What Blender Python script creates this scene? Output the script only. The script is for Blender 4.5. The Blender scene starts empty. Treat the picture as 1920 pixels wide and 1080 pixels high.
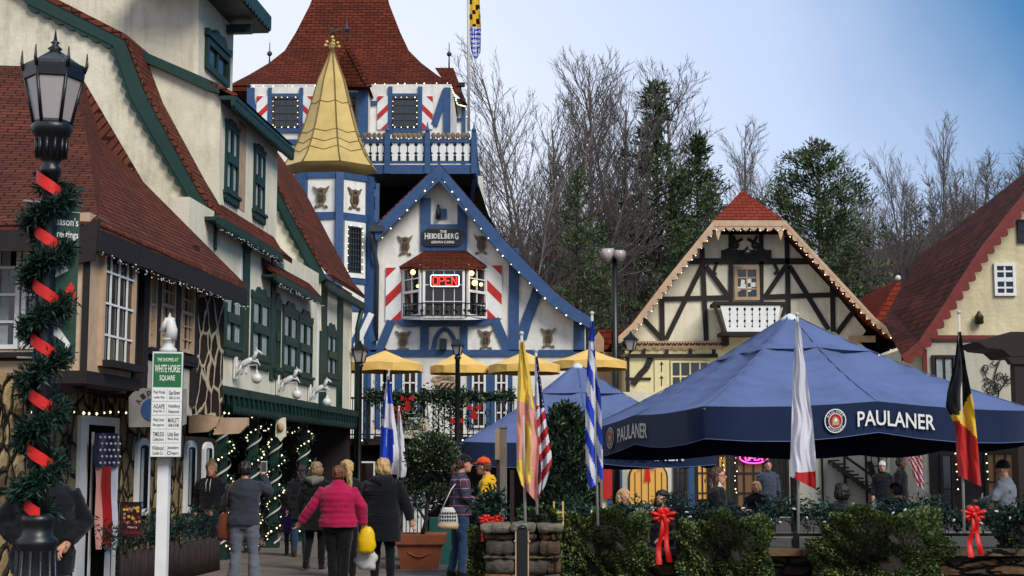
import bpy, math, random
import numpy as np
from mathutils import Vector, Matrix

V = Vector
R = math.radians
sc = bpy.context.scene
COL = sc.collection

# ------------------------------------------------------------------ camera
EYE = 1.6
FPX = 2800.0                      # focal length in photo pixels (1920 wide)
TH = math.atan((872 - 540) / FPX)
cam_d = bpy.data.cameras.new("camera")
cam_d.sensor_width = 36.0
cam_d.lens = FPX / 1920 * 36.0
cam_d.clip_start = 0.1
cam_d.clip_end = 2000
cam = bpy.data.objects.new("camera", cam_d)
cam.location = (0, 0, EYE)
cam.rotation_euler = (math.pi / 2 + TH, 0, 0)
COL.objects.link(cam)
sc.camera = cam

# ------------------------------------------------------------------ world: pale overcast over a clear sky
SUN_EL, SUN_AZ = R(42), R(142)    # azimuth clockwise from +Y: behind the camera, to the right
world = bpy.data.worlds.new("World")
sc.world = world
world.use_nodes = True
nt = world.node_tree
nt.nodes.clear()
def wn(t, **k):
    n = nt.nodes.new(t)
    for a, b in k.items(): setattr(n, a, b)
    return n
wl = nt.links.new
out = wn("ShaderNodeOutputWorld")
sky = wn("ShaderNodeTexSky", sky_type='NISHITA', sun_disc=False)
sky.sun_elevation = SUN_EL
sky.sun_rotation = SUN_AZ
sky.dust_density = 2.0
bg1 = wn("ShaderNodeBackground"); bg1.inputs[1].default_value = 0.055
wl(sky.outputs[0], bg1.inputs[0])
tc = wn("ShaderNodeTexCoord")
sep = wn("ShaderNodeSeparateXYZ"); wl(tc.outputs['Generated'], sep.inputs[0])
mx = wn("ShaderNodeMath", operation='MULTIPLY_ADD'); mx.inputs[1].default_value = 1.9; mx.inputs[2].default_value = -0.36
wl(sep.outputs[0], mx.inputs[0])
mz = wn("ShaderNodeMath", operation='MULTIPLY_ADD'); mz.inputs[1].default_value = 1.3
wl(sep.outputs[2], mz.inputs[0]); wl(mx.outputs[0], mz.inputs[2])
nz = wn("ShaderNodeTexNoise"); nz.inputs['Scale'].default_value = 2.6; nz.inputs['Detail'].default_value = 5
wl(tc.outputs['Generated'], nz.inputs['Vector'])
ma = wn("ShaderNodeMath", operation='MULTIPLY_ADD'); ma.inputs[1].default_value = 0.5
wl(nz.outputs[0], ma.inputs[0]); wl(mz.outputs[0], ma.inputs[2])
rp = wn("ShaderNodeValToRGB"); wl(ma.outputs[0], rp.inputs[0])
rp.color_ramp.interpolation = 'LINEAR'
e = rp.color_ramp.elements
e[0].position = 0.08; e[0].color = (0.68, 0.73, 0.84, 1)
e[1].position = 0.9; e[1].color = (0.05, 0.19, 0.40, 1)
m2 = e.new(0.52); m2.color = (0.47, 0.57, 0.78, 1)
bg2 = wn("ShaderNodeBackground"); bg2.inputs[1].default_value = 1.0
wl(rp.outputs[0], bg2.inputs[0])
mixs = wn("ShaderNodeMixShader"); mixs.inputs[0].default_value = 0.85
wl(bg1.outputs[0], mixs.inputs[1]); wl(bg2.outputs[0], mixs.inputs[2]); wl(mixs.outputs[0], out.inputs[0])

sun_d = bpy.data.lights.new("sun", 'SUN')
sun_d.energy = 2.6; sun_d.angle = R(28); sun_d.color = (1.0, 0.95, 0.88)
sun = bpy.data.objects.new("sun", sun_d); COL.objects.link(sun)
sd = V((math.sin(SUN_AZ) * math.cos(SUN_EL), math.cos(SUN_AZ) * math.cos(SUN_EL), math.sin(SUN_EL)))
sun.rotation_euler = sd.to_track_quat('Z', 'Y').to_euler()
sun.location = sd * 60

sc.view_settings.view_transform = 'Standard'
sc.view_settings.look = 'None'
sc.view_settings.exposure = 0.5
sc.view_settings.gamma = 1.0

# ------------------------------------------------------------------ pixel -> world rays
CT, ST = math.cos(TH), math.sin(TH)
CAMP = V((0, 0, EYE))
def ray(px, py):
    u = (px - 960) / FPX; v = (540 - py) / FPX
    return V((u, CT - v * ST, ST + v * CT))
def W(px, py, Y):
    d = ray(px, py); return CAMP + d * (Y / d.y)
def G(px, Y, z=0.0):                 # point at height z whose image column is px
    p = W(px, 872 + (EYE - z) / Y * FPX, Y)
    return V((p.x, Y, z))
KL = 0.0857
DL = V((KL, 1, 0)).normalized(); NL = V((1, -KL, 0)).normalized()

class Fr:
    """a vertical plane: origin O, rightwards R, outward N"""
    def __init__(s, O, Rt, N):
        s.O, s.R, s.N = V(O), V(Rt), V(N)
    def pt(s, a, b, n=0.0): return s.O + s.R * a + V((0, 0, b)) + s.N * n
    def px(s, x, y):
        d = ray(x, y); t = (s.O - CAMP).dot(s.N) / d.dot(s.N)
        p = CAMP + d * t - s.O
        return (p.dot(s.R), p.z)
    def off(s, n): return Fr(s.O + s.N * n, s.R, s.N)
def FY(Y): return Fr((0, Y, 0), (1, 0, 0), (0, -1, 0))
def FL(a): return Fr((a, 0, 0), DL, NL)

# ------------------------------------------------------------------ mesh builder
class MB:
    def __init__(s): s.v = []; s.f = []; s.m = []; s.sm = []; s.st = []
    def add(s, vs, fs, m=0, smooth=False):
        o = len(s.v); s.st.append((o, len(s.f))); s.v += [tuple(p) for p in vs]
        for f in fs: s.f.append([i + o for i in f]); s.m.append(m); s.sm.append(smooth)
        return s
    def box(s, x0, x1, y0, y1, z0, z1, m=0):
        vs = [(x, y, z) for z in (z0, z1) for y in (y0, y1) for x in (x0, x1)]
        return s.add(vs, [(0, 2, 3, 1), (4, 5, 7, 6), (0, 1, 5, 4), (1, 3, 7, 5), (3, 2, 6, 7), (2, 0, 4, 6)], m)
    def prism(s, pts, vec, m=0):
        n = len(pts); pts = [V(p) for p in pts]; vec = V(vec)
        vs = pts + [p + vec for p in pts]
        fs = [list(range(n)), list(range(2 * n - 1, n - 1, -1))] + [(i, i + n, (i + 1) % n + n, (i + 1) % n) for i in range(n)]
        return s.add(vs, fs, m)
    # frame based (metres)
    def fbox(s, F, a0, a1, b0, b1, n0, n1, m=0):
        return s.prism([F.pt(a0, b0, n0), F.pt(a1, b0, n0), F.pt(a1, b1, n0), F.pt(a0, b1, n0)], F.N * (n1 - n0), m)
    def fpoly(s, F, pts, n0, n1, m=0):
        return s.prism([F.pt(a, b, n0) for a, b in pts], F.N * (n1 - n0), m)
    def fbar(s, F, p, q, w, n0, n1, m=0, w2=None):
        w2 = w if w2 is None else w2
        d = V((q[0] - p[0], q[1] - p[1])); d.normalize(); k = V((-d.y, d.x))
        p = V(p); q = V(q)
        return s.fpoly(F, [p + k * w / 2, p - k * w / 2, q - k * w2 / 2, q + k * w2 / 2], n0, n1, m)
    # frame based (photo pixels on that plane)
    def pbox(s, F, x0, y0, x1, y1, n0, n1, m=0):
        a = F.px(x0, y0); b = F.px(x1, y0); c = F.px(x0, y1)
        return s.fbox(F, a[0], b[0], c[1], a[1], n0, n1, m)
    def ppoly(s, F, pts, n0, n1, m=0): return s.fpoly(F, [F.px(*p) for p in pts], n0, n1, m)
    def pbar(s, F, p, q, w, n0, n1, m=0, w2=None): return s.fbar(F, F.px(*p), F.px(*q), w, n0, n1, m, w2)
    def pline(s, F, pts, w, n0, n1, m=0):
        for p, q in zip(pts, pts[1:]): s.pbar(F, p, q, w, n0, n1, m)
        return s
    def beam(s, p, q, w, h, m=0, up=(0, 0, 1)):
        p, q = V(p), V(q); d = (q - p).normalized(); r = d.cross(V(up))
        if r.length < 1e-4: r = V((1, 0, 0))
        r.normalize(); u = r.cross(d)
        return s.prism([p + r * w / 2 + u * h / 2, p - r * w / 2 + u * h / 2, p - r * w / 2 - u * h / 2, p + r * w / 2 - u * h / 2], q - p, m)
    def tube(s, pts, rad, seg=8, m=0, smooth=True, cap=True, flat=None):
        pts = [V(p) for p in pts]; n = len(pts)
        if not hasattr(rad, '__len__'): rad = [rad] * n
        vs = []; ref = None
        for i, p in enumerate(pts):
            d = (pts[min(i + 1, n - 1)] - pts[max(i - 1, 0)])
            d = d.normalized() if d.length > 1e-9 else V((0, 0, 1))
            if ref is None:
                ref = V((1, 0, 0)) if abs(d.x) < 0.9 else V((0, 1, 0))
            a = (ref - d * ref.dot(d)); a.normalize(); ref = a; b = d.cross(a)
            for k in range(seg):
                t = 2 * math.pi * k / seg
                r = rad[i]
                rx, ry = (r, r) if not hasattr(r, '__len__') else r
                vs.append(p + a * math.cos(t) * rx + b * math.sin(t) * ry)
        fs = [(i * seg + k, i * seg + (k + 1) % seg, (i + 1) * seg + (k + 1) % seg, (i + 1) * seg + k) for i in range(n - 1) for k in range(seg)]
        if cap: fs += [list(range(seg))[::-1], [(n - 1) * seg + k for k in range(seg)]]
        return s.add(vs, fs, m, smooth)
    def rings(s, rs, seg=20, m=0, smooth=True, close=True, rot=0.0):
        """rs: (cx, cy, z, rx, ry)"""
        vs = []
        for cx, cy, z, rx, ry in rs:
            for k in range(seg):
                t = 2 * math.pi * k / seg + rot
                vs.append((cx + rx * math.cos(t), cy + ry * math.sin(t), z))
        n = len(rs)
        fs = [(i * seg + k, i * seg + (k + 1) % seg, (i + 1) * seg + (k + 1) % seg, (i + 1) * seg + k) for i in range(n - 1) for k in range(seg)]
        if close: fs += [list(range(seg))[::-1], [(n - 1) * seg + k for k in range(seg)]]
        return s.add(vs, fs, m, smooth)
    def lathe(s, c, prof, seg=12, m=0, smooth=True, rot=0.0):
        return s.rings([(c[0], c[1], c[2] + z, max(r, 1e-4), max(r, 1e-4)) for r, z in prof], seg, m, smooth, True, rot)
    def ball(s, c, r, seg=10, m=0, smooth=True):
        rx, ry, rz = (r, r, r) if not hasattr(r, '__len__') else r
        n = max(4, seg // 2 + 1)
        rs = []
        for i in range(n + 1):
            t = -math.pi / 2 + math.pi * i / n
            k = max(math.cos(t), 0.02)
            rs.append((c[0], c[1], c[2] + rz * math.sin(t), rx * k, ry * k))
        return s.rings(rs, seg, m, smooth)
    def octa(s, c, r, m=0):
        x, y, z = c
        return s.add([(x + r, y, z), (x - r, y, z), (x, y + r, z), (x, y - r, z), (x, y, z + r), (x, y, z - r)],
                     [(0, 2, 4), (2, 1, 4), (1, 3, 4), (3, 0, 4), (2, 0, 5), (1, 2, 5), (3, 1, 5), (0, 3, 5)], m, True)
    def xf(s, M):
        s.v = [tuple(M @ V(p)) for p in s.v]; return s
    def join(s, o, M=None, m=None):
        vs = [M @ V(p) for p in o.v] if M else o.v
        k = len(s.v); s.v += [tuple(p) for p in vs]
        s.f += [[i + k for i in f] for f in o.f]; s.m += (o.m if m is None else [m] * len(o.m)); s.sm += o.sm
        return s
    def text(s, txt, fn, w, h, m=0):
        """flat letters; fn(a,b) maps centred text coordinates (metres) to a point"""
        vs, fs = text_geo(txt)
        if not vs: return s
        xs = [p[0] for p in vs]; ys = [p[1] for p in vs]
        x0, x1, y0, y1 = min(xs), max(xs), min(ys), max(ys)
        return s.add([fn(((p[0] - x0) / (x1 - x0) - .5) * w, ((p[1] - y0) / (y1 - y0) - .5) * h) for p in vs], fs, m)

_tc = {}
def text_geo(txt):
    if txt not in _tc:
        c = bpy.data.curves.new("t", 'FONT'); c.body = txt; c.resolution_u = 3; c.offset = 0.012
        o = bpy.data.objects.new("t", c)
        me = o.to_mesh()
        _tc[txt] = ([tuple(v.co) for v in me.vertices], [list(p.vertices) for p in me.polygons])
        o.to_mesh_clear(); bpy.data.objects.remove(o); bpy.data.curves.remove(c)
    return _tc[txt]

def auto_uv(me):
    n = len(me.loops)
    if not n: return
    uv = me.uv_layers.new(name="uv")
    arr = np.zeros(n * 2)
    vs = np.zeros(len(me.vertices) * 3); me.vertices.foreach_get('co', vs); vs = vs.reshape(-1, 3)
    li = np.zeros(n, dtype=np.int32); me.loops.foreach_get('vertex_index', li)
    nf = len(me.polygons)
    nr = np.zeros(nf * 3); me.polygons.foreach_get('normal', nr); nr = nr.reshape(-1, 3)
    lt = np.zeros(nf, dtype=np.int32); me.polygons.foreach_get('loop_total', lt)
    nl = np.repeat(nr, lt, axis=0)
    h = np.hypot(nl[:, 0], nl[:, 1])
    u = np.stack([-nl[:, 1], nl[:, 0], np.zeros(n)], 1) / np.maximum(h, 1e-6)[:, None]
    u[h < 0.05] = (1, 0, 0)
    # keep the u direction from flipping between the two sides
    v = np.cross(nl, u)
    p = vs[li]
    arr = np.stack([(p * u).sum(1), (p * v).sum(1)], 1).ravel()
    uv.data.foreach_set('uv', arr)

def mesh_from(mb, name, mats):
    me = bpy.data.meshes.new(name)
    me.from_pydata(mb.v, [], mb.f)
    mats = mats if isinstance(mats, (list, tuple)) else [mats]
    for m in mats: me.materials.append(MAT[m] if isinstance(m, str) else m)
    if len(mats) > 1: me.polygons.foreach_set('material_index', mb.m)
    me.polygons.foreach_set('use_smooth', mb.sm)
    me.update(); auto_uv(me)
    return me

def link(name, me, root=None, world=True, loc=(0, 0, 0)):
    o = bpy.data.objects.new(name, me); COL.objects.link(o)
    if root is not None:
        o.parent = root
        if world:                       # vertices were given in world space
            M = wmat(root).inverted(); me.transform(M)
    else: o.location = loc
    return o
def wmat(o):
    M = Matrix.LocRotScale(o.location, o.rotation_euler, o.scale)
    return wmat(o.parent) @ M if o.parent else M
def thing(name, label, cat, loc=(0, 0, 0), rotz=0.0, group=None):
    o = bpy.data.objects.new(name, None); COL.objects.link(o)
    o.empty_display_size = 0.2
    o.location = loc; o.rotation_euler = (0, 0, rotz); o['label'] = label; o['category'] = cat
    if group: o['group'] = group
    return o
SPLIT = dict(timber_frame='timber_beam', tower_timber='timber_beam', bay_timber='timber_beam', wing_timber='timber_beam', side_timber='timber_beam', turret_brace='timber_brace', frieze_board='frieze_board', front_timber='timber_beam', soffit='soffit', dark_panel='dark_panel',
             blue_board='blue_board', front_panel='front_panel', white_edging='white_edging', window_bar='window_bar', jetty_joist='jetty_joist', jetty_bracket='jetty_bracket', band='band', star='star', roof_beam='roof_beam', slat='slat', deck_railing='railing_member', balustrade='baluster', railing_crest='crest_ornament', rib='rib', tabletop='table_plank', bench='bench_plank')
def part(root, name, mb, mats, label=None, world=True):
    if isinstance(mb, MB) and not mb.f: return None
    if isinstance(mb, MB) and name in SPLIT and len(mb.st) > 1:
        o = None; ends = mb.st[1:] + [(len(mb.v), len(mb.f))]
        for (v0, f0), (v1, f1) in zip(mb.st, ends):
            q = MB(); q.v = mb.v[v0:v1]; q.f = [[i - v0 for i in f] for f in mb.f[f0:f1]]; q.m = mb.m[f0:f1]; q.sm = mb.sm[f0:f1]; o = link(SPLIT[name], mesh_from(q, SPLIT[name], mats), root, world)
        return o
    me = mesh_from(mb, name, mats) if isinstance(mb, MB) else mb
    o = link(name, me, root, world)
    if label: o['label'] = label
    return o
def single(name, label, cat, mb, mats, group=None, kind=None):
    """a thing that is one mesh, vertices in world space; origin moved to its base"""
    me = mesh_from(mb, name, mats) if isinstance(mb, MB) else mb
    n = len(me.vertices); a = np.zeros(n * 3); me.vertices.foreach_get('co', a); a = a.reshape(-1, 3)
    c = V(((a[:, 0].min() + a[:, 0].max()) / 2, (a[:, 1].min() + a[:, 1].max()) / 2, a[:, 2].min()))
    me.transform(Matrix.Translation(-c))
    o = link(name, me, None, loc=c)
    if label: o['label'] = label
    if cat: o['category'] = cat
    if group: o['group'] = group
    if kind: o['kind'] = kind
    return o
def struct(name, mb, mats):
    o = single(name, None, None, mb, mats, kind='structure'); return o
def copy_tree(o, parent=None, loc=None, rz=None, label=None, scale=None):
    c = o.copy(); COL.objects.link(c)
    if parent is not None: c.parent = parent
    if loc is not None: c.location = loc
    if rz is not None: c.rotation_euler = (0, 0, rz)
    if scale is not None: c.scale = scale
    if label: c['label'] = label
    for ch in list(KIDS.get(o.name, [])): copy_tree(ch, c)
    return c
KIDS = {}
def index_kids(o):
    for x in COL.objects:
        if x.parent is not None: KIDS.setdefault(x.parent.name, [])
    KIDS.clear()
    for x in COL.objects:
        if x.parent is not None: KIDS.setdefault(x.parent.name, []).append(x)

def leaf_mesh(name, P, size, mats, seed=0, asp=0.55, up=None, jitter=0.35, tri=False):
    """many small leaf-shaped faces at points P (N,3)"""
    rg = np.random.default_rng(seed); P = np.asarray(P, float); n = len(P)
    if up is None: d = rg.normal(size=(n, 3))
    else: d = np.asarray(up, float) + rg.normal(size=(n, 3)) * jitter
    d /= np.linalg.norm(d, axis=1)[:, None] + 1e-9
    r = np.cross(d, rg.normal(size=(n, 3))); r /= np.linalg.norm(r, axis=1)[:, None] + 1e-9
    L = (np.asarray(size) * rg.uniform(0.6, 1.3, n))[:, None]; Wd = L * asp
    nn = np.cross(d, r) * L * 0.12
    if tri: vs = np.stack([P - r * Wd * .5, P + r * Wd * .5, P + d * L], 1); k = 3
    else: vs = np.stack([P, P + d * L * .45 + r * Wd * .5 + nn, P + d * L, P + d * L * .45 - r * Wd * .5 + nn], 1); k = 4
    me = bpy.data.meshes.new(name)
    me.vertices.add(n * k); me.vertices.foreach_set('co', vs.ravel())
    me.loops.add(n * k); me.loops.foreach_set('vertex_index', np.arange(n * k, dtype=np.int32))
    me.polygons.add(n)
    me.polygons.foreach_set('loop_start', np.arange(0, n * k, k, dtype=np.int32))
    try: me.polygons.foreach_set('loop_total', np.full(n, k, dtype=np.int32))
    except Exception: pass
    mats = mats if isinstance(mats, (list, tuple)) else [mats]
    for m in mats: me.materials.append(MAT[m])
    if len(mats) > 1: me.polygons.foreach_set('material_index', rg.integers(0, len(mats), n).astype(np.int32))
    me.update(calc_edges=True)
    return me
def sph_pts(n, c, r, rg, shell=0.5):
    d = rg.normal(size=(n, 3)); d /= np.linalg.norm(d, axis=1)[:, None]
    k = (shell + (1 - shell) * rg.random(n) ** 0.6)[:, None]
    return np.asarray(c) + d * np.asarray(r) * k, d

# ------------------------------------------------------------------ materials
MAT = {}
def S(h):                                 # '#rrggbb' of the surface -> linear
    h = h.lstrip('#'); c = [int(h[i:i + 2], 16) / 255 for i in (0, 2, 4)]
    return tuple(((x / 12.92) if x <= .04045 else ((x + .055) / 1.055) ** 2.4) for x in c) + (1,)
class NT:
    def __init__(s, name):
        s.m = bpy.data.materials.new(name); s.m.use_nodes = True; s.t = s.m.node_tree
        s.b = s.t.nodes['Principled BSDF']; MAT[name] = s.m
    def n(s, t, **k):
        x = s.t.nodes.new(t)
        for a, b in k.items():
            if a in x.inputs.keys(): x.inputs[a].default_value = b
            else: setattr(x, a, b)
        return x
    def l(s, a, b): s.t.links.new(a, b)
def mixc(T, fac, a, b, mode='MIX'):
    m = T.n('ShaderNodeMix', data_type='RGBA', blend_type=mode)
    for i, x in ((0, fac), (6, a), (7, b)):
        if hasattr(x, 'is_output') or hasattr(x, 'links'): T.l(x, m.inputs[i])
        else: m.inputs[i].default_value = x
    return m.outputs[2]
def ramp(T, src, p0, p1, c0=(0, 0, 0, 1), c1=(1, 1, 1, 1)):
    r = T.n('ShaderNodeValToRGB'); T.l(src, r.inputs[0])
    e = r.color_ramp.elements; e[0].position = p0; e[0].color = c0; e[1].position = p1; e[1].color = c1
    return r.outputs[0]
def noise(T, scale, detail=4, rough=.55, vec=None, sc3=None):
    x = T.n('ShaderNodeTexNoise', Scale=scale, Detail=detail, Roughness=rough)
    if vec is None:
        g = T.n('ShaderNodeNewGeometry'); vec = g.outputs['Position']
    if sc3:
        mp = T.n('ShaderNodeMapping'); mp.inputs['Scale'].default_value = sc3; T.l(vec, mp.inputs[0]); vec = mp.outputs[0]
    T.l(vec, x.inputs['Vector']); return x.outputs[0]
def bump(T, h, strength=.4, dist=.02, prev=None):
    b = T.n('ShaderNodeBump', Strength=strength, Distance=dist); T.l(h, b.inputs['Height'])
    if prev is not None: T.l(prev, b.inputs['Normal'])
    T.l(b.outputs[0], T.b.inputs['Normal']); return b.outputs[0]
def basic(name, col, rough=.6, var=.15, nscale=6, bmp=0, metal=0, spec=.4, bscale=40, dirt=0, dcol='#4a4338', dscale=1.2):
    T = NT(name); c = S(col)
    n1 = noise(T, nscale)
    dk = tuple(x * (1 - var) for x in c[:3]) + (1,); lt = tuple(min(1, x * (1 + var)) for x in c[:3]) + (1,)
    o = ramp(T, n1, .3, .7, dk, lt)
    if dirt:
        n2 = noise(T, dscale, 6, .7, sc3=(1, 1, .35))
        o = mixc(T, ramp(T, n2, .5, .78, (0, 0, 0, 1), (dirt, dirt, dirt, 1)), o, S(dcol))
    T.l(o, T.b.inputs['Base Color'])
    T.b.inputs['Roughness'].default_value = rough; T.b.inputs['Metallic'].default_value = metal
    T.b.inputs['Specular IOR Level'].default_value = spec
    if bmp: bump(T, noise(T, bscale, 3), bmp, .01)
    return T
def stucco(name, col, dirt=.35, dcol='#6b604c', bs=9, bd=.02, var=.07):
    T = NT(name); c = S(col)
    a = noise(T, 1.3, 5, .6)
    o = ramp(T, a, .3, .7, tuple(x * (1 - var) for x in c[:3]) + (1,), tuple(min(1, x * (1 + var)) for x in c[:3]) + (1,))
    o = mixc(T, ramp(T, noise(T, .7, 8, .75), .48, .7, (0, 0, 0, 1), (dirt * .7,) * 3 + (1,)), o, S(dcol)); st = noise(T, 4.5, 7, .72, sc3=(1, 1, .12))
    o = mixc(T, ramp(T, st, .5, .8, (0, 0, 0, 1), (dirt, dirt, dirt, 1)), o, S(dcol))
    T.l(o, T.b.inputs['Base Color']); T.b.inputs['Roughness'].default_value = .9; T.b.inputs['Specular IOR Level'].default_value = .15
    p = bump(T, noise(T, bs, 5, .6), .6, bd)
    bump(T, noise(T, bs * 6, 2), .35, .006, p)
    return T
def emit(name, col, st):
    T = NT(name); T.b.inputs['Base Color'].default_value = S(col); T.b.inputs['Emission Color'].default_value = S(col); T.b.inputs['Emission Strength'].default_value = st
    T.b.inputs['Roughness'].default_value = .4
def shingle(name, c1, c2, cm, bw=.28, rh=.115, dark=.5):
    T = NT(name); uv = T.n('ShaderNodeUVMap')
    wob = T.n('ShaderNodeTexNoise', Scale=2.5, Detail=2); T.l(uv.outputs[0], wob.inputs['Vector'])
    ad = T.n('ShaderNodeMixRGB', blend_type='ADD') if False else T.n('ShaderNodeVectorMath', operation='MULTIPLY_ADD')
    ad.inputs[1].default_value = (.03, .03, 0); T.l(wob.outputs['Color'], ad.inputs[0]); T.l(uv.outputs[0], ad.inputs[2])
    b = T.n('ShaderNodeTexBrick', Scale=1.0); b.inputs['Color1'].default_value = S(c1); b.inputs['Color2'].default_value = S(c2); b.inputs['Mortar'].default_value = S(cm)
    b.inputs['Mortar Size'].default_value = .014; b.inputs['Mortar Smooth'].default_value = .3; b.inputs['Bias'].default_value = 0; b.inputs['Brick Width'].default_value = bw; b.inputs['Row Height'].default_value = rh
    T.l(ad.outputs[0], b.inputs['Vector'])
    n = noise(T, .9, 6, .7)
    o = mixc(T, ramp(T, n, .42, .75, (0, 0, 0, 1), (dark, dark, dark, 1)), b.outputs[0], S('#2b1d19'))
    n3 = noise(T, 14, 3); o = mixc(T, .35, o, ramp(T, n3, .2, .8, (.35, .35, .35, 1), (1, 1, 1, 1)), 'MULTIPLY')
    T.l(o, T.b.inputs['Base Color']); T.b.inputs['Roughness'].default_value = .9; T.b.inputs['Specular IOR Level'].default_value = .08
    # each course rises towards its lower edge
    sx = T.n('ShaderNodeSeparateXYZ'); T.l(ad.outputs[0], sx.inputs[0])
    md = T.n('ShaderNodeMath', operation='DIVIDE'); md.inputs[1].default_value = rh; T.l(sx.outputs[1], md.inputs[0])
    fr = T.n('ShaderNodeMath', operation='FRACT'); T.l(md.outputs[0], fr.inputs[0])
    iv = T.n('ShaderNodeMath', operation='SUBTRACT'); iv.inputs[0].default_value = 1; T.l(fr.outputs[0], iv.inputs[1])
    ln = ramp(T, fr.outputs[0], .0, .22, (.38, .34, .34, 1), (1, 1, 1, 1)); T.l(mixc(T, 1, o, ln, 'MULTIPLY'), T.b.inputs['Base Color'])  # shadow line of each course painted into the colour
    p = bump(T, iv.outputs[0], 1.0, .035)
    bump(T, b.outputs['Fac'], -.5, .01, p)
def rubble(name, cols, cm, scale=3.2, mort=.06, stretch=(1, 1, 1), mortar_bump=.05, bright=1):
    T = NT(name); g = T.n('ShaderNodeNewGeometry'); mp = T.n('ShaderNodeMapping'); mp.inputs['Scale'].default_value = stretch; T.l(g.outputs['Position'], mp.inputs[0])
    nn = T.n('ShaderNodeTexNoise', Scale=3, Detail=3); T.l(mp.outputs[0], nn.inputs['Vector'])
    ad = T.n('ShaderNodeVectorMath', operation='MULTIPLY_ADD'); ad.inputs[1].default_value = (.22, .22, .22); T.l(nn.outputs['Color'], ad.inputs[0]); T.l(mp.outputs[0], ad.inputs[2])
    v1 = T.n('ShaderNodeTexVoronoi', feature='DISTANCE_TO_EDGE', Scale=scale); v2 = T.n('ShaderNodeTexVoronoi', feature='F1', Scale=scale)
    T.l(ad.outputs[0], v1.inputs['Vector']); T.l(ad.outputs[0], v2.inputs['Vector'])
    sx = T.n('ShaderNodeSeparateColor'); T.l(v2.outputs['Color'], sx.inputs[0])
    r = T.n('ShaderNodeValToRGB'); T.l(sx.outputs[0], r.inputs[0]); e = r.color_ramp.elements
    e[0].position = 0; e[0].color = S(cols[0]); e[1].position = 1; e[1].color = S(cols[-1])
    for i, c in enumerate(cols[1:-1]): x = e.new((i + 1) / (len(cols) - 1)); x.color = S(c)
    n = noise(T, 22, 4); o = mixc(T, .6, r.outputs[0], ramp(T, n, .2, .85, (.3, .3, .3, 1), (1, 1, 1, 1)), 'MULTIPLY')
    mk = ramp(T, v1.outputs[0], mort * .5, mort)
    o = mixc(T, mk, S(cm), o)
    T.l(o, T.b.inputs['Base Color']); T.b.inputs['Roughness'].default_value = .9; T.b.inputs['Specular IOR Level'].default_value = .15
    p = bump(T, ramp(T, v1.outputs[0], 0, mort * 2.5), 1.0, mortar_bump)
    bump(T, n, .5, .02, p)
def foliage(name, c1, c2, c3, rough=.55, scale=3.0, trans=.25):
    T = NT(name)
    a = ramp(T, noise(T, scale, 3), .35, .65, S(c1), S(c2))
    g = T.n('ShaderNodeNewGeometry'); o = mixc(T, ramp(T, g.outputs['Random Per Island'], .45, 1.0, (0, 0, 0, 1), (1, 1, 1, 1)), a, S(c3))
    T.l(o, T.b.inputs['Base Color']); T.b.inputs['Roughness'].default_value = rough; T.b.inputs['Specular IOR Level'].default_value = .3
def cloth(name, col, var=.2, fold=.0, rough=.9, scale=30):
    T = basic(name, col, rough, var, 3, .3, spec=.15, bscale=scale)
    T.b.inputs['Sheen Weight'].default_value = .15
    return T

stucco('white_stucco', '#e0dcd3', .4, '#8f8a80'); stucco('cream_stucco', '#d6ceb6', .6, '#77694a'); stucco('cream_plaster', '#dad2ba', .45, '#8d7c55', 12, .01)
stucco('rough_stucco', '#cdc09c', .3, '#8d7c55', 5, .05); stucco('pale_plaster', '#b9b3a2', .35, '#6d6553')
stucco('yellow_plaster', '#d0c69a', .25, '#8d7c45')
basic('blue_paint', '#2a4a73', .5, .16, 5, .2, dirt=.3, dcol='#1c3654', dscale=4); basic('green_paint', '#0c3028', .5, .2, 5, .2, dirt=.3, dcol='#07201a', dscale=4)
basic('teal_paint', '#15504a', .5, .15, 5); basic('peach_timber', '#b89b7e', .6, .12, 6, .3, dirt=.3, dcol='#6b4f38', dscale=4); basic('white_paint', '#dcdcd8', .5, .06, 5, dirt=.2, dcol='#8f8a80', dscale=4)
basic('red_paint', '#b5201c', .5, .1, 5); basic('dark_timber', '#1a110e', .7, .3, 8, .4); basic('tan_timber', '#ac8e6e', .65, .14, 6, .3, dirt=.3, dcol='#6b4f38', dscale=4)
basic('brown_timber', '#251811', .75, .3, 10, .5); basic('grey_timber', '#6d665a', .85, .2, 9, .4, dirt=.4, dcol='#3b362f'); basic('brick_paint', '#6a1f17', .6, .2, 6)
shingle('red_shingle', '#713b2b', '#5a3022', '#2a140e', dark=.6); shingle('dark_shingle', '#6f3423', '#57281b', '#260f0a', dark=.45); shingle('bright_shingle', '#8a3a2a', '#78301f', '#4a1c12', .3, .2, .25)
shingle('old_shingle', '#673527', '#47271d', '#1c0f0b', .4, .24, .9)
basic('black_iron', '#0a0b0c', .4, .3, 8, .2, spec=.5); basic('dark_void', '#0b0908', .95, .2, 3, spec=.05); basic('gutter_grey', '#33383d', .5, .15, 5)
basic('asphalt_grey', '#3a3733', .9, .2, 2, .5, dirt=.5, dcol='#211e1b')
rubble('field_stone', ['#5c4c38', '#8c7452', '#ab916a', '#6d604c', '#c3a878', '#7f6848'], '#1c1812', 3.8, .08, (1, 1, .7), .09)
rubble('patch_stone', ['#2b1c15', '#33221a', '#241813', '#3b2a20'], '#b9a98a', 2.6, .08, (1, 1, .8), -.02)
rubble('ledge_stone', ['#2c2822', '#453d33', '#5a5044', '#6b4f38', '#3b362f'], '#0c0a08', 3.0, .1, (.8, .8, 2.6), .08)
rubble('rough_rock', ['#5a5044', '#6b5a48', '#7a6048', '#4b443b'], '#241f19', 1.4, .02)
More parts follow.
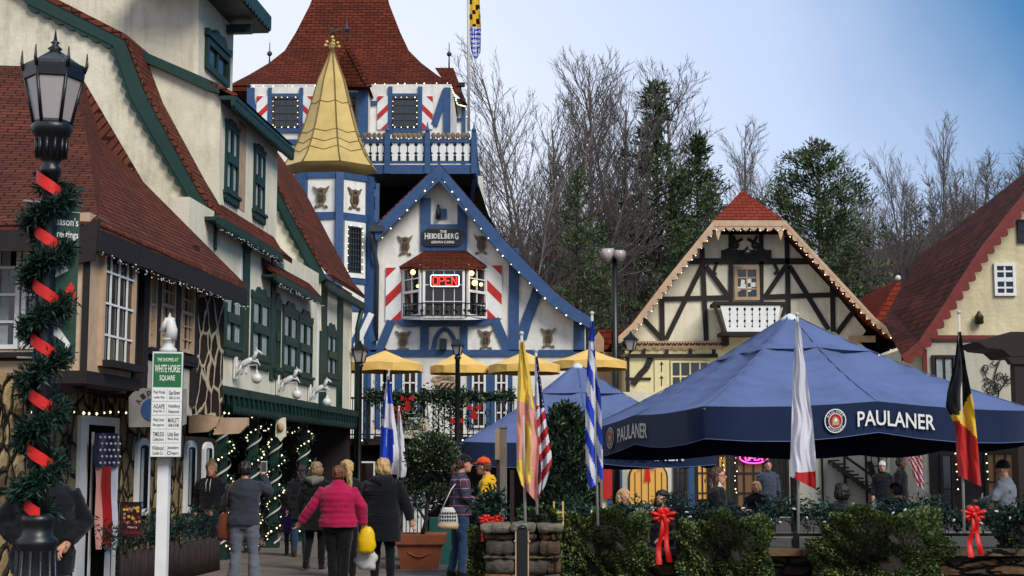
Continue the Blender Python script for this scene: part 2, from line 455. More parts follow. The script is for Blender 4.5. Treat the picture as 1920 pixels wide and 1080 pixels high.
emit('bulb_glow', '#ffe9b8', 1.9); emit('white_glow', '#f4f6ff', 4.0); emit('warm_lamp', '#ffcf80', 2.2); emit('neon_red', '#ff2a1c', 3.2); emit('neon_blue', '#a9c8ff', 2.2); emit('neon_pink', '#ff3fa0', 3.0)
emit('lit_interior', '#b98a3e', .35); emit('dim_interior', '#6b4a2a', .12)
T = basic('glass_dark', '#10151b', .08, .4, 1.5, spec=.8); T = basic('glass_brown', '#1d130c', .12, .4, 2.5, spec=.6)
basic('curtain', '#8f9494', .8, .2, 9); basic('lantern_glass', '#a59c98', .25, .08, 3, spec=.5); basic('milk_glass', '#d6d2cb', .2, .04, 3)
basic('gold_leaf', '#c4a865', .5, .12, 2, metal=.25, dirt=.25, dcol='#8a6a2c'); basic('gold_seam', '#6b531f', .6, .1); basic('old_bronze', '#4c4131', .45, .3, 8, metal=.6)
basic('emblem_bronze', '#6b5a44', .55, .35, 20, .4); basic('statue_white', '#c9c7c1', .5, .08, 6, .2); basic('sign_green', '#14602f', .5, .06, 5); basic('sign_green_dark', '#0d3a2b', .6, .08, 5); basic('dark_red', '#35100e', .6, .1, 5); basic('sign_black', '#15140f', .5, .1)
basic('lettering_white', '#d9d7cf', .6, .04); basic('lettering_dark', '#22201d', .6, .04); basic('lettering_red', '#a3201c', .6, .04); basic('sign_white', '#c8cbc9', .5, .05); basic('sign_yellow', '#d2a520', .5, .06); basic('sign_orange', '#b5732a', .5, .06)
basic('umbrella_blue', '#56648a', .85, .1, 1.5, .3, spec=.2, dirt=.4, dcol='#363f5a', dscale=1.6); cloth('umbrella_navy', '#15233f', .12); cloth('parasol_yellow', '#e0b662', .07); basic('parasol_text', '#6b4a1c', .8, .1)
foliage('fir_needles', '#0c1f17', '#16352a', '#1d4034'); foliage('fir_needles_dark', '#0b1814', '#122a20', '#1b3c30'); foliage('ivy_leaves', '#1f3018', '#354823', '#7f8a4c'); foliage('topiary_leaves', '#1c2a14', '#35462a', '#7d8a63')
foliage('pine_needles', '#26381c', '#3d552c', '#5e7644', scale=.6); foliage('hemlock_needles', '#2a3022', '#3d4530', '#5a5d42', scale=.5); foliage('brush_leaves', '#3b3a26', '#4c4630', '#5d5438', scale=.4)
basic('bark_grey', '#6b625a', .9, .25, 3, .3); basic('bark_dark', '#2c2621', .9, .25, 3, .3); basic('bark_far', '#5c544e', .9, .25, .3); basic('wood_floor', '#3d3328', .9, .3, .1)
T = basic('terracotta', '#8a4a2c', .75, .15, 6, .3, dirt=.3, dcol='#5b3322')
for n_, c_ in dict(f_red='#a81e1c', f_white='#c9c6cc', f_blue='#1c3fae', f_navy='#141b3d', f_yellow='#d6a92c', f_black='#0b0b0d', f_pink='#cf8f80', f_palepink='#c9a7a6', f_gold='#dcb94a').items(): cloth(n_, c_, .08)
basic('bow_red', '#c5180f', .45, .12, 8, .3); basic('pole_white', '#b5b2a9', .5, .1, 6); basic('pole_steel', '#84807a', .5, .15, 6)

for n_, c_ in (('grey_ledge', '#4a4339'), ('brown_ledge', '#57452f'), ('rust_ledge', '#70492b'), ('pale_ledge', '#6f6857')): T = basic(n_, c_, .9, .35, 9, 0, dirt=.5, dcol='#1f1b16', dscale=5); bump(T, noise(T, 16, 6, .7, sc3=(1, 1, 2.5)), .8, .03)
# ================================================================== building helpers
def clip(poly, rect):
    x0, y0, x1, y1 = rect
    for ax, lim, sg in ((0, x0, 1), (0, x1, -1), (1, y0, 1), (1, y1, -1)):
        o = []
        for i in range(len(poly)):
            p, q = poly[i], poly[(i + 1) % len(poly)]
            ip, iq = (p[ax] - lim) * sg >= 0, (q[ax] - lim) * sg >= 0
            if ip: o.append(p)
            if ip != iq:
                t = (lim - p[ax]) / (q[ax] - p[ax]); o.append((p[0] + (q[0] - p[0]) * t, p[1] + (q[1] - p[1]) * t))
        poly = o
        if not poly: return []
    return poly
def window(root, F, x0, y0, x1, y1, nx=2, ny=2, frame='white_paint', glass='glass_dark', fw=.06, mw=.025, n=0.0, rail=False, curtain=None, name="window", dp=.07):
    a0, b1 = F.px(x0, y0); a1 = F.px(x1, y0)[0]; b0 = F.px(x0, y1)[1]
    if a1 < a0: a0, a1 = a1, a0
    return window_m(root, F, a0, a1, b0, b1, nx, ny, frame, glass, fw, mw, n, rail, curtain, name, dp)
def window_m(root, F, a0, a1, b0, b1, nx=2, ny=2, frame='white_paint', glass='glass_dark', fw=.06, mw=.025, n=0.0, rail=False, curtain=None, name='window', dp=.07):
    m = MB(); d = n + dp
    m.fbox(F, a0, a1, b1 - fw, b1, n, d); m.fbox(F, a0, a1, b0, b0 + fw, n, d)
    m.fbox(F, a0, a0 + fw, b0 + fw, b1 - fw, n, d); m.fbox(F, a1 - fw, a1, b0 + fw, b1 - fw, n, d)
    for i in range(1, nx):
        a = a0 + (a1 - a0) * i / nx; m.fbox(F, a - mw / 2, a + mw / 2, b0 + fw, b1 - fw, n + .018, n + .045)
    for i in range(1, ny):
        b = b0 + (b1 - b0) * i / ny; w = mw if not (rail and i == ny // 2) else mw * 2.4
        m.fbox(F, a0 + fw, a1 - fw, b - w / 2, b + w / 2, n + .018, n + (.048 if w == mw else .06))
    o = part(root, name, m, frame)
    g = MB(); g.fbox(F, a0 + fw * .5, a1 - fw * .5, b0 + fw * .5, b1 - fw * .5, n + .002, n + .012)
    part(o, 'pane', g, glass)
    if curtain:
        c = MB(); w = (a1 - a0 - 2 * fw)
        for s0, s1 in curtain:
            k = 8; pts = []
            for i in range(k + 1):
                t = s0 + (s1 - s0) * i / k
                pts.append(F.pt(a0 + fw + w * t, 0, n + .0135 + (.003 if i % 2 else 0)))
            vs = []
            for p in pts: vs += [p + V((0, 0, b0 + fw)), p + V((0, 0, b1 - fw))]
            c.add(vs, [(2 * i, 2 * i + 2, 2 * i + 3, 2 * i + 1) for i in range(k)])
        part(o, 'curtain', c, 'curtain')
    return o
def stripe_shutter(root, F, x0, y0, x1, y1, rising=True, n=.01):
    a0, b1 = F.px(x0, y0); a1 = F.px(x1, y0)[0]; b0 = F.px(x0, y1)[1]
    m = MB(); m.fbox(F, a0, a1, b0, b1, n, n + .045, 0)
    w = a1 - a0; h = b1 - b0; per = h * .55; bw = h * .2
    for k in range(-2, 5):
        c = b0 + h * .25 + k * per - (0 if rising else 0)
        if rising: q = [(a0, c), (a1, c + w), (a1, c + w + bw), (a0, c + bw)]
        else: q = [(a0, c + w), (a1, c), (a1, c + bw), (a0, c + w + bw)]
        q = clip(q, (a0 + .003, b0 + .003, a1 - .003, b1 - .003))
        if len(q) > 2: m.fpoly(F, q, n + .047, n + .051, 1)
    return part(root, 'shutter', m, ['white_paint', 'red_paint'])
def scallop(mb, F, p, q, h, per, n0, n1, m=0, side=-1, lob=.45):
    """board hanging from the line p-q (metres in frame F) with a rounded lower edge"""
    p = V(p); q = V(q); d = q - p; L = d.length; d.normalize(); k = V((-d.y, d.x)) * side
    nb = max(1, round(L / per)); pts = [p, q]; S_ = 5
    for i in range(nb * S_ + 1):
        t = 1 - i / (nb * S_); ph = (i % S_) / S_
        pts.append(p + d * L * t + k * h * (1 - lob + lob * math.sin(math.pi * ph)))
    return mb.fpoly(F, pts, n0, n1, m)
def light_string(label, pts, sp=.28, r=.022, group='strings of small lights on the eaves', name='light_string', wr=.006, drop=0.0, jit=0.0, glow='bulb_glow', seed=1):
    rg = random.Random(seed); m = MB(); pts = [V(p) for p in pts]
    m.tube(pts, wr, 4, 0)
    for p, q in zip(pts, pts[1:]):
        L = (q - p).length; k = max(1, int(L / sp))
        for i in range(k):
            c = p.lerp(q, (i + .5 + rg.uniform(-.18, .18)) / k) + V((rg.uniform(-jit, jit), rg.uniform(-jit, jit), -drop - rg.uniform(0, jit)))
            m.octa(c, r * (.72 if r > .02 else 1) * rg.uniform(.7, 1.25), 1)
    return single(name, label, 'string lights', m, ['black_iron', glow], group)
def fpts(F, pts, n=.1): return [F.pt(*F.px(*p), n) for p in pts]
def emblem(root, F, x, y, s, n=.01):
    """bronze heraldic plaque: a shield body with two eared beasts above"""
    a, b = F.px(x, y); m = MB()
    P = lambda pts: [(a + u * s, b + v * s) for u, v in pts]
    m.fpoly(F, P([(-.22, .15), (.22, .15), (.26, -.2), (.12, -.48), (0, -.55), (-.12, -.48), (-.26, -.2)]), n, n + .05, 0)
    m.fpoly(F, P([(-.42, .5), (-.2, .36), (0, .42), (.2, .36), (.42, .5), (.3, .2), (.2, .12), (-.2, .12), (-.3, .2)]), n, n + .06, 0)
    m.fpoly(F, P([(-.3, -.5), (-.1, -.52), (-.16, -.62), (-.36, -.62)]), n, n + .04, 0); m.fpoly(F, P([(.3, -.5), (.1, -.52), (.16, -.62), (.36, -.62)]), n, n + .04, 0)
    for u in (-.13, .03): m.fpoly(F, P([(u, .05), (u + .1, .05), (u + .1, -.35), (u, -.3)]), n + .05, n + .075, 1)
    m.fpoly(F, P([(-.14, .3), (.14, .3), (.08, .18), (-.08, .18)]), n + .06, n + .08, 1)
    return part(root, 'wall_plaque', m, ['emblem_bronze', 'old_bronze'])

# ================================================================== ground, paths, hill
gm = MB(); gm.box(-400, 400, -60, 900, -.3, 0); struct('ground', gm, 'asphalt_grey')
T = NT('paver_brick'); g_ = T.n('ShaderNodeNewGeometry'); mp_ = T.n('ShaderNodeMapping'); mp_.inputs['Rotation'].default_value = (0, 0, R(40)); T.l(g_.outputs['Position'], mp_.inputs[0])
b_ = T.n('ShaderNodeTexBrick', Scale=1.0); b_.inputs['Color1'].default_value = S('#6b6156'); b_.inputs['Color2'].default_value = S('#54493f'); b_.inputs['Mortar'].default_value = S('#2c2721'); b_.inputs['Brick Width'].default_value = .42; b_.inputs['Row Height'].default_value = .2; b_.inputs['Mortar Size'].default_value = .012
T.l(mp_.outputs[0], b_.inputs['Vector']); o_ = mixc(T, .5, b_.outputs[0], ramp(T, noise(T, 3, 5), .2, .8, (.4, .4, .4, 1), (1, 1, 1, 1)), 'MULTIPLY'); T.l(o_, T.b.inputs['Base Color']); T.b.inputs['Roughness'].default_value = .85; bump(T, b_.outputs['Fac'], -.6, .01)
pm = MB(); pm.prism([(-1.7, 20.6, .004), (-.6, 15, .004), (.4, 15, .004), (.4, 30, .004), (-1.9, 30, .004)], (0, 0, .004)); struct('brick_pavement', pm, 'paver_brick')
T = basic('worn_paving', '#6b5f52', .9, .25, 1.2, .5, dirt=.5, dcol='#3d352d', dscale=.7); bump(T, noise(T, 30, 3), .4, .01)
pm = MB(); pm.prism([(-6.9, 5, .004), (-.75, 5, .004), (-1.72, 20.6, .004), (-1.92, 30, .004), (-2, 36.4, .004), (-5.4, 36.4, .004)], (0, 0, .004)); struct('footpath', pm, 'worn_paving')

# hill: one sheet rising to the right and to the back
def hillz(x, y):
    t = max(0, min(1, (y - 62) / 130)); t = t * t * (3 - 2 * t)
    base = 19 + 9 / (1 + math.exp(-(x - 14) / 10.0)) + 5 / (1 + math.exp(-(x - 58) / 8.0))
    return t * (base + 1.6 * math.sin(x * .11 + 1) + 1.2 * math.sin(x * .23 + y * .05)) - .5
hm = MB(); NX, NY = 70, 30
vs = [(-120 + 340 * i / NX, 60 + 160 * j / NY, hillz(-120 + 340 * i / NX, 60 + 160 * j / NY)) for j in range(NY + 1) for i in range(NX + 1)]
hm.add(vs, [(j * (NX + 1) + i, j * (NX + 1) + i + 1, (j + 1) * (NX + 1) + i + 1, (j + 1) * (NX + 1) + i) for j in range(NY) for i in range(NX)], 0, True)
struct('hill', hm, 'wood_floor')

# ================================================================== tavern (white and blue)
YH = 42.0; FH = FY(YH)
tav = thing('tavern', 'white stuccoed tavern with blue timbers, steep gable, bay window and a red-roofed tower', 'building', (G(880, YH).x, YH, 0))
w_ = MB()
gab = [(652, 985), (652, 600), (706, 570), (706, 450), (825, 326), (950, 470), (1040, 560), (1078, 592), (1098, 604), (1098, 985)]
w_.ppoly(FH, gab, 0, -9)
F46 = FY(46.6)
w_.ppoly(F46, [(497, 985), (497, 262), (470, 262), (470, 158), (847, 158), (847, 330), (905, 330), (905, 985)], 0, -7.4)
part(tav, 'wall', w_, 'white_stucco')
# near-black sheet stands in for the dark void under the roof deck
d_ = MB(); d_.ppoly(FY(46.5), [(698, 322), (890, 322), (915, 400), (1000, 560), (698, 560)], 0, -.06); part(tav, 'deck_void_sheet', d_, 'dark_void')
# gable roof slabs
r_ = MB()
ro = [(825, 311), (950, 457), (1040, 549), (1080, 580), (1110, 598)]
ri = [(825, 322), (948, 468), (1037, 560), (1077, 590), (1107, 606)]
r_.ppoly(FH, ro + ri[::-1], .45, -9.2, 0)
r_.ppoly(FH, [(825, 311), (700, 431), (704, 441), (825, 322)], .45, -9.2, 0)
part(tav, 'roof', r_, 'dark_shingle')
# rake boards, blue
b_ = MB()
b_.ppoly(FH, [(825, 314), (950, 460), (1040, 552), (1080, 583), (1109, 600), (1106, 619), (1070, 603), (1028, 572), (938, 482), (825, 346)], .46, .54)
b_.ppoly(FH, [(825, 314), (703, 434), (708, 456), (825, 346)], .46, .54)
part(tav, 'rake_board', b_, 'blue_paint')
g_ = MB(); g_.pbox(FH, 697, 428, 722, 440, .1, .62); g_.tube([FH.pt(*FH.px(700, 440), .5), FH.pt(*FH.px(700, 452), .45), FH.pt(*FH.px(708, 500), .12), FH.pt(*FH.px(706, 640), .12)], .06, 8); part(tav, 'gutter', g_, 'gutter_grey')
# timbers
t_ = MB(); B = lambda *a: t_.pbox(FH, *a, .003, .06)
B(789, 372, 808, 470); B(858, 372, 876, 470)
t_.pbox(FH, 808, 421, 858, 431, .003, .058); t_.pbox(FH, 808, 462, 858, 470, .003, .058)
B(690, 446, 708, 660); B(954, 466, 973, 658); B(1075, 594, 1096, 660)
t_.pline(FH, [(1012, 530), (1003, 560), (988, 600), (978, 634)], .3, .003, .058)
t_.pbar(FH, (734, 602), (712, 656), .24, .003, .056); t_.pbar(FH, (927, 598), (952, 656), .26, .003, .056)
t_.ppoly(FH, [(742, 601), (926, 599), (920, 608), (905, 612), (765, 613), (750, 610)], .003, .09)
B(788, 613, 804, 656); B(862, 612, 877, 656)
arch = [(812, 656), (816, 635), (824, 622), (834, 616), (843, 622), (851, 635), (856, 656)]
t_.pline(FH, arch, .12, .003, .057)
B(652, 656, 1098, 668)
B(652, 577, 690, 583)
part(tav, 'timber_frame', t_, 'blue_paint')
# plaques
for x, y in ((760, 458), (902, 456), (756, 636), (911, 634), (1028, 631)): emblem(tav, FH, x, y, .5)
# bottle sign
s_ = MB(); s_.pbox(FH, 823, 392, 837, 411, .03, .06, 0); a, b = FH.px(822, 412); s_.lathe((FH.pt(a, b, .1).x, FH.pt(a, b, .1).y, b), [(.07, 0), (.07, .22), (.03, .3), (.03, .42)], 10, 1)
part(tav, 'bottle_sign', s_, ['blue_paint', 'sign_black'])
# name board
s_ = MB(); s_.ppoly(FH, [(800, 429), (860, 429), (868, 436), (868, 455), (860, 462), (800, 462), (792, 455), (792, 436)], .065, .12, 1)
s_.ppoly(FH, [(801, 431), (859, 431), (866, 437), (866, 454), (859, 460), (801, 460), (794, 454), (794, 437)], .12, .135, 0)
nb = part(tav, 'name_board', s_, ['sign_black', 'gutter_grey'])
def ftext(root, F, txt, x0, y0, x1, y1, n, mat, name='lettering'):
    a0, b1 = F.px(x0, y0); a1 = F.px(x1, y0)[0]; b0 = F.px(x0, y1)[1]; m = MB(); ca, cb = (a0 + a1) / 2, (b0 + b1) / 2
    m.text(txt, lambda u, v: F.pt(ca + u, cb + v, n), a1 - a0, b1 - b0); return part(root, name, m, mat)
ftext(nb, FH, 'THE', 825, 433, 838, 438, .138, 'lettering_white')
m_ = MB(); a0, b1 = FH.px(797, 438); a1 = FH.px(865, 438)[0]; b0 = FH.px(797, 450)[1]; cw, cx = a1 - a0, (a0 + a1) / 2
for i, ch in enumerate('HEIDELBERG'):
    big = i in (0, 9); wch = cw * (.1 if big else (.035 if ch == 'I' else .075)); cxs = [.05, .155, .225, .3, .395, .485, .58, .67, .765, .875]
    hh = (b1 - b0) * (1.0 if big else .78)
    m_.text(ch, lambda u, v, c=a0 + cw * cxs[i]: FH.pt(c + u, (b0 + b1) / 2 + v, .138), wch, hh)
part(nb, 'lettering', m_, 'lettering_white')
ftext(nb, FH, 'GERMAN CUISINE', 809, 453, 852, 457.5, .138, 'lettering_white')
# bay window
F41 = FH.off(.75)
bay = MB()
bay.pbox(F41, 793, 500, 872, 596, -.75, -.12, 0)
rf = MB(); tl = [FH.pt(*FH.px(795, 471), .01), FH.pt(*FH.px(876, 471), .01)]
bl = [FH.pt(*FH.px(748, 500), .02), F41.pt(*F41.px(786, 501), .12), F41.pt(*F41.px(880, 501), .12), FH.pt(*FH.px(915, 500), .02)]
rf.add([tl[0], tl[1]] + bl + [p + V((0, 0, -.08)) for p in bl], [(0, 2, 3), (0, 3, 4, 1), (1, 4, 5), (2, 6, 7, 3), (3, 7, 8, 4), (4, 8, 9, 5), (6, 9, 8, 7)])
part(tav, 'bay_roof', rf, 'dark_shingle')
k_ = MB(); k_.prism([FH.pt(*FH.px(754, 599), 0), F41.pt(*F41.px(789, 600), .05), F41.pt(*F41.px(877, 600), .05), FH.pt(*FH.px(912, 599), 0)], (0, 0, .12)); part(tav, 'bay_sill', k_, 'white_paint')
window(tav, F41, 793, 503, 872, 597, 4, 3, 'white_paint', 'glass_brown', .07, .02, 0, name='window')
pL0, pL1 = FH.pt(*FH.px(757, 598), .02), F41.pt(*F41.px(791, 598), 0)
def face_window(root, p, q, z0, z1, nx, ny, frame, glass, **k):
    d = V((q.x - p.x, q.y - p.y, 0)); L = d.length; d.normalize(); N = V((d.y, -d.x, 0)); F = Fr((p.x, p.y, 0), d, N)
    return window_m(root, F, 0.01, L - .01, z0, z1, nx, ny, frame, glass, **k), F, L
zt = FH.px(757, 503)[1]; zb = FH.px(757, 598)[1]
face_window(tav, pL0, pL1, zb, zt, 2, 4, 'white_paint', 'glass_dark', fw=.07, mw=.03, rail=True)
pR0, pR1 = F41.pt(*F41.px(874, 598), 0), FH.pt(*FH.px(910, 598), .02)
face_window(tav, pR0, pR1, zb, zt, 2, 4, 'white_paint', 'glass_dark', fw=.07, mw=.03, rail=True)
part(tav, 'bay_wall', bay, 'dim_interior')
ironb = MB()
for p, q in ((pL0, pL1), (F41.pt(*F41.px(793, 598), .1), F41.pt(*F41.px(872, 598), .1)), (pR0, pR1)):
    p = p + V((0, -.1, 0)); q = q + V((0, -.1, 0)); L = (q - p).length; k = int(L / .12)
    ironb.beam(p + V((0, 0, .42)), q + V((0, 0, .42)), .03, .03); ironb.beam(p + V((0, 0, .08)), q + V((0, 0, .08)), .03, .03)
    for i in range(k + 1):
        c = p.lerp(q, i / k); ironb.beam(c + V((0, 0, .05)), c + V((0, 0, .45)), .018, .018)
        if i % 2: ironb.octa(c + V((0, -.01, .22)), .06)
part(tav, 'iron_guard', ironb, 'black_iron')
for x, y, r in ((774, 510, .1), (783, 536, .06), (884, 512, .1), (890, 530, .11), (902, 533, .07), (868, 536, .06)):
    p = F41.pt(*F41.px(x, y), -.05); m = MB(); m.ball(tuple(p), r * .75, 10); part(tav, 'globe_lamp', m, 'warm_lamp')
stripe_shutter(tav, FH, 724, 502, 753, 601, True); stripe_shutter(tav, FH, 912, 498, 941, 597, False)
# neon OPEN
ns = thing('open_sign', 'red neon OPEN sign with white surround hanging in the tavern bay window', 'sign', tuple(F41.pt(*F41.px(834, 541), .1)))
a0, b1 = F41.px(806, 515); a1, b0 = F41.px(863, 540)[0], F41.px(806, 540)[1]
m = MB(); m.fbox(F41, a0, a1, b0, b1, .085, .1); part(ns, 'backing_board', m, 'sign_black')
m = MB(); k = .06; m.tube([F41.pt(a0 + k, b0 + .03, .13), F41.pt(a1 - k, b0 + .03, .13), F41.pt(a1 - .03, b0 + k, .13), F41.pt(a1 - .03, b1 - k, .13), F41.pt(a1 - k, b1 - .03, .13), F41.pt(a0 + k, b1 - .03, .13), F41.pt(a0 + .03, b1 - k, .13), F41.pt(a0 + .03, b0 + k, .13), F41.pt(a0 + k, b0 + .03, .13)], .014, 6); part(ns, 'neon_border', m, 'neon_blue')
def neon_word(root, P, word, w, h, r, mat):
    G_ = {'O': [[(.2, 0), (.8, 0), (1, .25), (1, .75), (.8, 1), (.2, 1), (0, .75), (0, .25), (.2, 0)]], 'P': [[(0, 0), (0, 1), (.8, 1), (1, .85), (1, .6), (.8, .45), (0, .45)]], 'E': [[(1, 0), (0, 0), (0, 1), (1, 1)], [(0, .5), (.8, .5)]], 'N': [[(0, 0), (0, 1)], [(0, 1), (1, 0)], [(1, 0), (1, 1)]]}
    m = MB(); n = len(word); cw = w / n
    for i, c in enumerate(word):
        for st in G_[c]: m.tube([P(-w / 2 + cw * (i + .12 + .74 * u), (v - .5) * h) for u, v in st], r, 6)
    return part(root, 'neon_letters', m, mat)
neon_word(ns, lambda u, v: F41.pt((a0 + a1) / 2 + u, (b0 + b1) / 2 + v, .135), 'OPEN', (a1 - a0) * .82, (b1 - b0) * .6, .013, 'neon_red')
# ground floor windows and wall banner
for x0, x1 in ((714, 740), (755, 783), (885, 911), (928, 952)):
    window(tav, FH, x0, 690, x1, 802, 2, 4, 'white_paint', 'glass_brown', .06, .04, .01, rail=True)
for x0, x1 in ((705, 714), (741, 754), (783, 791), (877, 885), (912, 927), (953, 961)):
    m = MB(); m.pbox(FH, x0, 688, x1, 802, .003, .05); part(tav, 'shutter', m, 'blue_paint')
m = MB(); m.ppoly(FH, [(809, 712), (812, 706), (835, 703), (856, 706), (856, 714), (835, 710), (816, 716)], .01, .05, 0); m.ppoly(FH, [(816, 717), (853, 714), (853, 738), (835, 752), (818, 740)], .01, .04, 0)
for i in range(4):
    q = clip([(816 + i * 10 - 12, 745), (816 + i * 10 + 12, 718), (821 + i * 10 + 12, 718), (821 + i * 10 - 12, 745)], (818, 718, 852, 741)); m.ppoly(FH, q, .041, .046, 1)
pb = part(tav, 'wall_crest', m, ['tan_timber', 'sign_black'])
ftext(pb, FH, 'HEIDELBERG', 818, 706, 851, 711, .053, 'lettering_dark')

# ---- octagonal turret with golden cone
YT = 42.6; cT = W(617, 500, YT); rT = 87 / FPX * YT
tur = MB(); a8 = [R(-90 - 27 + 45 * k) for k in range(8)]
def zY(y, Y): return W(617, y, Y).z
zt0, zt1 = 0.0, zY(322, 41.2)
vs8 = lambda r, z: [(cT.x + r * math.cos(t), YT + r * math.sin(t), z) for t in a8]
tur.add(vs8(rT, zt0) + vs8(rT, zt1), [(k, (k + 1) % 8, 8 + (k + 1) % 8, 8 + k) for k in range(8)] + [list(range(8))[::-1], list(range(8, 16))])
part(tav, 'turret_wall', tur, 'white_stucco')
tb = MB()
zs = [(328, .16), (404, .2), (521, .22), (575, .16), (658, .2)]
for k in range(8):
    p0 = V((cT.x + rT * math.cos(a8[k]), YT + rT * math.sin(a8[k]), 0)); p1 = V((cT.x + rT * math.cos(a8[(k + 1) % 8]), YT + rT * math.sin(a8[(k + 1) % 8]), 0))
    tb.beam(p0, p0 + V((0, 0, zt1)), .22, .22, 0, up=(p0 - V((cT.x, YT, 0))).normalized())
    d = (p1 - p0).normalized(); N = V((d.y, -d.x, 0)); F = Fr(p0, d, N)
    for y, h in zs:
        z = zY(y, YT - rT * .95); tb.fbox(F, .1, (p1 - p0).length - .1, z - h / 2, z + h / 2, -.02, .05)
part(tav, 'turret_timber', tb, 'blue_paint')
p0 = V((cT.x + rT * math.cos(a8[1]), YT + rT * math.sin(a8[1]), 0)); p1 = V((cT.x + rT * math.cos(a8[2]), YT + rT * math.sin(a8[2]), 0))
for k, nxx in ((1, 4), (2, 4)):
    p0 = V((cT.x + rT * math.cos(a8[k]), YT + rT * math.sin(a8[k]), 0)); p1 = V((cT.x + rT * math.cos(a8[k + 1]), YT + rT * math.sin(a8[k + 1]), 0))
    d = (p1 - p0).normalized(); F = Fr(p0, d, V((d.y, -d.x, 0))); L = (p1 - p0).length
    za, zb2 = zY(519, 41.4), zY(414, 41.4)
    w = window_m(tav, F, .15, L - .15, za, zb2, 1, 1, 'white_paint', 'glass_dark', .13, .02, .01); window_m(w, F, .29, L - .29, za + .14, zb2 - .14, 5, 8, 'gutter_grey', 'glass_dark', .03, .02, .015, name='leaded_light')
    light_string('lights round the leaded turret window' if k == 1 else 'lights round the turret window on its right-hand face', [F.pt(.26, za + .1, .1), F.pt(.26, zb2 - .12, .1), F.pt(L - .26, zb2 - .12, .1), F.pt(L - .26, za + .1, .1)], .19, .026)
for k in (0, 1, 2):
    p0 = V((cT.x + rT * math.cos(a8[k]), YT + rT * math.sin(a8[k]), 0)); p1 = V((cT.x + rT * math.cos(a8[k + 1]), YT + rT * math.sin(a8[k + 1]), 0)); d = (p1 - p0).normalized(); F = Fr(p0, d, V((d.y, -d.x, 0)))
    m = MB(); zc = zY(366, 41.3)
    class _F(Fr):
        def px(s, x, y): return (x, y)
    F2 = _F(F.O, F.R, F.N); emblem(tav, F2, (p1 - p0).length / 2, zc, .55)
prof = [(318, 92), (300, 78), (272, 64), (240, 52), (200, 40), (150, 26), (110, 9), (92, 1.2)]
cn = MB(); rings = []
for y, r in prof:
    z = zY(y, YT); rings.append(vs8(r / FPX * YT, z))
vsC = sum(rings, []); n = len(rings)
cn.add(vsC, [(i * 8 + k, i * 8 + (k + 1) % 8, (i + 1) * 8 + (k + 1) % 8, (i + 1) * 8 + k) for i in range(n - 1) for k in range(8)] + [list(range(8))[::-1]])
spire = part(tav, 'turret_spire', cn, 'gold_leaf')
sm = MB()
for k in range(8): sm.tube([rings[i][k] for i in range(n)], .022, 5)
def onspire(y, k, t):
    for i in range(n - 1):
        if prof[i + 1][0] <= y <= prof[i][0]:
            f = (prof[i][0] - y) / (prof[i][0] - prof[i + 1][0]); p = V(rings[i][k % 8]).lerp(V(rings[i + 1][k % 8]), f); q = V(rings[i][(k + 1) % 8]).lerp(V(rings[i + 1][(k + 1) % 8]), f); return p.lerp(q, t)
for y, dy in ((196, 4), (252, 5), (270, 7), (286, 8)):
    for k in range(8):
        sm.tube([onspire(y, k, 0), onspire(y + dy, k, .5) , onspire(y, k, 1)] if (k % 2) else [onspire(y, k, 0), onspire(y + dy, k, .5), onspire(y, k, 1)], .016, 4)
part(spire, 'seam', sm, 'gold_seam')
wv = thing('weather_vane', 'gilded weather vane with an outspread eagle on top of the turret spire', 'weather vane', (cT.x, YT, zY(94, YT)))
m = MB(); z0 = zY(96, YT)
m.tube([(cT.x, YT, z0), (cT.x, YT, zY(66, YT))], .02, 8); m.ball((cT.x, YT, zY(88, YT)), .07); m.ball((cT.x, YT, zY(70, YT)), .055)
for ang in (0, 90):
    d = V((math.cos(R(ang + 20)), math.sin(R(ang + 20)), 0)) * .2
    c = V((cT.x, YT, zY(86, YT))); m.tube([c - d, c + d], .012, 6)
    for s in (-1, 1): m.ball(tuple(c + d * s), (.05, .03, .05), 8); m.ball(tuple(c + d * s * .8 + V((0, 0, .11))), (.05, .02, .045), 8)
part(wv, 'direction_arms', m, 'gold_leaf')
m = MB(); c = V((cT.x, YT, zY(62, YT)))
m.tube([c + V((-.07, 0, -.07)), c, c + V((.02, -.04, .1)), c + V((-.03, -.07, .16))], [.03, .065, .04, .015], 8)
m.prism([c + V((0, 0, .02)), c + V((-.06, .0, .19)), c + V((-.17, 0, .24)), c + V((-.13, 0, .19)), c + V((-.05, 0, .02))], (0, .03, 0)); m.prism([c, c + V((.13, 0, .06)), c + V((.3, 0, .12)), c + V((.28, 0, .17)), c + V((.12, 0, .13)), c + V((.02, 0, .08))], (0, .03, 0))
part(wv, 'eagle_figure', m, 'old_bronze')

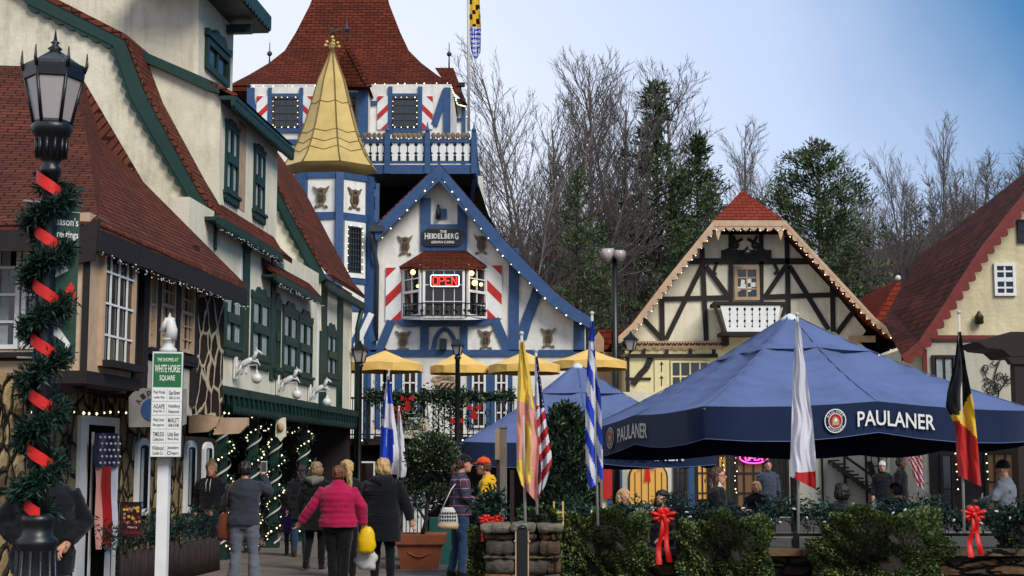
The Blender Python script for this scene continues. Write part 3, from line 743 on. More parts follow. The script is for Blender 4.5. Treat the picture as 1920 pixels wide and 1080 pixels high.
# ---- tower storey under the great roof
t_ = MB(); B = lambda *a: t_.pbox(F46, *a, .003, .07)
for x0, y0, x1, y1 in ((464, 165, 478, 262), (503, 165, 510, 262), (562, 165, 569, 262), (497, 262, 560, 272), (510, 176, 562, 183), (510, 241, 562, 249), (672, 160, 692, 250), (692, 190, 700, 198), (728, 163, 736, 250), (784, 163, 792, 250), (736, 176, 784, 182), (736, 241, 784, 248), (832, 165, 845, 250), (700, 190, 708, 197)):
    t_.pbox(F46, x0, y0, x1, y1, .003, .07 if (y1 - y0) > 30 else .066)
t_.ppoly(F46, [(474, 166), (482, 210), (478, 222), (474, 222)], .003, .062); t_.pbar(F46, (836, 170), (814, 236), .22, .003, .062)
part(tav, 'tower_timber', t_, 'blue_paint')
for x0, x1 in ((512, 560), (736, 783)):
    window(tav, F46, x0, 184, x1, 240, 4, 4, 'gutter_grey', 'glass_dark', .05, .025, .01, rail=True)
    light_string('lights framing the %s square window under the great roof' % ('left' if x0 < 600 else 'right'), fpts(F46, [(x0 + 1, 240), (x0 + 1, 184), (x1 - 1, 184), (x1 - 1, 240), (x0 + 1, 240)], .11), .17, .028)
for x0, x1, k in ((482, 508, 1), (562, 588, 0), (708, 733, 1), (785, 812, 0)): stripe_shutter(tav, F46, x0, 181, x1, 243, bool(k))
# projecting centre bay with its own little gable
FB = FY(45.7); m = MB(); m.pbox(FB, 612, 160, 690, 330, 0, -.9); part(tav, 'bay_wall', m, 'white_stucco')
m = MB(); m.pbox(FB, 672, 160, 691, 256, .003, .06); m.pbox(FB, 612, 160, 620, 256, .003, .06); m.pbox(FB, 636, 174, 672, 180, .003, .055); part(tav, 'bay_timber', m, 'blue_paint')
window(tav, FB, 640, 181, 670, 242, 3, 4, 'gutter_grey', 'glass_dark', .05, .025, .01)
# great roof: square, flared eaves, apex above the picture
cR = W(662, 158, 50.3); Yc = 50.3
def rz(y, r): return W(662, y, Yc - r).z
rp_ = []
for y, px in ((160, 213), (140, 180), (118, 148), (95, 122), (60, 103), (10, 80), (-45, 62), (-150, 40), (-330, 4)):
    r = px / FPX * 47.3; rp_.append((r, W(662, y, Yc - r).z))
gr = MB(); vs = []
for r, z in rp_: vs += [(cR.x - r, Yc - r, z), (cR.x + r, Yc - r, z), (cR.x + r, Yc + r, z), (cR.x - r, Yc + r, z)]
n = len(rp_)
gr.add(vs, [(i * 4 + k, i * 4 + (k + 1) % 4, (i + 1) * 4 + (k + 1) % 4, (i + 1) * 4 + k) for i in range(n - 1) for k in range(4)] + [(3, 2, 1, 0), (4 * n - 4, 4 * n - 3, 4 * n - 2, 4 * n - 1)])
r0, z0 = rp_[0]
gr.box(cR.x - r0 * .985, cR.x + r0 * .985, Yc - r0 * .985, Yc + r0 * .985, z0 - .16, z0 - .004)
part(tav, 'tower_roof', gr, 'dark_shingle')
m = MB(); F_ = FY(45.4); ap = W(650, 82, 45.4); bl = W(606, 160, 45.2); br = W(693, 163, 45.2); ridge_end = V((ap.x, 49, ap.z)); bl2 = V((bl.x, 47.5, bl.z)); br2 = V((br.x, 47.5, br.z))
m.add([ap, bl, br, ridge_end, bl2, br2], [(0, 1, 4, 3), (0, 3, 5, 2), (0, 2, 1), (1, 2, 5, 4)])
m.beam(ap, bl, .14, .14); m.beam(ap, br, .14, .14)
part(tav, 'bay_roof', m, 'dark_shingle')
# rear wing of the roof, right
m = MB(); p = [W(815, 127, 52), W(850, 127, 52), W(876, 196, 50.5), W(838, 162, 49.3)]
m.add([p[0], p[1], p[2], p[3], W(846, 127, 57), W(872, 210, 57)], [(0, 3, 2, 1), (1, 2, 5, 4)]); part(tav, 'wing_roof', m, 'dark_shingle')
FW_ = FY(51); m = MB(); m.pbox(FW_, 846, 185, 872, 330, 0, -5); part(tav, 'wing_wall', m, 'white_stucco')
m = MB(); m.pbox(FW_, 866, 185, 873, 330, .003, .06); m.pbox(FW_, 846, 222, 866, 228, .003, .05); m.pbox(FW_, 846, 185, 851, 330, .003, .06); part(tav, 'wing_timber', m, 'blue_paint')
light_string('lights along the front eave of the great red roof', fpts(F46, [(466, 167), (604, 166)], .35) , .3, .035, seed=2)
light_string('lights along the great roof eave right of the central dormer', fpts(F46, [(698, 163), (846, 161)], .35), .3, .035, seed=3)
light_string('lights on the little dormer eave behind the golden spire', fpts(FB, [(632, 158), (688, 155)], .3), .3, .035, seed=4)
light_string('lights down the right-hand corner eave of the tower', [W(846, 162, 46.4), W(858, 196, 48.5), W(874, 200, 50.4), W(876, 222, 50.4)], .2, .035, seed=5)
for x, y0, y1, Y in ((505, 126, 80, 48.5), (650, 84, 30, 46.2), (842, 128, 80, 52)):
    p, q = W(x, y0, Y), W(x, y1, Y); m = MB(); m.tube([p, V((p.x, p.y, q.z))], [.03, .012], 6); m.ball((p.x, p.y, p.z + (q.z - p.z) * .55), .09, 8); part(tav, 'roof_finial', m, 'gutter_grey')
# roof deck and balustrade
YB = 44.4; FBk = FY(YB); bal = MB(); bb = MB()
a0, b0 = FBk.px(678, 326); a1, b1 = FBk.px(890, 326)
deck = MB(); deck.box(a0, a1, YB + .05, 51, b0 - .02, b0 + .12); part(tav, 'deck', deck, 'gutter_grey')
bb.pbox(FBk, 678, 310, 890, 327, 0, .1); bb.pbox(FBk, 678, 261, 888, 268, 0, .1); bb.pbox(FBk, 678, 303, 888, 307, 0, .06)
for x in (727, 802, 889): bb.pbox(FBk, x - 5, 250, x + 5, 327, .02, .16); a, b = FBk.px(x, 250); bb.lathe((a, YB - .09, b), [(.05, 0), (.08, .08), (.03, .16), (.01, .34)], 8)
rX = FBk.px(890, 300)[0]
ztop, zbot = FBk.px(890, 262)[1], FBk.px(890, 312)[1]
bb.box(rX - .05, rX + .05, YB, 51, ztop - .1, ztop); bb.box(rX - .05, rX + .06, YB, 51, zbot - .28, zbot)
for i in range(22): y = YB + .3 * (i + 1); bb.box(rX - .025, rX + .025, y - .025, y + .025, zbot, ztop - .1)
bb.beam((rX - .02, YB + .4, zbot - .3), (rX - .35, 47.5, zbot - 2.2), .12, .12)
part(tav, 'deck_railing', bb, 'blue_paint')
bw = MB()
for s0, s1 in ((682, 721), (733, 796), (808, 883)):
    A0, A1 = FBk.px(s0, 270)[0], FBk.px(s1, 270)[0]; zl, zh = FBk.px(s0, 302)[1], FBk.px(s0, 269)[1]
    nb_ = round((A1 - A0) / .24); w = (A1 - A0) / nb_
    for i in range(nb_):
        x = A0 + w * i; h = zh - zl; g = .045
        P = [(g, 0), (w - g, 0), (w - g, .25), (w - .015, .33), (w - .07, .42), (w - .015, .5), (w - .015, .8), (w - .06, .88), (w - g, 1), (g, 1), (.06, .88), (.015, .8), (.015, .5), (.07, .42), (.015, .33), (g, .25)]
        bw.fpoly(FBk, [(x + u, zl + v * h) for u, v in P], .02, .05)
part(tav, 'balustrade', bw, 'white_paint')
m = MB(); m.fbox(FBk, FBk.px(682, 300)[0], FBk.px(884, 300)[0], FBk.px(690, 303)[1], FBk.px(690, 268)[1], -.03, -.01); part(tav, 'baluster_gap_sheet', m, 'gutter_grey')  # added sheet, coloured to make the gaps between balusters read dark
m = MB()
for i in range(22):
    x = 684 + i * 9.2
    if min(abs(x - q) for q in (727, 802)) < 5: continue
    a, b = FBk.px(x, 261); m.ball((a, YB - .05, b + .1), (.075, .02, .1), 8)
part(tav, 'railing_crest', m, 'emblem_bronze')
light_string('lights along the top rail of the roof deck', fpts(FBk, [(680, 262), (888, 262)], .14), .3, .03, seed=6)
light_string('lights along the receding side rail of the roof deck', [(rX, YB, ztop + .05), (rX, 51, ztop + .05)], .3, .03, seed=7)
light_string('lights under the left slope of the tavern gable', fpts(FH, [(714, 458), (821, 340)], .56), .32, .035, seed=8)
light_string('lights under the long right slope of the tavern gable', fpts(FH, [(829, 340), (938, 480), (1028, 571), (1070, 602), (1098, 616)], .56), .32, .035, seed=9)
# left flank of the tavern behind the shops
m = MB(); m.ppoly(FY(44), [(497, 985), (497, 316), (528, 328), (584, 372), (584, 985)], 0, -2); part(tav, 'side_wall', m, 'white_stucco')
m = MB(); m.pbar(FY(44), (522, 330), (586, 380), .34, .003, .08); m.pbox(FY(44), 560, 395, 586, 402, .003, .06); part(tav, 'side_timber', m, 'blue_paint')
m = MB(); m.ppoly(FY(44), [(520, 322), (530, 322), (592, 368), (588, 372)], .2, -2); part(tav, 'side_roof', m, 'dark_shingle')
# white brace at the turret foot
m = MB(); m.pbar(FY(41.0), (668, 650), (697, 588), .16, 0, .1); part(tav, 'white_brace', m, 'white_paint')
m = MB(); m.pbar(FY(41.05), (655, 655), (690, 590), .14, 0, .1); m.pbar(FY(41.05), (700, 640), (690, 600), .14, 0, .09); part(tav, 'turret_brace', m, 'blue_paint')
# flood light and flagpole behind the deck
m = MB(); p = W(864, 162, 50); m.box(p.x - .14, p.x + .14, p.y - .1, p.y + .1, p.z, p.z + .12); m.tube([(p.x, p.y, p.z), (p.x, p.y, p.z - .5)], .025, 6); single('flood_light', 'small black flood light on the right corner of the red tower roof', 'lamp', m, 'black_iron')
m = MB(); p = FH.pt(*FH.px(831, 657), .14); q = FH.pt(*FH.px(831, 636), .14); m.box(p.x - .1, p.x + .1, p.y - .1, p.y + .08, p.z, q.z); single('wall_speaker', 'small black loudspeaker inside the blue arch on the tavern wall', 'speaker', m, 'black_iron')
# ================================================================== stone cottage with the brown upper floor (left)
A0, A1c = -7.04, -6.4
FC = FL(A1c); F0 = FL(A0)
def LX(a, y): return a + KL * y
cot = thing('cottage', 'shop cottage with red shingled roof, brown jettied upper floor and rubble stone ground floor', 'building', (LX(A0, 19), 19, 0))
def plan(mb, pts, z0, z1, m=0): return mb.prism([(x, y, z0) for x, y in pts], (0, 0, z1 - z0), m)
lw = plan(MB(), [(LX(A0, 12), 12), (LX(A0, 23.2), 23.2), (-12, 23.2), (-14, 12)], 0, 2.62); part(cot, 'stone_wall', lw, 'field_stone')
Yf = 17.15
uw = plan(MB(), [(LX(A1c, Yf), Yf), (LX(A1c, 22.75), 22.75), (-11, 22.75), (-14, Yf)], 2.62, 4.5); part(cot, 'upper_wall', uw, 'brown_timber')
# roof
E0 = V((LX(-6.0, 16.4), 16.4, W(185, 418, 16.4).z)); E1 = V((LX(-6.0, 22.6), 22.6, W(455, 533, 22.6).z)); K1 = W(190, 262, 22.6); T1 = W(152, 142, 22.6)
FWl = V((-14, 16.4, E0.z)); TWl = V((-14, 22.2, T1.z + .25)); TW2 = V((T1.x - .1, 22.3, T1.z + .05))
Km = E0.lerp(T1, .55) + V((0, 0, -.12)); 
rf = MB(); th = V((0, 0, -.12))
top = [E0, E1, K1, T1, TW2, TWl, FWl, Km]
rf.add(top + [E0 + th, E1 + th, FWl + th], [(0, 1, 2, 7), (7, 2, 3), (0, 7, 3, 4, 5, 6), (8, 9, 1, 0), (10, 8, 0, 6), (8, 10, 9)])
rf.add([E1, K1, T1, TW2, V((-14, 24.4, T1.z - 1)), V((-8.5, 24.4, 4.4)), V((LX(A0, 24), 24.4, 4.4))], [(0, 6, 5, 4, 3, 2, 1)])
part(cot, 'roof', rf, 'red_shingle')
fb = MB(); fb.beam(E0 + V((0, -.02, -.2)), E1 + V((0, 0, -.2)), .06, .24); fb.beam(FWl + V((0, .02, -.2)), E0 + V((0, -.0, -.2)), .06, .24)
fb.prism([E0 + V((0, 0, -.1)), E1 + V((0, 0, -.1)), V((LX(A1c, 22.6), 22.6, E1.z - .12)), V((LX(A1c, 17.1), 17.1, E0.z - .12))], (0, 0, -.03)); 
fb.prism([E0 + V((.02, -.04, .05)), E0 + V((-.02, -.04, -.42)), E0 + V((-.42, -.04, -.5)), E0 + V((-.3, -.04, -.1))], (0, .05, 0))
part(cot, 'eave_board', fb, 'dark_timber')
# side face: frames, windows
t_ = MB(); P = lambda x0, y0, x1, y1, n0, n1, m=0, mb=None: (mb or t_).pbox(FC, x0, y0, x1, y1, n0, n1, m)
FCb = FC.off(.28)      # bay face
bx = MB()
b0 = FCb.px(168, 430); b1 = FCb.px(262, 430); zb = FCb.px(168, 700)[1]; zt = FCb.px(168, 425)[1]
bx.fbox(FCb, b0[0], b1[0], zb, 4.4, -.4, 0); part(cot, 'bay_wall', bx, 'peach_timber')
t_.fbox(FCb, b0[0] - .02, b0[0] + .01, zb, zt, -.05, .02); xx = FCb.px(252, 500)[0]; t_.fbox(FCb, xx, xx + .1, zb, zt - .1, -.3, .022)
t_.fbox(FCb, b0[0] - .05, b1[0] + .05, zb - .12, zb + .02, -.35, .04)
sx0, sz = FCb.px(184, 681); sx1 = FCb.px(254, 681)[0]; t_.fbox(FCb, sx0, sx1, sz - .04, sz + .04, .004, .16)
for x0, x1 in ((264, 274), (289, 296), (324, 333), (359, 366)): P(x0, 460, x1, 760, .003, .07)
P(272, 650, 362, 663, .003, .09); P(272, 487, 366, 497, .003, .06)
for y in (668,): P(300, 668, 362, 676, .003, .08)
part(cot, 'timber_frame', t_, 'dark_timber')
window(cot, FCb, 190, 447, 252, 687, 1, 1, 'peach_timber', 'glass_dark', .07, .018, 0, dp=.05)
m = MB(); wa0, wb1 = FCb.px(190, 447); wa1 = FCb.px(252, 447)[0]; wb0 = FCb.px(190, 687)[1]
for i in range(1, 4): a = wa0 + (wa1 - wa0) * i / 4; m.fbox(FCb, a - .014, a + .014, wb0 + .07, wb1 - .07, .02, .036)
for i in range(1, 4): b = wb0 + (wb1 - wb0) * i / 4; m.fbox(FCb, wa0 + .07, wa1 - .07, b - .012, b + .012, .0205, .038)
part(cot, 'window_bars', m, 'white_paint')
for x0, x1, yt in ((275, 288, 488), (297, 323, 488), (334, 359, 508)):
    window(cot, FC, x0, yt, x1, 652 + (x0 > 330) * 8, 3, 6, 'peach_timber', 'glass_dark', .05, .018, .0, rail=True, curtain=[(.08, .42)] if x0 > 330 else None)
m = MB(); m.pbox(FC, 274, 676, 362, 770, .004, .02); part(cot, 'infill_panel', m, 'pale_plaster')
m = MB(); m.pbox(FC, 363, 530, 416, 776, .004, .05); part(cot, 'stone_panel', m, 'patch_stone')
# front face (towards us)
FF = FY(Yf); t_ = MB()
ex = FF.px(165, 500)[0]
t_.pbox(FF, -80, 430, 165, 452, .01, .1); t_.pbox(FF, -80, 700, 165, 738, .01, .12); t_.pbox(FF, -80, 662, 142, 672, .01, .16); t_.pbox(FF, 150, 425, 166, 735, .01, .11); t_.pbox(FF, 92, 672, 100, 700, .01, .05)
t_.pbox(FF, -80, 672, 150, 677, .01, .045)
part(cot, 'front_timber', t_, 'dark_timber')
m = MB(); m.pbox(FF, 136, 440, 149, 700, .01, .06); m.pbox(FF, -80, 677, 91, 700, .01, .03); m.pbox(FF, 100, 677, 136, 700, .01, .03); m.pbox(FF, -80, 655, 136, 662, .01, .05); part(cot, 'front_panel', m, 'peach_timber')
window(cot, FF, -40, 452, 44, 655, 2, 4, 'white_paint', 'glass_dark', .05, .03, 0, curtain=[(.55, .8)]); window(cot, FF, 48, 452, 132, 655, 2, 4, 'white_paint', 'glass_dark', .05, .03, 0)
# jetty soffit joists
m = MB()
for i in range(9):
    y = 17.4 + i * .62; m.beam((LX(A0, y) - .1, y, 2.55), (LX(A1c, y) - .02, y, 2.55), .12, .13)
plan(m, [(LX(A0, Yf) - 5, Yf - .02), (LX(A1c, Yf), Yf - .02), (LX(A1c, 22.8), 22.8), (LX(A0, 22.8), 22.8)], 2.6, 2.64); part(cot, 'jetty_joist', m, 'dark_timber')
m = MB()
for x, y in ((412, 783),):
    p = FC.pt(*FC.px(x, y)); m.prism([p + V((0, 0, .0)), p + V((.42, 0, 0)), p + V((.42, 0, -.12)), p + V((.3, 0, -.24)), p + V((-.1, 0, -.26))], (0, .16, 0))
    p = F0.pt(*F0.px(352, 778), .02); m.prism([p, p + V((.5, 0, 0)), p + V((.5, 0, -.12)), p + V((.3, 0, -.26)), p + V((0, 0, -.28))], (0, .16, 0))
part(cot, 'jetty_bracket', m, 'peach_timber')
# ground floor openings
m = MB(); m.pbox(F0, 146, 778, 218, 1300, 0, .05, 0); dr = part(cot, 'door_frame', m, 'white_paint')
m = MB(); m.pbox(F0, 160, 796, 208, 1300, .051, .06); part(dr, 'door', m, 'dark_void')
m = MB(); m.pbox(F0, 190, 950, 200, 1300, .062, .07); m.pbox(F0, 163, 810, 166, 1300, .062, .08); part(dr, 'door_rail', m, 'white_paint')
def arch_window(x0, x1, yt, yb, spring):
    a0 = F0.px(x0, yb)[0]; a1 = F0.px(x1, yb)[0]; zb = F0.px(x0, yb)[1]; zs = F0.px(x0, spring)[1]; zt = F0.px(x0, yt)[1]
    def P(k, e=0): 
        return [(a0 + e, zb + e), (a1 - e, zb + e)] + [((a0 + a1) / 2 + ((a1 - a0) / 2 - e) * math.cos(math.pi * i / 8), zs + (zt - zs - e) * math.sin(math.pi * i / 8)) for i in range(9)]
    m = MB(); m.fpoly(F0, P(0), .0, .05); w = part(cot, 'arched_window', m, 'white_paint')
    m = MB(); m.fpoly(F0, P(0, .1), .051, .056); part(w, 'pane', m, 'glass_dark'); c = MB(); q = P(0, .1); c.fpoly(F0, [(a0 + .12, zb + .12), (a0 + (a1 - a0) * .42, zb + .12), (a0 + (a1 - a0) * .42, zs), (a0 + .12, zs)], .057, .062); part(w, 'curtain', c, 'curtain')
arch_window(249, 273, 820, 968, 840); arch_window(342, 361, 825, 962, 842); arch_window(377, 394, 828, 900, 842)
light_string('sagging white lights along the brown cottage eave above the windows', [E0 + V((.03, 0, -.3)), E0.lerp(E1, .3) + V((.03, 0, -.36)), E0.lerp(E1, .6) + V((.03, 0, -.33)), E1 + V((.03, 0, -.34))], .06, .012, jit=.05, seed=11, glow='statue_white')
pts = [F0.pt(*F0.px(x, 772), .18) for x in (20, 60, 105, 150, 190, 235, 280, 340, 372, 412)]
light_string('warm lights along the top of the rubble stone wall', [p + V((0, 0, -.03 * (i % 2))) for i, p in enumerate(pts)], .24, .026, seed=12)

# ================================================================== green trimmed cream shop building
shop = thing('shop_building', 'long cream plastered shop building with green trim, two gables and red shingled dormer roof', 'building', (LX(A0, 30), 30, 0))
YA, YA2 = 24.6, 29.0
FA = FY(YA)
# gable wall facing the camera
gw = [(-120, -140), (70, -12), (228, 68), (262, 178), (392, 408), (400, 470), (400, 780), (-120, 780)]
m = MB(); m.ppoly(FA, gw, 0, -.3); part(shop, 'gable_wall', m, 'cream_stucco')
bw_ = MB()
outer = [(-120, -150), (60, -22), (232, 66), (272, 172), (402, 398), (410, 412)]
inner = [(-120, -120), (55, 10), (215, 88), (250, 190), (380, 412), (384, 425)]
bw_.ppoly(FA, outer + inner[::-1], .02, .1)
oi = [FA.px(*p) for p in inner]
for p, q in zip(oi[1:], oi[2:]): scallop(bw_, FA, p, q, .09, .22, .025, .08, side=-1, lob=.6)
part(shop, 'bargeboard', bw_, 'green_paint')
# right roof slope of the first gable, with flare
def loftroof(mb, pts0, dvec, th=.1):
    n = len(pts0); vs = [p for p in pts0] + [p + dvec for p in pts0] + [p + V((0, 0, -th)) for p in pts0] + [p + dvec + V((0, 0, -th)) for p in pts0]
    mb.add(vs, [(i, i + 1, n + i + 1, n + i) for i in range(n - 1)] + [(2 * n + i, 3 * n + i, 3 * n + i + 1, 2 * n + i + 1) for i in range(n - 1)] + [(n - 1, 2 * n - 1, 4 * n - 1, 3 * n - 1)] + [(i, 2 * n + i, 2 * n + i + 1, i + 1) for i in range(n - 1)] + [(n + i + 1, 3 * n + i + 1, 3 * n + i, n + i) for i in range(n - 1)])
rf = MB(); base = [W(*p, YA - .12) for p in ((-120, -152), (60, -26), (236, 64), (277, 172), (356, 318), (398, 388), (424, 412))]
loftroof(rf, base, DL * 4.75); part(shop, 'roof', rf, 'red_shingle')
# upper facade wall (receding)
fw = MB(); zA = FA.px(400, 410)[1]; zBand = F0.px(415, 738)[1]
a_of = lambda Y: Y / DL.y
fw.fbox(F0, a_of(YA) - 1.5, a_of(36.4), zBand, 5.78, -3, 0)
fw.fbox(F0, a_of(YA) , a_of(YA2 + .6), 5.78, zA + .1, -2.5, 0)
part(shop, 'facade_wall', fw, 'cream_plaster')
# eave fascia with icicle trim
tr = MB(); p = F0.px(398, 402); q = F0.px(520, 470)
FE = F0.off(.22)
p = FE.px(408, 410); q = FE.px(527, 474); scallop(tr, FE, p, (q[0], p[1]), .14, .13, -.02, .04)
tr.fbox(FE, p[0], q[0], p[1] - .02, p[1] + .04, -.22, .03)
part(shop, 'eave_board', tr, 'green_paint')
light_string('lights under the green eave beside the cream gable', [FE.pt(p[0], p[1] - .14, .06), FE.pt(q[0], p[1] - .14, .06)], .07, .013, jit=.05, seed=13, glow='statue_white')
# posts, window trim
t_ = MB()
def post(x0, x1, yt, yb, n=.035): 
    a0 = F0.px(x0, 600)[0]; a1 = F0.px(x1, 600)[0]; t_.fbox(F0, a0, a1, F0.px(x0, yb)[1], F0.px(x0, yt)[1], .003, n)
t_.pbox(FA, 388, 404, 409, 470, .02, .14)
post(453, 464, 440, 683); post(506, 514, 478, 712); post(599, 611, 520, 760); post(632, 641, 548, 775)
t_.ppoly(F0, [(440, 430), (475, 455), (463, 475), (456, 470)], .004, .06)
part(shop, 'timber_frame', t_, 'green_paint')
tw = MB()
for x in (450.5, 465.5, 597, 613): tw.pbox(F0, x - 1.2, 480 if x < 500 else 560, x + 1.2, 700 if x < 500 else 760, .003, .02)
part(shop, 'white_edging', tw, 'white_paint')
def crown(mb, F, a0, a1, z, h, n0, n1):
    k = 18; pts = [(a0, z), (a1, z)]
    for i in range(k + 1):
        t = 1 - i / k; u = abs(t - .5) * 2
        pts.append((a0 + (a1 - a0) * t, z + h * (.3 + .55 * (1 - u) + .16 * math.cos(t * math.pi * 6))))
    mb.fpoly(F, pts, n0, n1)
def green_window(F, x0, x1, yt, yb, crownh=.28, sill=True):
    a0 = F.px(x0, 600)[0]; a1 = F.px(x1, 600)[0]; zt = F.px(x0, yt)[1]; zb = F.px(x0, yb)[1]
    w = window_m(shop, F, a0, a1, zb, zt, 2, 2, 'green_paint', 'glass_dark', .08, .07, .0, rail=True, curtain=[(.06, .36), (.64, .94)], dp=.04)
    sl = MB(); m = MB(); crown(m, F, a0 - .04, a1 + .04, zt + .002, crownh, .002, .045); 
    if sill:
        sl.fbox(F, a0 - .06, a1 + .06, zb - .06, zb - .002, .002, .09); scallop(sl, F, (a0 - .03, zb - .06), (a1 + .03, zb - .06), .15, .14, .004, .06)
    part(w, 'carved_crown', m, 'green_paint'); part(w, 'carved_sill', sl, 'green_paint'); return w
for x0, x1, yt, yb in ((420, 449, 540, 645), (470, 503, 556, 668), (513, 524, 570, 690), (529, 556, 582, 690), (559, 584, 597, 702), (612, 630, 622, 704)): green_window(F0, x0, x1, yt, yb)
# skirt roof between the two gables
FS = F0.off(.27); m = MB(); p = FS.px(516, 512); q = FS.px(602, 556)
m.prism([F0.pt(p[0], p[1] + .3, .01), FS.pt(p[0], p[1], .02), FS.pt(p[0], p[1] - .06, .02), F0.pt(p[0], p[1] + .16, .01)], DL * (q[0] - p[0])); part(shop, 'skirt_roof', m, 'red_shingle')
m = MB(); scallop(m, FS, (p[0], p[1] - .04), (q[0], p[1] - .04), .14, .13, -.02, .03); m.fbox(FS, p[0], q[0], p[1] - .07, p[1] - .02, -.26, .026); part(shop, 'skirt_trim', m, 'green_paint')
light_string('lights under the short skirt roof between the green gables', [FS.pt(p[0], p[1] - .18, .05), FS.pt(q[0], p[1] - .18, .05)], .07, .013, jit=.05, seed=14, glow='statue_white')
# second gable
YG = 32.7; FG = FY(YG)
m = MB(); m.ppoly(FG, [(400, 200), (470, 262), (495, 300), (545, 410), (602, 522), (602, 620), (400, 620)], 0, -.3); part(shop, 'gable_wall', m, 'cream_plaster')
m = MB(); o_ = [(495, 300), (550, 408), (606, 508), (612, 522)]; i_ = [(484, 306), (536, 416), (592, 522), (596, 534)]; m.ppoly(FG, [(470, 262)] + o_ + i_[::-1] + [(455, 268)], .02, .12)
for p, q in zip([FG.px(*k) for k in i_], [FG.px(*k) for k in i_][1:]): scallop(m, FG, p, q, .09, .24, .03, .09, side=-1, lob=.6)
part(shop, 'bargeboard', m, 'green_paint')
rf = MB(); base = [W(*p, YG - .15) for p in ((440, 215), (497, 297), (553, 404), (600, 490), (622, 515))]; loftroof(rf, base, DL * 3.9); part(shop, 'roof', rf, 'red_shingle')
m = MB(); scallop(m, FS, FS.px(612, 528), (a_of(36.5), FS.px(612, 528)[1]), .2, .14, -.02, .04); part(shop, 'eave_board', m, 'green_paint')
m = MB(); m.tube([FS.pt(a_of(36.3), FS.px(612, 528)[1] - .1, .0), F0.pt(a_of(36.3), 4.9, .16), F0.pt(a_of(36.3), .3, .16)], .06, 8); part(shop, 'downpipe', m, 'green_paint')
m = MB(); m.box(-10, LX(A0, 36.4), 36.2, 36.42, zBand, 5.7); part(shop, 'end_wall', m, 'cream_plaster'); m = MB(); m.box(-10, LX(A0, 36.4), 36.25, 36.4, 0, zBand - .01); part(shop, 'arcade_end_wall', m, 'dark_timber')  # lower end wall coloured dark to carry the shade inside the arcade
# shed dormer on the first roof
YD = 25.3; Xd = W(411, 300, YD).x; ad = Xd - KL * YD; FD = FL(ad); FDf = FY(YD)
m = MB(); m.ppoly(FDf, [(262, 112), (410, 178), (412, 385), (398, 380), (300, 210)], 0, -.15)
zt = FD.px(412, 178)[1]; m.fbox(FD, a_of(YD), a_of(29.4), FD.px(412, 395)[1], zt, -1.6, 0); part(shop, 'dormer_wall', m, 'cream_plaster')
m = MB(); a = FD.px(446, 300)[0]; b = FD.px(460, 300)[0]; m.fbox(FD, a, b, FD.px(446, 390)[1], zt - .15, .003, .01); part(shop, 'painted_recess', m, 'tan_timber')  # flat darker strip painting the shaded gap between the two dormers
m = MB(); m.ppoly(FDf, [(250, 90), (412, 160), (414, 178), (392, 172), (300, 130), (256, 112)], .02, .12); m.ppoly(FDf, [(385, 160), (412, 168), (412, 184)], .015, .1)
FDe = FD.off(.24); zt2 = FDe.px(420, 172)[1]; scallop(m, FDe, (a_of(YD) - .1, zt2), (a_of(29.6), zt2), .18, .16, -.03, .05); m.fbox(FDe, a_of(YD) - .1, a_of(29.6), zt2, zt2 + .07, -.24, .06); part(shop, 'dormer_fascia', m, 'green_paint')
m = MB(); q0 = W(250, 88, YD - .1); q1 = FDe.pt(a_of(YD) - .1, zt2 + .1, .08); m.add([q0, q1, q1 + DL * 4.3, q0 + DL * 4.3, q0 + V((0, 0, -.06)), q1 + V((0, 0, -.06))], [(0, 1, 2, 3), (0, 4, 5, 1)]); part(shop, 'dormer_roof', m, 'dark_shingle')
for x0, x1, yt, yb in ((414, 438, 222, 352), (469, 489, 270, 388)): green_window(FD, x0, x1, yt, yb, .14)
# upper tower block behind
YC = 27.0; FCt = FY(YC); m = MB(); m.ppoly(FCt, [(90, -60), (372, -60), (372, 260), (90, 260)], 0, -.2)
Xc = W(371, 60, YC).x; ac = Xc - KL * YC; FT = FL(ac); m.fbox(FT, a_of(YC), FT.px(438, 60)[0], 7, W(371, -80, YC).z, -3, 0); part(shop, 'tower_wall', m, 'cream_stucco')
window(shop, FT, 384, 68, 427, 128, 2, 1, 'green_paint', 'glass_brown', .12, .1, 0, name='window')
m = MB(); a0_, a1_ = FT.px(383, 60)[0], FT.px(428, 60)[0]; zc = FT.px(384, 66)[1]; crown(m, FT, a0_, a1_, zc, .3, .002, .1); 
part(shop, 'window_crown', m, 'green_paint')
m = MB(); zs = FT.px(432, 46)[1]; m.fbox(FT, a_of(YC) - 1, FT.px(436, 50)[0] + .5, zs, zs + .18, -1, .62)
FTe = FT.off(.62); scallop(m, FTe, (a_of(YC) - 1, zs + .34), (FT.px(436, 50)[0] + .5, zs + .34), .34, .22, .0, .05, lob=.25)
m.fbox(FT, FT.px(424, 56)[0], FT.px(424, 56)[0] + .14, FT.px(424, 62)[1], FT.px(424, 55)[1] + .1, 0, .5); part(shop, 'tower_eave', m, 'green_paint')
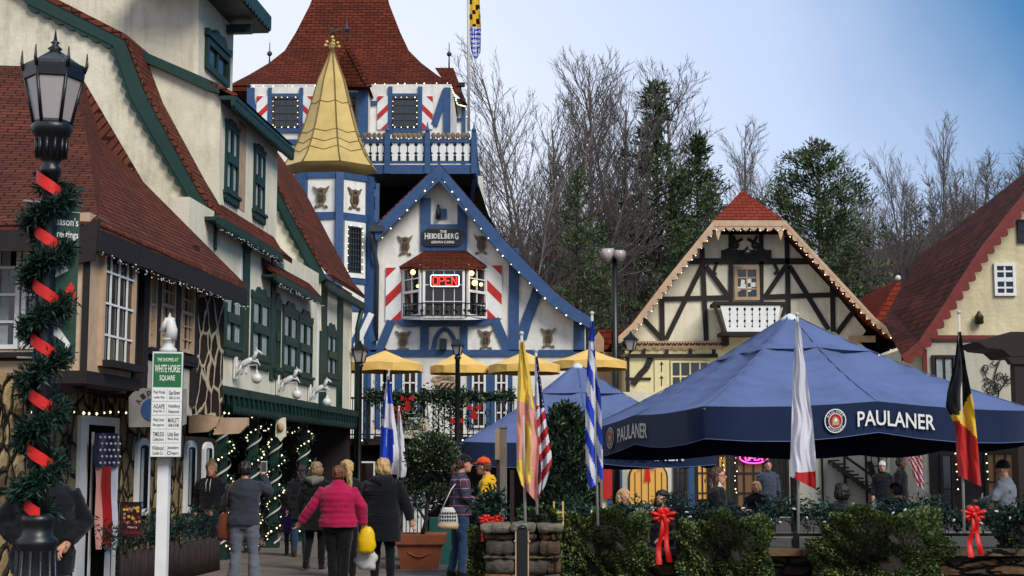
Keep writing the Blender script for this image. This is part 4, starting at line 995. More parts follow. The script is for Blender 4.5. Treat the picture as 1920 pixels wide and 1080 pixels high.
# arcade on the ground floor
m = MB(); m.fbox(F0, a_of(23.4), a_of(36.4), 0, zBand, -3.2, -2.6); part(shop, 'arcade_back_wall', m, 'dark_void')  # darkness of the arcade interior put into the wall colour
m = MB(); m.fbox(F0.off(-1.6), a_of(30.5), a_of(33.5), 0, 2.2, -.9, -.8); part(shop, 'arcade_inner_wall', m, 'pale_plaster')
m = MB(); scallop(m, F0, F0.px(416, 738), (a_of(36.5), F0.px(416, 738)[1]), .34, .16, .03, .2, lob=.3); m.fbox(F0, a_of(24.3), a_of(36.5), zBand - .04, zBand + .1, .0, .24)
for i in range(38): a = a_of(24.4) + i * .32; m.fbar(F0, (a, zBand), (a + .07, zBand - .2), .05, .205, .24)
part(shop, 'arcade_valance', m, 'green_paint')
apost = []
for i, x in enumerate((431, 488, 527, 580)):
    a = F0.px(x, 800)[0]; p = F0.pt(a, 0, -.12)
    m = MB(); m.box(p.x - .08, p.x + .08, p.y - .08, p.y + .08, 0, zBand); m.box(p.x - .12, p.x + .12, p.y - .12, p.y + .12, 0, .12); part(shop, 'arcade_post', m, 'green_paint'); apost.append(p)
    sp = [p + V((.17 * math.cos(t * .55 + i), .17 * math.sin(t * .55 + i), .1 + t * .052)) for t in range(44)]
    rg = np.random.default_rng(50 + i); P_ = np.array([list(s) for s in sp]); P_ = np.repeat(P_, 22, 0) + rg.normal(size=(len(sp) * 22, 3)) * .045
    me = leaf_mesh('fir_garland', P_, .09, ['fir_needles', 'fir_needles_dark'], 60 + i, .3)
    lab = ['nearest the rubble stone corner', 'behind the raised phone', 'under the hanging shield sign', 'farthest, by the green corner post'][i]
    single('post_garland', 'fir garland wound round the green arcade post ' + lab, 'garland', me, None, 'garlands on the arcade posts')
    light_string('white bulbs spiralling on the arcade post ' + lab, [s + V((.04, -.04, 0)) for s in sp], .11, .026, group='light spirals on arcade posts', seed=20 + i)
    m = MB()
    rb = [p + V((.15 * math.cos(t * .3 + i + 3), .15 * math.sin(t * .3 + i + 3), .1 + t * .0286)) for t in range(80)]; m.add([q + V((0, 0, z)) for q in rb for z in (.02, -.02)], [(2 * t, 2 * t + 1, 2 * t + 3, 2 * t + 2) for t in range(79)], 0, True)
    single('post_ribbon', 'pale ribbon wound round the green arcade post ' + lab, 'ribbon', m, 'pole_white', 'ribbons on the arcade posts')
for i in range(3):
    p, q = apost[i], apost[i + 1]; pts = [p.lerp(q, t / 8) + V((0, 0, zBand - .25 - .3 * math.sin(math.pi * t / 8))) for t in range(9)]
    light_string('swag of bulbs hanging in the %s arcade opening from the stone corner' % ['first', 'second', 'third'][i], pts, .22, .022, group='light swags in the arcade', seed=30 + i)
# shield sign, horses
pS = F0.off(-.05)
m = MB(); m.fpoly(FY(28.6), [FY(28.6).px(*p) for p in ((518, 784), (536, 783), (537, 818), (533, 820), (527, 828), (521, 820), (517, 818))], .0, .05, 0)
a, b = FY(28.6).px(527, 801); m.lathe((a, 28.6 - .06, b - .09), [(.001, 0), (.06, .03), (.06, .14), (.001, .18)], 10, 1); m.tube([W(527, 784, 28.6), W(527, 765, 28.6)], .01, 5, 2)
single('shield_sign', 'cream shield shaped wooden sign hanging in the arcade', 'sign', m, ['cream_plaster', 'tan_timber', 'black_iron'])
def horse_lamp(x, y, gx, gy, lab, s=1.0):
    p = F0.pt(*F0.px(x, y), .05); gp = F0.pt(*F0.px(x, y), .05)
    g = W(gx, gy, p.y + .1); g = V((p.x + .62, p.y - .05, g.z))
    root = thing('horse_lamp', lab, 'wall lamp', tuple(p), 0, 'horse lamps on the cream wall')
    m = MB(); b = p; k0_ = len(COL.objects)
    m.tube([b + V((.02, 0, -.28)), b + V((.02, 0, .3))], [.03, .03], 6); m.beam(b + V((.01, 0, -.3)), b + V((.01, 0, .32)), .12, .04)
    m.tube([b + V((0, 0, -.2)), b + V((.15, 0, -.08)), b + V((.3, 0, .06)), b + V((.62, 0, .1)), b + V((.62, 0, -.12))], [.02] * 5, 6)
    part(root, 'bracket', m, 'statue_white')
    m = MB() # rearing horse
    m.tube([b + V((.12, 0, .02)), b + V((.24, 0, .12)), b + V((.42, 0, .22)), b + V((.52, 0, .27))], [.06, .1, .095, .06], 8)
    m.tube([b + V((.5, 0, .25)), b + V((.58, 0, .4)), b + V((.63, 0, .5))], [.075, .055, .045], 8); m.tube([b + V((.6, 0, .5)), b + V((.7, 0, .45)), b + V((.77, 0, .39))], [.05, .038, .025], 8)
    for sx in (-.02, .03): m.prism([b + V((.59, sx, .53)), b + V((.62, sx, .53)), b + V((.6, sx, .6))], (0, .012, 0))
    for (k0, k1, k2) in (((.48, .04, .2), (.62, .05, .24), (.66, .05, .12)), ((.48, -.04, .2), (.66, -.05, .17), (.72, -.05, .06)), ((.18, .04, .08), (.24, .05, -.08), (.14, .05, -.2)), ((.18, -.04, .08), (.12, -.05, -.06), (.06, -.05, -.2))):
        m.tube([b + V(k0), b + V(k1), b + V(k2)], [.045, .028, .02], 6)
    m.tube([b + V((.12, 0, .04)), b + V((.03, 0, .04)), b + V((.02, 0, -.12))], [.03, .035, .01], 6); m.prism([b + V((.54, -.008, .3)), b + V((.52, -.008, .46)), b + V((.6, -.008, .54))], (0, .016, 0))
    part(root, 'horse_figure', m, 'statue_white')
    m = MB(); c = b + V((.62, 0, -.3)); m.ball(tuple(c), .155, 14); gl = part(root, 'globe', m, 'milk_glass'); m = MB(); m.lathe(tuple(c + V((0, 0, .13))), [(.05, 0), (.08, .03), (.03, .08), (.02, .12)], 10); part(root, 'globe_cap', m, 'statue_white'); root.scale = (.6, .6, .6)
horse_lamp(436, 690, 466, 708, 'white rearing horse wall lamp with globe, nearest the stone corner')
horse_lamp(516, 722, 537, 738, 'white rearing horse wall lamp with globe, middle of the three')
horse_lamp(576, 738, 597, 753, 'white rearing horse wall lamp with globe, farthest beside the green corner post')
# hanging round sign behind the directory post
m = MB(); Fh = FY(18.6); m.ppoly(Fh, [(243, 801), (243, 745), (250, 737), (258, 731), (268, 728), (330, 728), (350, 730), (350, 795), (340, 800)], 0, .04, 0)
a, b = Fh.px(287, 768); m.tube([Fh.pt(a, b, .041), Fh.pt(a, b, .05)], [.14, .14], 20, 1, False); hs = single('hanging_shop_sign', 'pale grey shop sign with a blue disc hanging behind the directory post', 'sign', m, ['pole_steel', 'blue_paint'])
m = MB(); 
for i, ch in enumerate('Alpi'):
    ang = R(150 - i * 24); m.text(ch, lambda u, v, an=ang, c=i: Fh.pt(a + math.cos(an) * .2 + u * math.cos(an - math.pi / 2) - v * math.sin(an - math.pi / 2), b + math.sin(an) * .2 + u * math.sin(an - math.pi / 2) + v * math.cos(an - math.pi / 2), .045), .05, .07)
part(hs, 'lettering', m, 'lettering_dark')
# ================================================================== alpine house (cream, dark timbers)
YP = 50.0; FP = FY(YP)
alp = thing('alpine_house', 'cream alpine house with dark timber framing, clipped red gable and pierced white balcony', 'building', (W(1400, 900, YP).x, YP, 0))
m = MB(); m.ppoly(FP, [(1340, 430), (1468, 430), (1640, 640), (1172, 640)], 0, -10); part(alp, 'gable_wall', m, 'cream_plaster')
m = MB(); m.ppoly(FP, [(1172, 640), (1640, 640), (1640, 985), (1172, 985)], 0, -10); part(alp, 'lower_wall', m, 'yellow_plaster')
m = MB()
L_ = [(1338, 413), (1250, 522), (1185, 607), (1158, 632), (1150, 640)]; R_ = [(1470, 413), (1562, 512), (1640, 596), (1668, 618), (1692, 630)]
for P_ in (L_, R_):
    base = [W(*p, YP - 1.0) for p in P_]; n = len(base); d = V((0, 11, 0)); vs = base + [b + d for b in base] + [b + V((0, 0, -.14)) for b in base] + [b + d + V((0, 0, -.14)) for b in base]
    m.add(vs, [(i, i + 1, n + i + 1, n + i) for i in range(n - 1)] + [(2 * n + i, 3 * n + i, 3 * n + i + 1, 2 * n + i + 1) for i in range(n - 1)] + [(i, 2 * n + i, 2 * n + i + 1, i + 1) for i in range(n - 1)])
p0, p1 = W(1338, 413, YP - 1), W(1470, 413, YP - 1); ap = W(1392, 356, YP + .6); ap2 = V((ap.x, YP + 10, ap.z)); 
m.add([p0, p1, ap, ap2, p0 + V((0, 11, 0)), p1 + V((0, 11, 0))], [(0, 1, 2), (1, 5, 3, 2), (0, 2, 3, 4)])
part(alp, 'roof', m, 'bright_shingle')
Fr1 = FY(YP - 1.02); m = MB()
def strip(F, O, I, n0, n1, mb, m_=0): mb.ppoly(F, O + I[::-1], n0, n1, m_)
LI = [(1343, 419), (1258, 524), (1194, 607), (1165, 638), (1155, 647)]; RI = [(1467, 419), (1557, 516), (1634, 598), (1664, 624), (1691, 637)]
strip(Fr1, L_, LI, 0, .08, m); strip(Fr1, R_, RI, 0, .08, m); m.ppoly(Fr1, [(1338, 414), (1470, 414), (1470, 425), (1338, 425)], .001, .085)
for P_ in (LI, RI):
    q = [Fr1.px(*p) for p in P_]; sd_ = 1 if P_ is LI else -1
    for a, b in zip(q, q[1:]): scallop(m, Fr1, a, b, .13, .26, .01, .07, side=-1 if P_ is RI else 1, lob=.8)
a, b = Fr1.px(1345, 425), Fr1.px(1465, 425); scallop(m, Fr1, a, b, .16, .26, .012, .07, side=-1, lob=.8)
for x in (1346, 1463): m.ppoly(Fr1, [(x - 5, 428), (x + 5, 428), (x + 4, 440), (x, 452), (x - 4, 440)], .02, .1)
part(alp, 'rake_board', m, 'peach_timber')
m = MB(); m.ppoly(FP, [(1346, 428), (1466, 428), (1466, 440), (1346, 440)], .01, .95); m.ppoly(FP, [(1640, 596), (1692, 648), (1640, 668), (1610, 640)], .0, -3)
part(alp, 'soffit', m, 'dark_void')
t_ = MB(); k = [0]
def bar(x0, y0, x1, y1, w=.16):
    k[0] = (k[0] + 1) % 5; t_.pbar(FP, (x0, y0), (x1, y1), w, .003, .06 + .003 * k[0])
for s in ((1292, 490, 1520, 490, .2), (1240, 561, 1366, 558), (1433, 557, 1590, 552), (1316, 465, 1324, 638), (1241, 562, 1242, 638), (1475, 445, 1478, 592), (1560, 530, 1562, 622), (1316, 499, 1249, 636), (1323, 499, 1366, 557), (1473, 499, 1434, 557), (1480, 499, 1553, 618), (1206, 598, 1242, 637), (1602, 581, 1569, 625), (1480, 447, 1604, 582, .22)): bar(*s)
for x in (1370, 1427): bar(x, 440, x, 565, .15)
bar(1352, 480, 1446, 480, .4); bar(1366, 462, 1392, 448, .1); bar(1427, 462, 1401, 448, .1); bar(1372, 462, 1382, 466, .1); bar(1421, 462, 1412, 466, .1)
for s in ((1374, 443, 1384, 462), (1419, 443, 1410, 462), (1384, 462, 1360, 470), (1410, 462, 1434, 470), (1344, 492, 1338, 510), (1338, 510, 1342, 516), (1450, 492, 1458, 508), (1458, 508, 1452, 514)): bar(*s, .1)
t_.pbox(FP, 1172, 664, 1345, 671, .003, .12)
for x in (1207, 1250, 1294, 1338): t_.pbox(FP, x - 3, 655, x + 3, 664, .003, .08)
t_.pline(FP, [(1220, 671), (1212, 690), (1200, 702), (1186, 722)], .2, .003, .06); t_.pbox(FP, 1172, 708, 1220, 713, .003, .055); t_.pbox(FP, 1173, 671, 1180, 980, .003, .058)
part(alp, 'timber_frame', t_, 'dark_timber')
m = MB(); m.pbox(FP, 1192, 640, 1360, 652, .003, .1); a, b = FP.px(1192, 652), FP.px(1360, 652); scallop(m, FP, a, b, .07, .3, .01, .08, lob=.8); m.pbox(FP, 1590, 630, 1640, 642, .003, .1); part(alp, 'frieze_board', m, 'tan_timber')
m = MB(); 
for i in range(15):
    x = 1198 + i * 11; m.tube([FP.pt(*FP.px(x + q * 1.1, 646 + 2.4 * math.sin(q * 1.2)), .12) for q in range(-4, 6)], .02, 4)
part(alp, 'frieze_carving', m, 'brown_timber')
w = window(alp, FP, 1376, 500, 1423, 563, 2, 3, 'tan_timber', 'glass_dark', .11, .05, .01)
m = MB(); rg = random.Random(3)
for i in range(9): x, y = rg.uniform(1384, 1416), rg.uniform(524, 546); a, b = FP.px(x, y); m.fpoly(FP, [(a - .07, b - .08), (a + .06, b - .06), (a + .08, b + .07), (a - .05, b + .09)], .03, .034 + i * .001)
part(w, 'window_ornament', m, 'lettering_white')
FPb = FP.off(1.1); m = MB(); m.pbox(FPb, 1338, 566, 1474, 572, -1.0, .08); m.pbox(FPb, 1352, 622, 1462, 628, -1.0, .05); m.pbar(FPb, (1339, 571), (1358, 626), .1, -.05, .07); m.pbar(FPb, (1473, 571), (1458, 626), .1, -.05, .07); m.pbox(FP, 1352, 628, 1362, 650, 0, .6); part(alp, 'balcony_frame', m, 'dark_timber')
m = MB(); m.ppoly(FPb, [(1350, 573), (1463, 573), (1455, 622), (1363, 622)], .0, .04); balp = part(alp, 'balcony_panel', m, 'white_paint')
m = MB()
for i in range(7):
    x = 1368 + i * 14; 
    for y, s in ((580, 4), (590, 2.5), (602, 3.5), (612, 2.5)): m.ppoly(FPb, [(x - s * .7, y), (x, y - s), (x + s * .7, y), (x, y + s)], .041, .045)
    m.pbox(FPb, x - .5, 580, x + .5, 614, .041, .044)
part(balp, 'pierced_pattern', m, 'dark_void')
for x in (1227,):
    m = MB(); m.pbox(FP, 1227, 675, 1254, 735, .01, .05, 0)
    for y in (690, 716): m.ppoly(FP, [(1240, y - 12), (1244, y - 6), (1241, y - 6), (1241, y + 8), (1239, y + 8), (1239, y - 6), (1236, y - 6)], .051, .055, 1)
    part(alp, 'shutter', m, ['yellow_plaster', 'dark_timber'])
window(alp, FP, 1257, 677, 1330, 735, 4, 2, 'yellow_plaster', 'glass_dark', .06, .05, .01)
p = W(1401, 470, YP - .5); m = MB(); m.lathe((p.x, p.y, W(1401, 489, YP - .5).z), [(.06, 0), (.16, .22), (.2, .26), (.05, .4), (.02, .5)], 6); m.tube([(p.x, p.y, p.z + .1), (p.x, YP + .02, p.z + .14)], .02, 5); single('wall_lantern', 'black lantern hung before the dark beam of the alpine gable', 'wall lamp', m, 'black_iron')
light_string('lights on the left rake of the alpine house', fpts(Fr1, [(1347, 426), (1263, 530), (1199, 613), (1170, 644)], .1), .26, .028, seed=40)
light_string('lights on the right rake of the alpine house', fpts(Fr1, [(1463, 426), (1552, 523), (1629, 604), (1660, 630), (1688, 643), (1660, 662), (1640, 668)], .1), .26, .028, seed=41)
light_string('lights below the clipped red gable of the alpine house', fpts(Fr1, [(1348, 433), (1464, 433)], .1), .26, .028, seed=42)

# shop fronts on the patio, under the alpine house
def sf(name, F, x0, y0, x1, y1, n0, n1, mat, root=alp): m = MB(); m.pbox(F, x0, y0, x1, y1, n0, n1); return part(root, name, m, mat)
YS = 46.0; FS2 = FY(YS); FR0 = FY(41.9)
shp = thing('patio_shops', 'row of small shopfronts facing the patio under the blue umbrellas', 'shop', (W(1400, 900, YS).x, YS, 0))
m = MB(); m.pbox(FS2, 1128, 735, 1905, 985, 0, -3.9); part(shp, 'wall', m, 'cream_plaster')
m = MB(); m.pbox(FS2, 1165, 845, 1215, 985, .01, .04); part(shp, 'white_panel', m, 'pale_plaster')
m = MB(); m.pbox(FS2, 1139, 848, 1166, 985, .01, .09); m.pbox(FS2, 1290, 845, 1300, 985, .01, .06); part(shp, 'blue_board', m, 'blue_paint')
m = MB(); m.pbox(FS2, 1130, 858, 1150, 935, .095, .13); part(shp, 'red_board', m, 'red_paint')
# arched shop window with ironwork and a bow
ar = lambda e: [FS2.px(*p) for p in [(1178 + e, 945), (1252 - e, 945)] + [(1215 + (37 - e) * math.cos(math.pi * i / 10), 895 - (32 - e) * math.sin(math.pi * i / 10)) for i in range(11)]]
m = MB(); m.fpoly(FS2, ar(0), .045, .08); wn_ = part(shp, 'arched_window', m, 'dark_timber')
m = MB(); m.fpoly(FS2, ar(3), .081, .086); part(wn_, 'pane', m, 'lit_interior')
m = MB()
for x in (1190, 1202, 1215, 1228, 1240): m.pbox(FS2, x - .7, 885 - 12 + abs(x - 1215) * .5, x + .7, 945, .09, .11)
part(wn_, 'window_bar', m, 'black_iron')
m = MB(); a, b = FS2.px(1213, 872); m.fpoly(FS2, [(a, b), (a - .22, b + .16), (a - .24, b - .1)], .12, .2); m.fpoly(FS2, [(a, b), (a + .22, b + .16), (a + .24, b - .1)], .12, .2); m.fpoly(FS2, [(a - .05, b), (a + .05, b), (a + .1, b - .5), (a - .1, b - .5)], .11, .14); single('red_bow', 'red bow over the arched lit shop window', 'bow', m, 'bow_red')
for i, (x0, x1, gl) in enumerate(((1262, 1288, 'glass_dark'), (1302, 1330, 'lit_interior'), (1342, 1366, 'lit_interior'), (1376, 1448, 'dim_interior'), (1460, 1478, 'glass_brown'))):
    window(shp, FS2, x0, 850, x1, 962, 2 if x1 - x0 < 40 else 4, 3, 'dark_timber', gl, .1, .05, .01, name='shop_window')
m = MB()
for x0, x1 in ((1331, 1340), (1368, 1375), (1449, 1459), (1738, 1786), (1800, 1840)): m.pbox(FS2, x0, 845, x1, 985, .012, .08)
part(shp, 'dark_panel', m, 'dark_timber')
m = MB(); m.pbox(FS2, 1535, 850, 1700, 985, .012, .03); part(shp, 'stair_wall', m, 'pale_plaster')
m = MB(); 
for i in range(9):
    x = 1552 + i * 9; y = 862 + i * 6.6
    m.pbox(FS2, x, y, x + 10, y + 3, .04, .9); m.pbox(FS2, x, y, x + 2, y + 9, .04, .06)
m.pbar(FS2, (1548, 868), (1632, 930), .12, .9, .98); m.pbar(FS2, (1565, 851), (1622, 892), .07, .9, .96)
for x in (1540, 1582, 1622, 1646): m.pbox(FS2, x - 1.6, 848, x + 1.6, 985, .035, .1)
m.pline(FS2, [(1628, 865), (1636, 892), (1646, 912)], .16, .1, .16); part(shp, 'staircase', m, 'dark_timber')
m = MB()
for i in range(7):
    x = 1636 + i * 15; m.ppoly(FY(44.5), [(x, 985), (x + 8, 985), (x + 8, 915), (x + 10, 910), (x + 4, 902), (x - 2, 910), (x, 915)], 0, .04)
single('picket_fence', 'white picket fence with rounded tips beside the patio stairs', 'fence', m, 'white_paint')
m = MB(); m.pbox(FS2, 1656, 850, 1694, 912, .04, .06, 0)
for x in (1661, 1676):
    for y, s in ((858, 4), (872, 3)): m.ppoly(FS2, [(x - s, y - s), (x + s, y - s), (x, y + s)], .061, .066, 1)
    m.pbox(FS2, x - .6, 856, x + .6, 880, .061, .064, 1)
part(shp, 'carved_screen', m, ['white_paint', 'dark_timber'])
m = MB(); a, b = FS2.px(1640, 862); m.tube([FS2.pt(a + .12 * math.cos(t * .5), b + .2 * math.sin(t * .5), .045) for t in range(13)], .015, 4); part(shp, 'wall_ornament', m, 'black_iron')
# neon OPEN in pink
a0, b1 = FS2.px(1386, 852); a1, b0 = FS2.px(1438, 864)[0], FS2.px(1386, 864)[1]; ca, cb = (a0 + a1) / 2, (b0 + b1) / 2
ns = thing('open_sign', 'pink neon OPEN sign with oval outline in the dark shop window', 'sign', tuple(FS2.pt(ca, b0, .1)))
m = MB(); m.fbox(FS2, a0, a1, b0 - .05, b1 + .05, .1, .12); part(ns, 'backing_board', m, 'sign_black')
neon_word(ns, lambda u, v: FS2.pt(ca + u, cb + v, .15), 'OPEN', .55, .16, .02, 'neon_pink')
m = MB(); m.tube([FS2.pt(ca + .43 * math.cos(t * math.pi / 12), cb + .17 * math.sin(t * math.pi / 12), .145) for t in range(25)], .018, 5); part(ns, 'neon_border', m, 'neon_pink')
sg = MB(); sg.pbox(FY(43), 1730, 845, 1746, 886, 0, .05, 0); sg.pbox(FY(43), 1731, 864, 1745, 885, .051, .056, 1); sg.tube([FY(43).pt(*FY(43).px(1738, 845)), FY(43).pt(*FY(43).px(1738, 825))], .012, 5)
ys = single('hanging_sign', 'yellow and orange two-part hanging sign at the patio back', 'sign', sg, ['sign_yellow', 'sign_orange'])
ftext(ys, FY(43), 'BIER', 1733, 852, 1743, 858, .06, 'lettering_dark'); ftext(ys, FY(43), 'BAR', 1733, 872, 1743, 878, .06, 'lettering_dark')
light_string('column of bulbs beside the dark doorway at the patio back', fpts(FR0, [(1788, 845), (1794, 925)], .15), .2, .035, seed=43)
light_string('column of bulbs left of the pink neon window', fpts(FS2, [(1378, 853), (1381, 930)], .15), .16, .03, jit=.05, seed=44)
light_string('lights round the wide shop window at the far right of the patio', fpts(FR0, [(1850, 905), (1845, 842), (1900, 838), (1903, 910)], .15), .2, .035, seed=45)
light_string('lights beside the lit shop window left of the woman with glasses', fpts(FS2, [(1352, 850), (1356, 930)], .15), .14, .03, jit=.06, seed=46)

# ================================================================== right-hand cottage
YR = 42.0; FR = FY(YR)
rc = thing('gabled_house', 'cream rough plastered house with a steep old red shingled roof, cut by the right edge', 'building', (W(1850, 900, YR).x, YR, 0))
rake = [(2010, 255), (1920, 362), (1840, 462), (1770, 570), (1722, 640), (1690, 668)]
m = MB(); m.ppoly(FR, [(2300, 640), (2300, 300), (2010, 270), (1920, 385), (1850, 470), (1782, 575), (1735, 640)], 0, -.4); part(rc, 'gable_wall', m, 'rough_stucco')
m = MB(); m.ppoly(FR, [(1735, 642), (2300, 642), (2300, 985), (1735, 985)], -.001, -12); part(rc, 'lower_wall', m, 'pale_plaster')
m = MB(); base = [W(*p, YR - .5) for p in rake]; n = len(base)
def back(p, k): return V((p.x, p.y + 12.5, p.z))
bk = [W(*q) for q in ((1805, 415, 54), (1760, 450, 53), (1722, 480, 52), (1688, 540, 50), (1668, 580, 48), (1656, 602, 46))]
m.add(base + bk + [p + V((0, 0, -.16)) for p in base], [(i, n + i, n + i + 1, i + 1) for i in range(n - 1)] + [(i, i + 1, 2 * n + i + 1, 2 * n + i) for i in range(n - 1)])
part(rc, 'roof', m, 'old_shingle')
Fq = FY(YR - .52); m = MB(); ri_ = [(2010, 275), (1922, 378), (1846, 474), (1776, 580), (1728, 650), (1694, 676)]
m.ppoly(Fq, rake + ri_[::-1], 0, .08)
q = [Fq.px(*p) for p in ri_]
for a, b in zip(q, q[1:]): scallop(m, Fq, a, b, .2, .3, .005, .06, side=1, lob=.75)
part(rc, 'rake_board', m, 'brick_paint')
m = MB(); m.pbox(FR, 1740, 838, 1835, 985, .02, .06); part(rc, 'dark_shopfront', m, 'dark_timber'); m = MB(); m.pbox(FR, 1835, 838, 1912, 985, .02, .055); part(rc, 'shop_panel', m, 'brown_timber')  # dark boards added over the pale lower wall to darken this area
window(rc, FR, 1842, 846, 1902, 962, 3, 2, 'dark_timber', 'dim_interior', .1, .05, .06, name='shop_window'); window(rc, FR, 1760, 850, 1786, 985, 1, 2, 'brown_timber', 'glass_dark', .08, .05, .06, name='shop_door')
m = MB(); m.pbox(FR, 1735, 629, 2300, 637, .01, .1); m.pbox(FR, 1728, 655, 1736, 700, .0, .1); part(rc, 'band', m, 'brick_paint')
window(rc, FR, 1862, 494, 1902, 555, 2, 4, 'white_paint', 'glass_dark', .08, .05, .01, rail=True); window(rc, FR, 1906, 412, 1950, 455, 2, 2, 'dark_timber', 'glass_dark', .06, .04, .01); window(rc, FR, 1746, 666, 1790, 735, 2, 1, 'dark_timber', 'glass_dark', .08, .03, .01, curtain=[(.1, .5), (.6, .95)])
p = FR.pt(*FR.px(1833, 600), .15); m = MB(); m.lathe((p.x, p.y, p.z - .14), [(.07, 0), (.13, .04), (.12, .18), (.14, .2), (.05, .34), (.02, .38)], 8); m.box(p.x - .05, p.x + .05, p.y, p.y + .16, p.z + .0, p.z + .1); single('wall_lantern', 'small bronze wall lantern on the rough cream gable at the right', 'wall lamp', m, 'old_bronze')
m = MB(); rg = random.Random(8)
def curl(x, y, r, turns, s): m.tube([FR.pt(*FR.px(x + r * (1 - t / 14) * math.cos(s + turns * t), y + r * (1 - t / 14) * math.sin(s + turns * t)), .05) for t in range(12)], .018, 4)
m.tube([FR.pt(*FR.px(x, y), .05) for x, y in ((1866, 770), (1872, 735), (1862, 712), (1868, 690), (1878, 668))], .02, 4)
m.tube([FR.pt(*FR.px(x, y), .05) for x, y in ((1872, 735), (1888, 712), (1884, 700))], .018, 4); m.tube([FR.pt(*FR.px(x, y), .05) for x, y in ((1866, 720), (1848, 708), (1842, 690))], .018, 4)
for i in range(16): curl(rg.uniform(1844, 1892), rg.uniform(672, 745), rg.uniform(6, 10), .5, rg.uniform(0, 6))
part(rc, 'iron_flower', m, 'black_iron')
per = thing('timber_canopy', 'dark brown timber canopy with curved bracket at the right edge', 'canopy', (W(1900, 900, 38).x, 38, 0)); Fk = FY(38)
m = MB(); m.ppoly(Fk, [(1832, 640), (1895, 622), (2200, 622), (2200, 660), (1895, 668), (1880, 655), (1850, 652)], 0, -1.6); m.ppoly(Fk, [(1882, 672), (2200, 662), (2200, 690), (1890, 684)], .3, .0); part(per, 'roof_beam', m, 'brown_timber')
m = MB(); m.pbox(Fk, 1896, 684, 1920, 985, -.1, .25); part(per, 'post', m, 'brown_timber')
m = MB(); a = W(1670, 600, 60); z0, z1 = W(1670, 612, 60).z, W(1684, 524, 60).z
ap_ = W(1684, 524, 60); r = .65; m.prism([(ap_.x - r * 1.5, 60, W(1656, 600, 60).z), (ap_.x + r * 2, 60, z0 - .5), (ap_.x, 60, z1)], (0, 6, 0)); m.ball((ap_.x, 60, z1 + .06), .12, 8, 1); m.box(ap_.x - .8, ap_.x + 1.2, 60.2, 65.8, 0, z0 - .4, 2); single('small_cottage', 'red shingled steeple-like roof with a white ball between the two gabled houses', 'building', m, ['bright_shingle', 'statue_white', 'cream_plaster'])
m = MB(); F2 = FY(52); m.ppoly(F2, [(1112, 640), (1126, 618), (1175, 618), (1190, 650), (1112, 658)], 0, -3, 0); m.ppoly(F2, [(1112, 660), (1112, 636), (1122, 622), (1132, 636), (1132, 660)], .02, .1, 1); m.pbox(F2, 1114, 660, 1180, 985, 0, -3, 1); single('small_cottage', 'little red-roofed hut with tan front between tavern and alpine house', 'building', m, ['bright_shingle', 'tan_timber'])
# ================================================================== street lamp with garland (near, left)
YL = 9.5; k_ = YL / FPX; lp = G(57, YL); lx, ly = lp.x, lp.y
def zL(y): return W(80, y, YL).z
lamp = thing('street_lamp', 'tall black street lamp with hexagonal frosted lantern, nearest the camera at the left', 'street lamp', (lx, ly, 0))
C_ = (lx, ly, 0); H = lambda y, hw: (hw * k_, zL(y))
m = MB(); m.lathe(C_, [(.18, 0), (.18, .25), (.13, .3)] + [H(y, w) for y, w in ((1078, 38), (1030, 33), (1022, 38), (1012, 38), (1005, 29), (985, 27), (978, 31), (970, 31), (962, 22))], 16); part(lamp, 'base', m, 'black_iron')
m = MB()
for i in range(12): a = i * math.pi / 6; m.tube([(lx + .145 * math.cos(a), ly + .145 * math.sin(a), .32), (lx + .115 * math.cos(a), ly + .115 * math.sin(a), zL(1032))], .014, 6)
m.lathe(C_, [H(965, 20), H(700, 17), H(420, 15), H(330, 14), H(325, 20), H(315, 20), H(310, 14), H(300, 20), H(292, 27), H(262, 28), H(256, 33), H(244, 40), H(236, 38), H(232, 34)], 14)
for i in range(12): a = i * math.pi / 6; m.tube([(lx + 27 * k_ * math.cos(a), ly + 27 * k_ * math.sin(a), zL(296)), (lx + 28.5 * k_ * math.cos(a), ly + 28.5 * k_ * math.sin(a), zL(262))], .012, 6)
part(lamp, 'post', m, 'black_iron')
m = MB(); rot = R(12)
m.rings([(lx, ly, zL(232), 33 * k_, 33 * k_), (lx, ly, zL(150), 52 * k_, 52 * k_)], 6, 0, False, True, rot); part(lamp, 'lantern_glass', m, 'lantern_glass')
m = MB()
for i in range(6):
    a = rot + i * math.pi / 3; c, s = math.cos(a), math.sin(a)
    m.tube([(lx + 34 * k_ * c, ly + 34 * k_ * s, zL(234)), (lx + 53 * k_ * c, ly + 53 * k_ * s, zL(148))], .012, 6)
    m.tube([(lx + 55 * k_ * c, ly + 55 * k_ * s, zL(135)), (lx + 60 * k_ * c, ly + 60 * k_ * s, zL(122)), (lx + 60 * k_ * c, ly + 60 * k_ * s, zL(98))], [.014, .012, .003], 6)
    m.tube([(lx + 53 * k_ * c, ly + 53 * k_ * s, zL(126)), (lx + 8 * k_ * c, ly + 8 * k_ * s, zL(98))], .01, 6)
m.rings([(lx, ly, zL(y), w * k_, w * k_) for y, w in ((152, 52), (150, 56), (128, 58), (122, 55))], 6, 0, False, True, rot)
m.rings([(lx, ly, zL(y), w * k_, w * k_) for y, w in ((240, 34), (238, 37), (228, 35), (226, 32))], 6, 0, False, True, rot)
m.lathe(C_, [H(102, 14), H(96, 9), H(92, 14), H(88, 9), H(84, 5), H(80, 9), H(77, 4), H(54, .6)], 10); part(lamp, 'lantern_frame', m, 'black_iron')
m = MB(); m.rings([(lx, ly, zL(123), 54 * k_, 54 * k_), (lx, ly, zL(98), 10 * k_, 10 * k_)], 6, 0, False, True, rot); part(lamp, 'lantern_roof', m, 'gutter_grey')
rg = np.random.default_rng(4); z1, z0 = zL(338), zL(965); P_ = []; D_ = []
N = 150
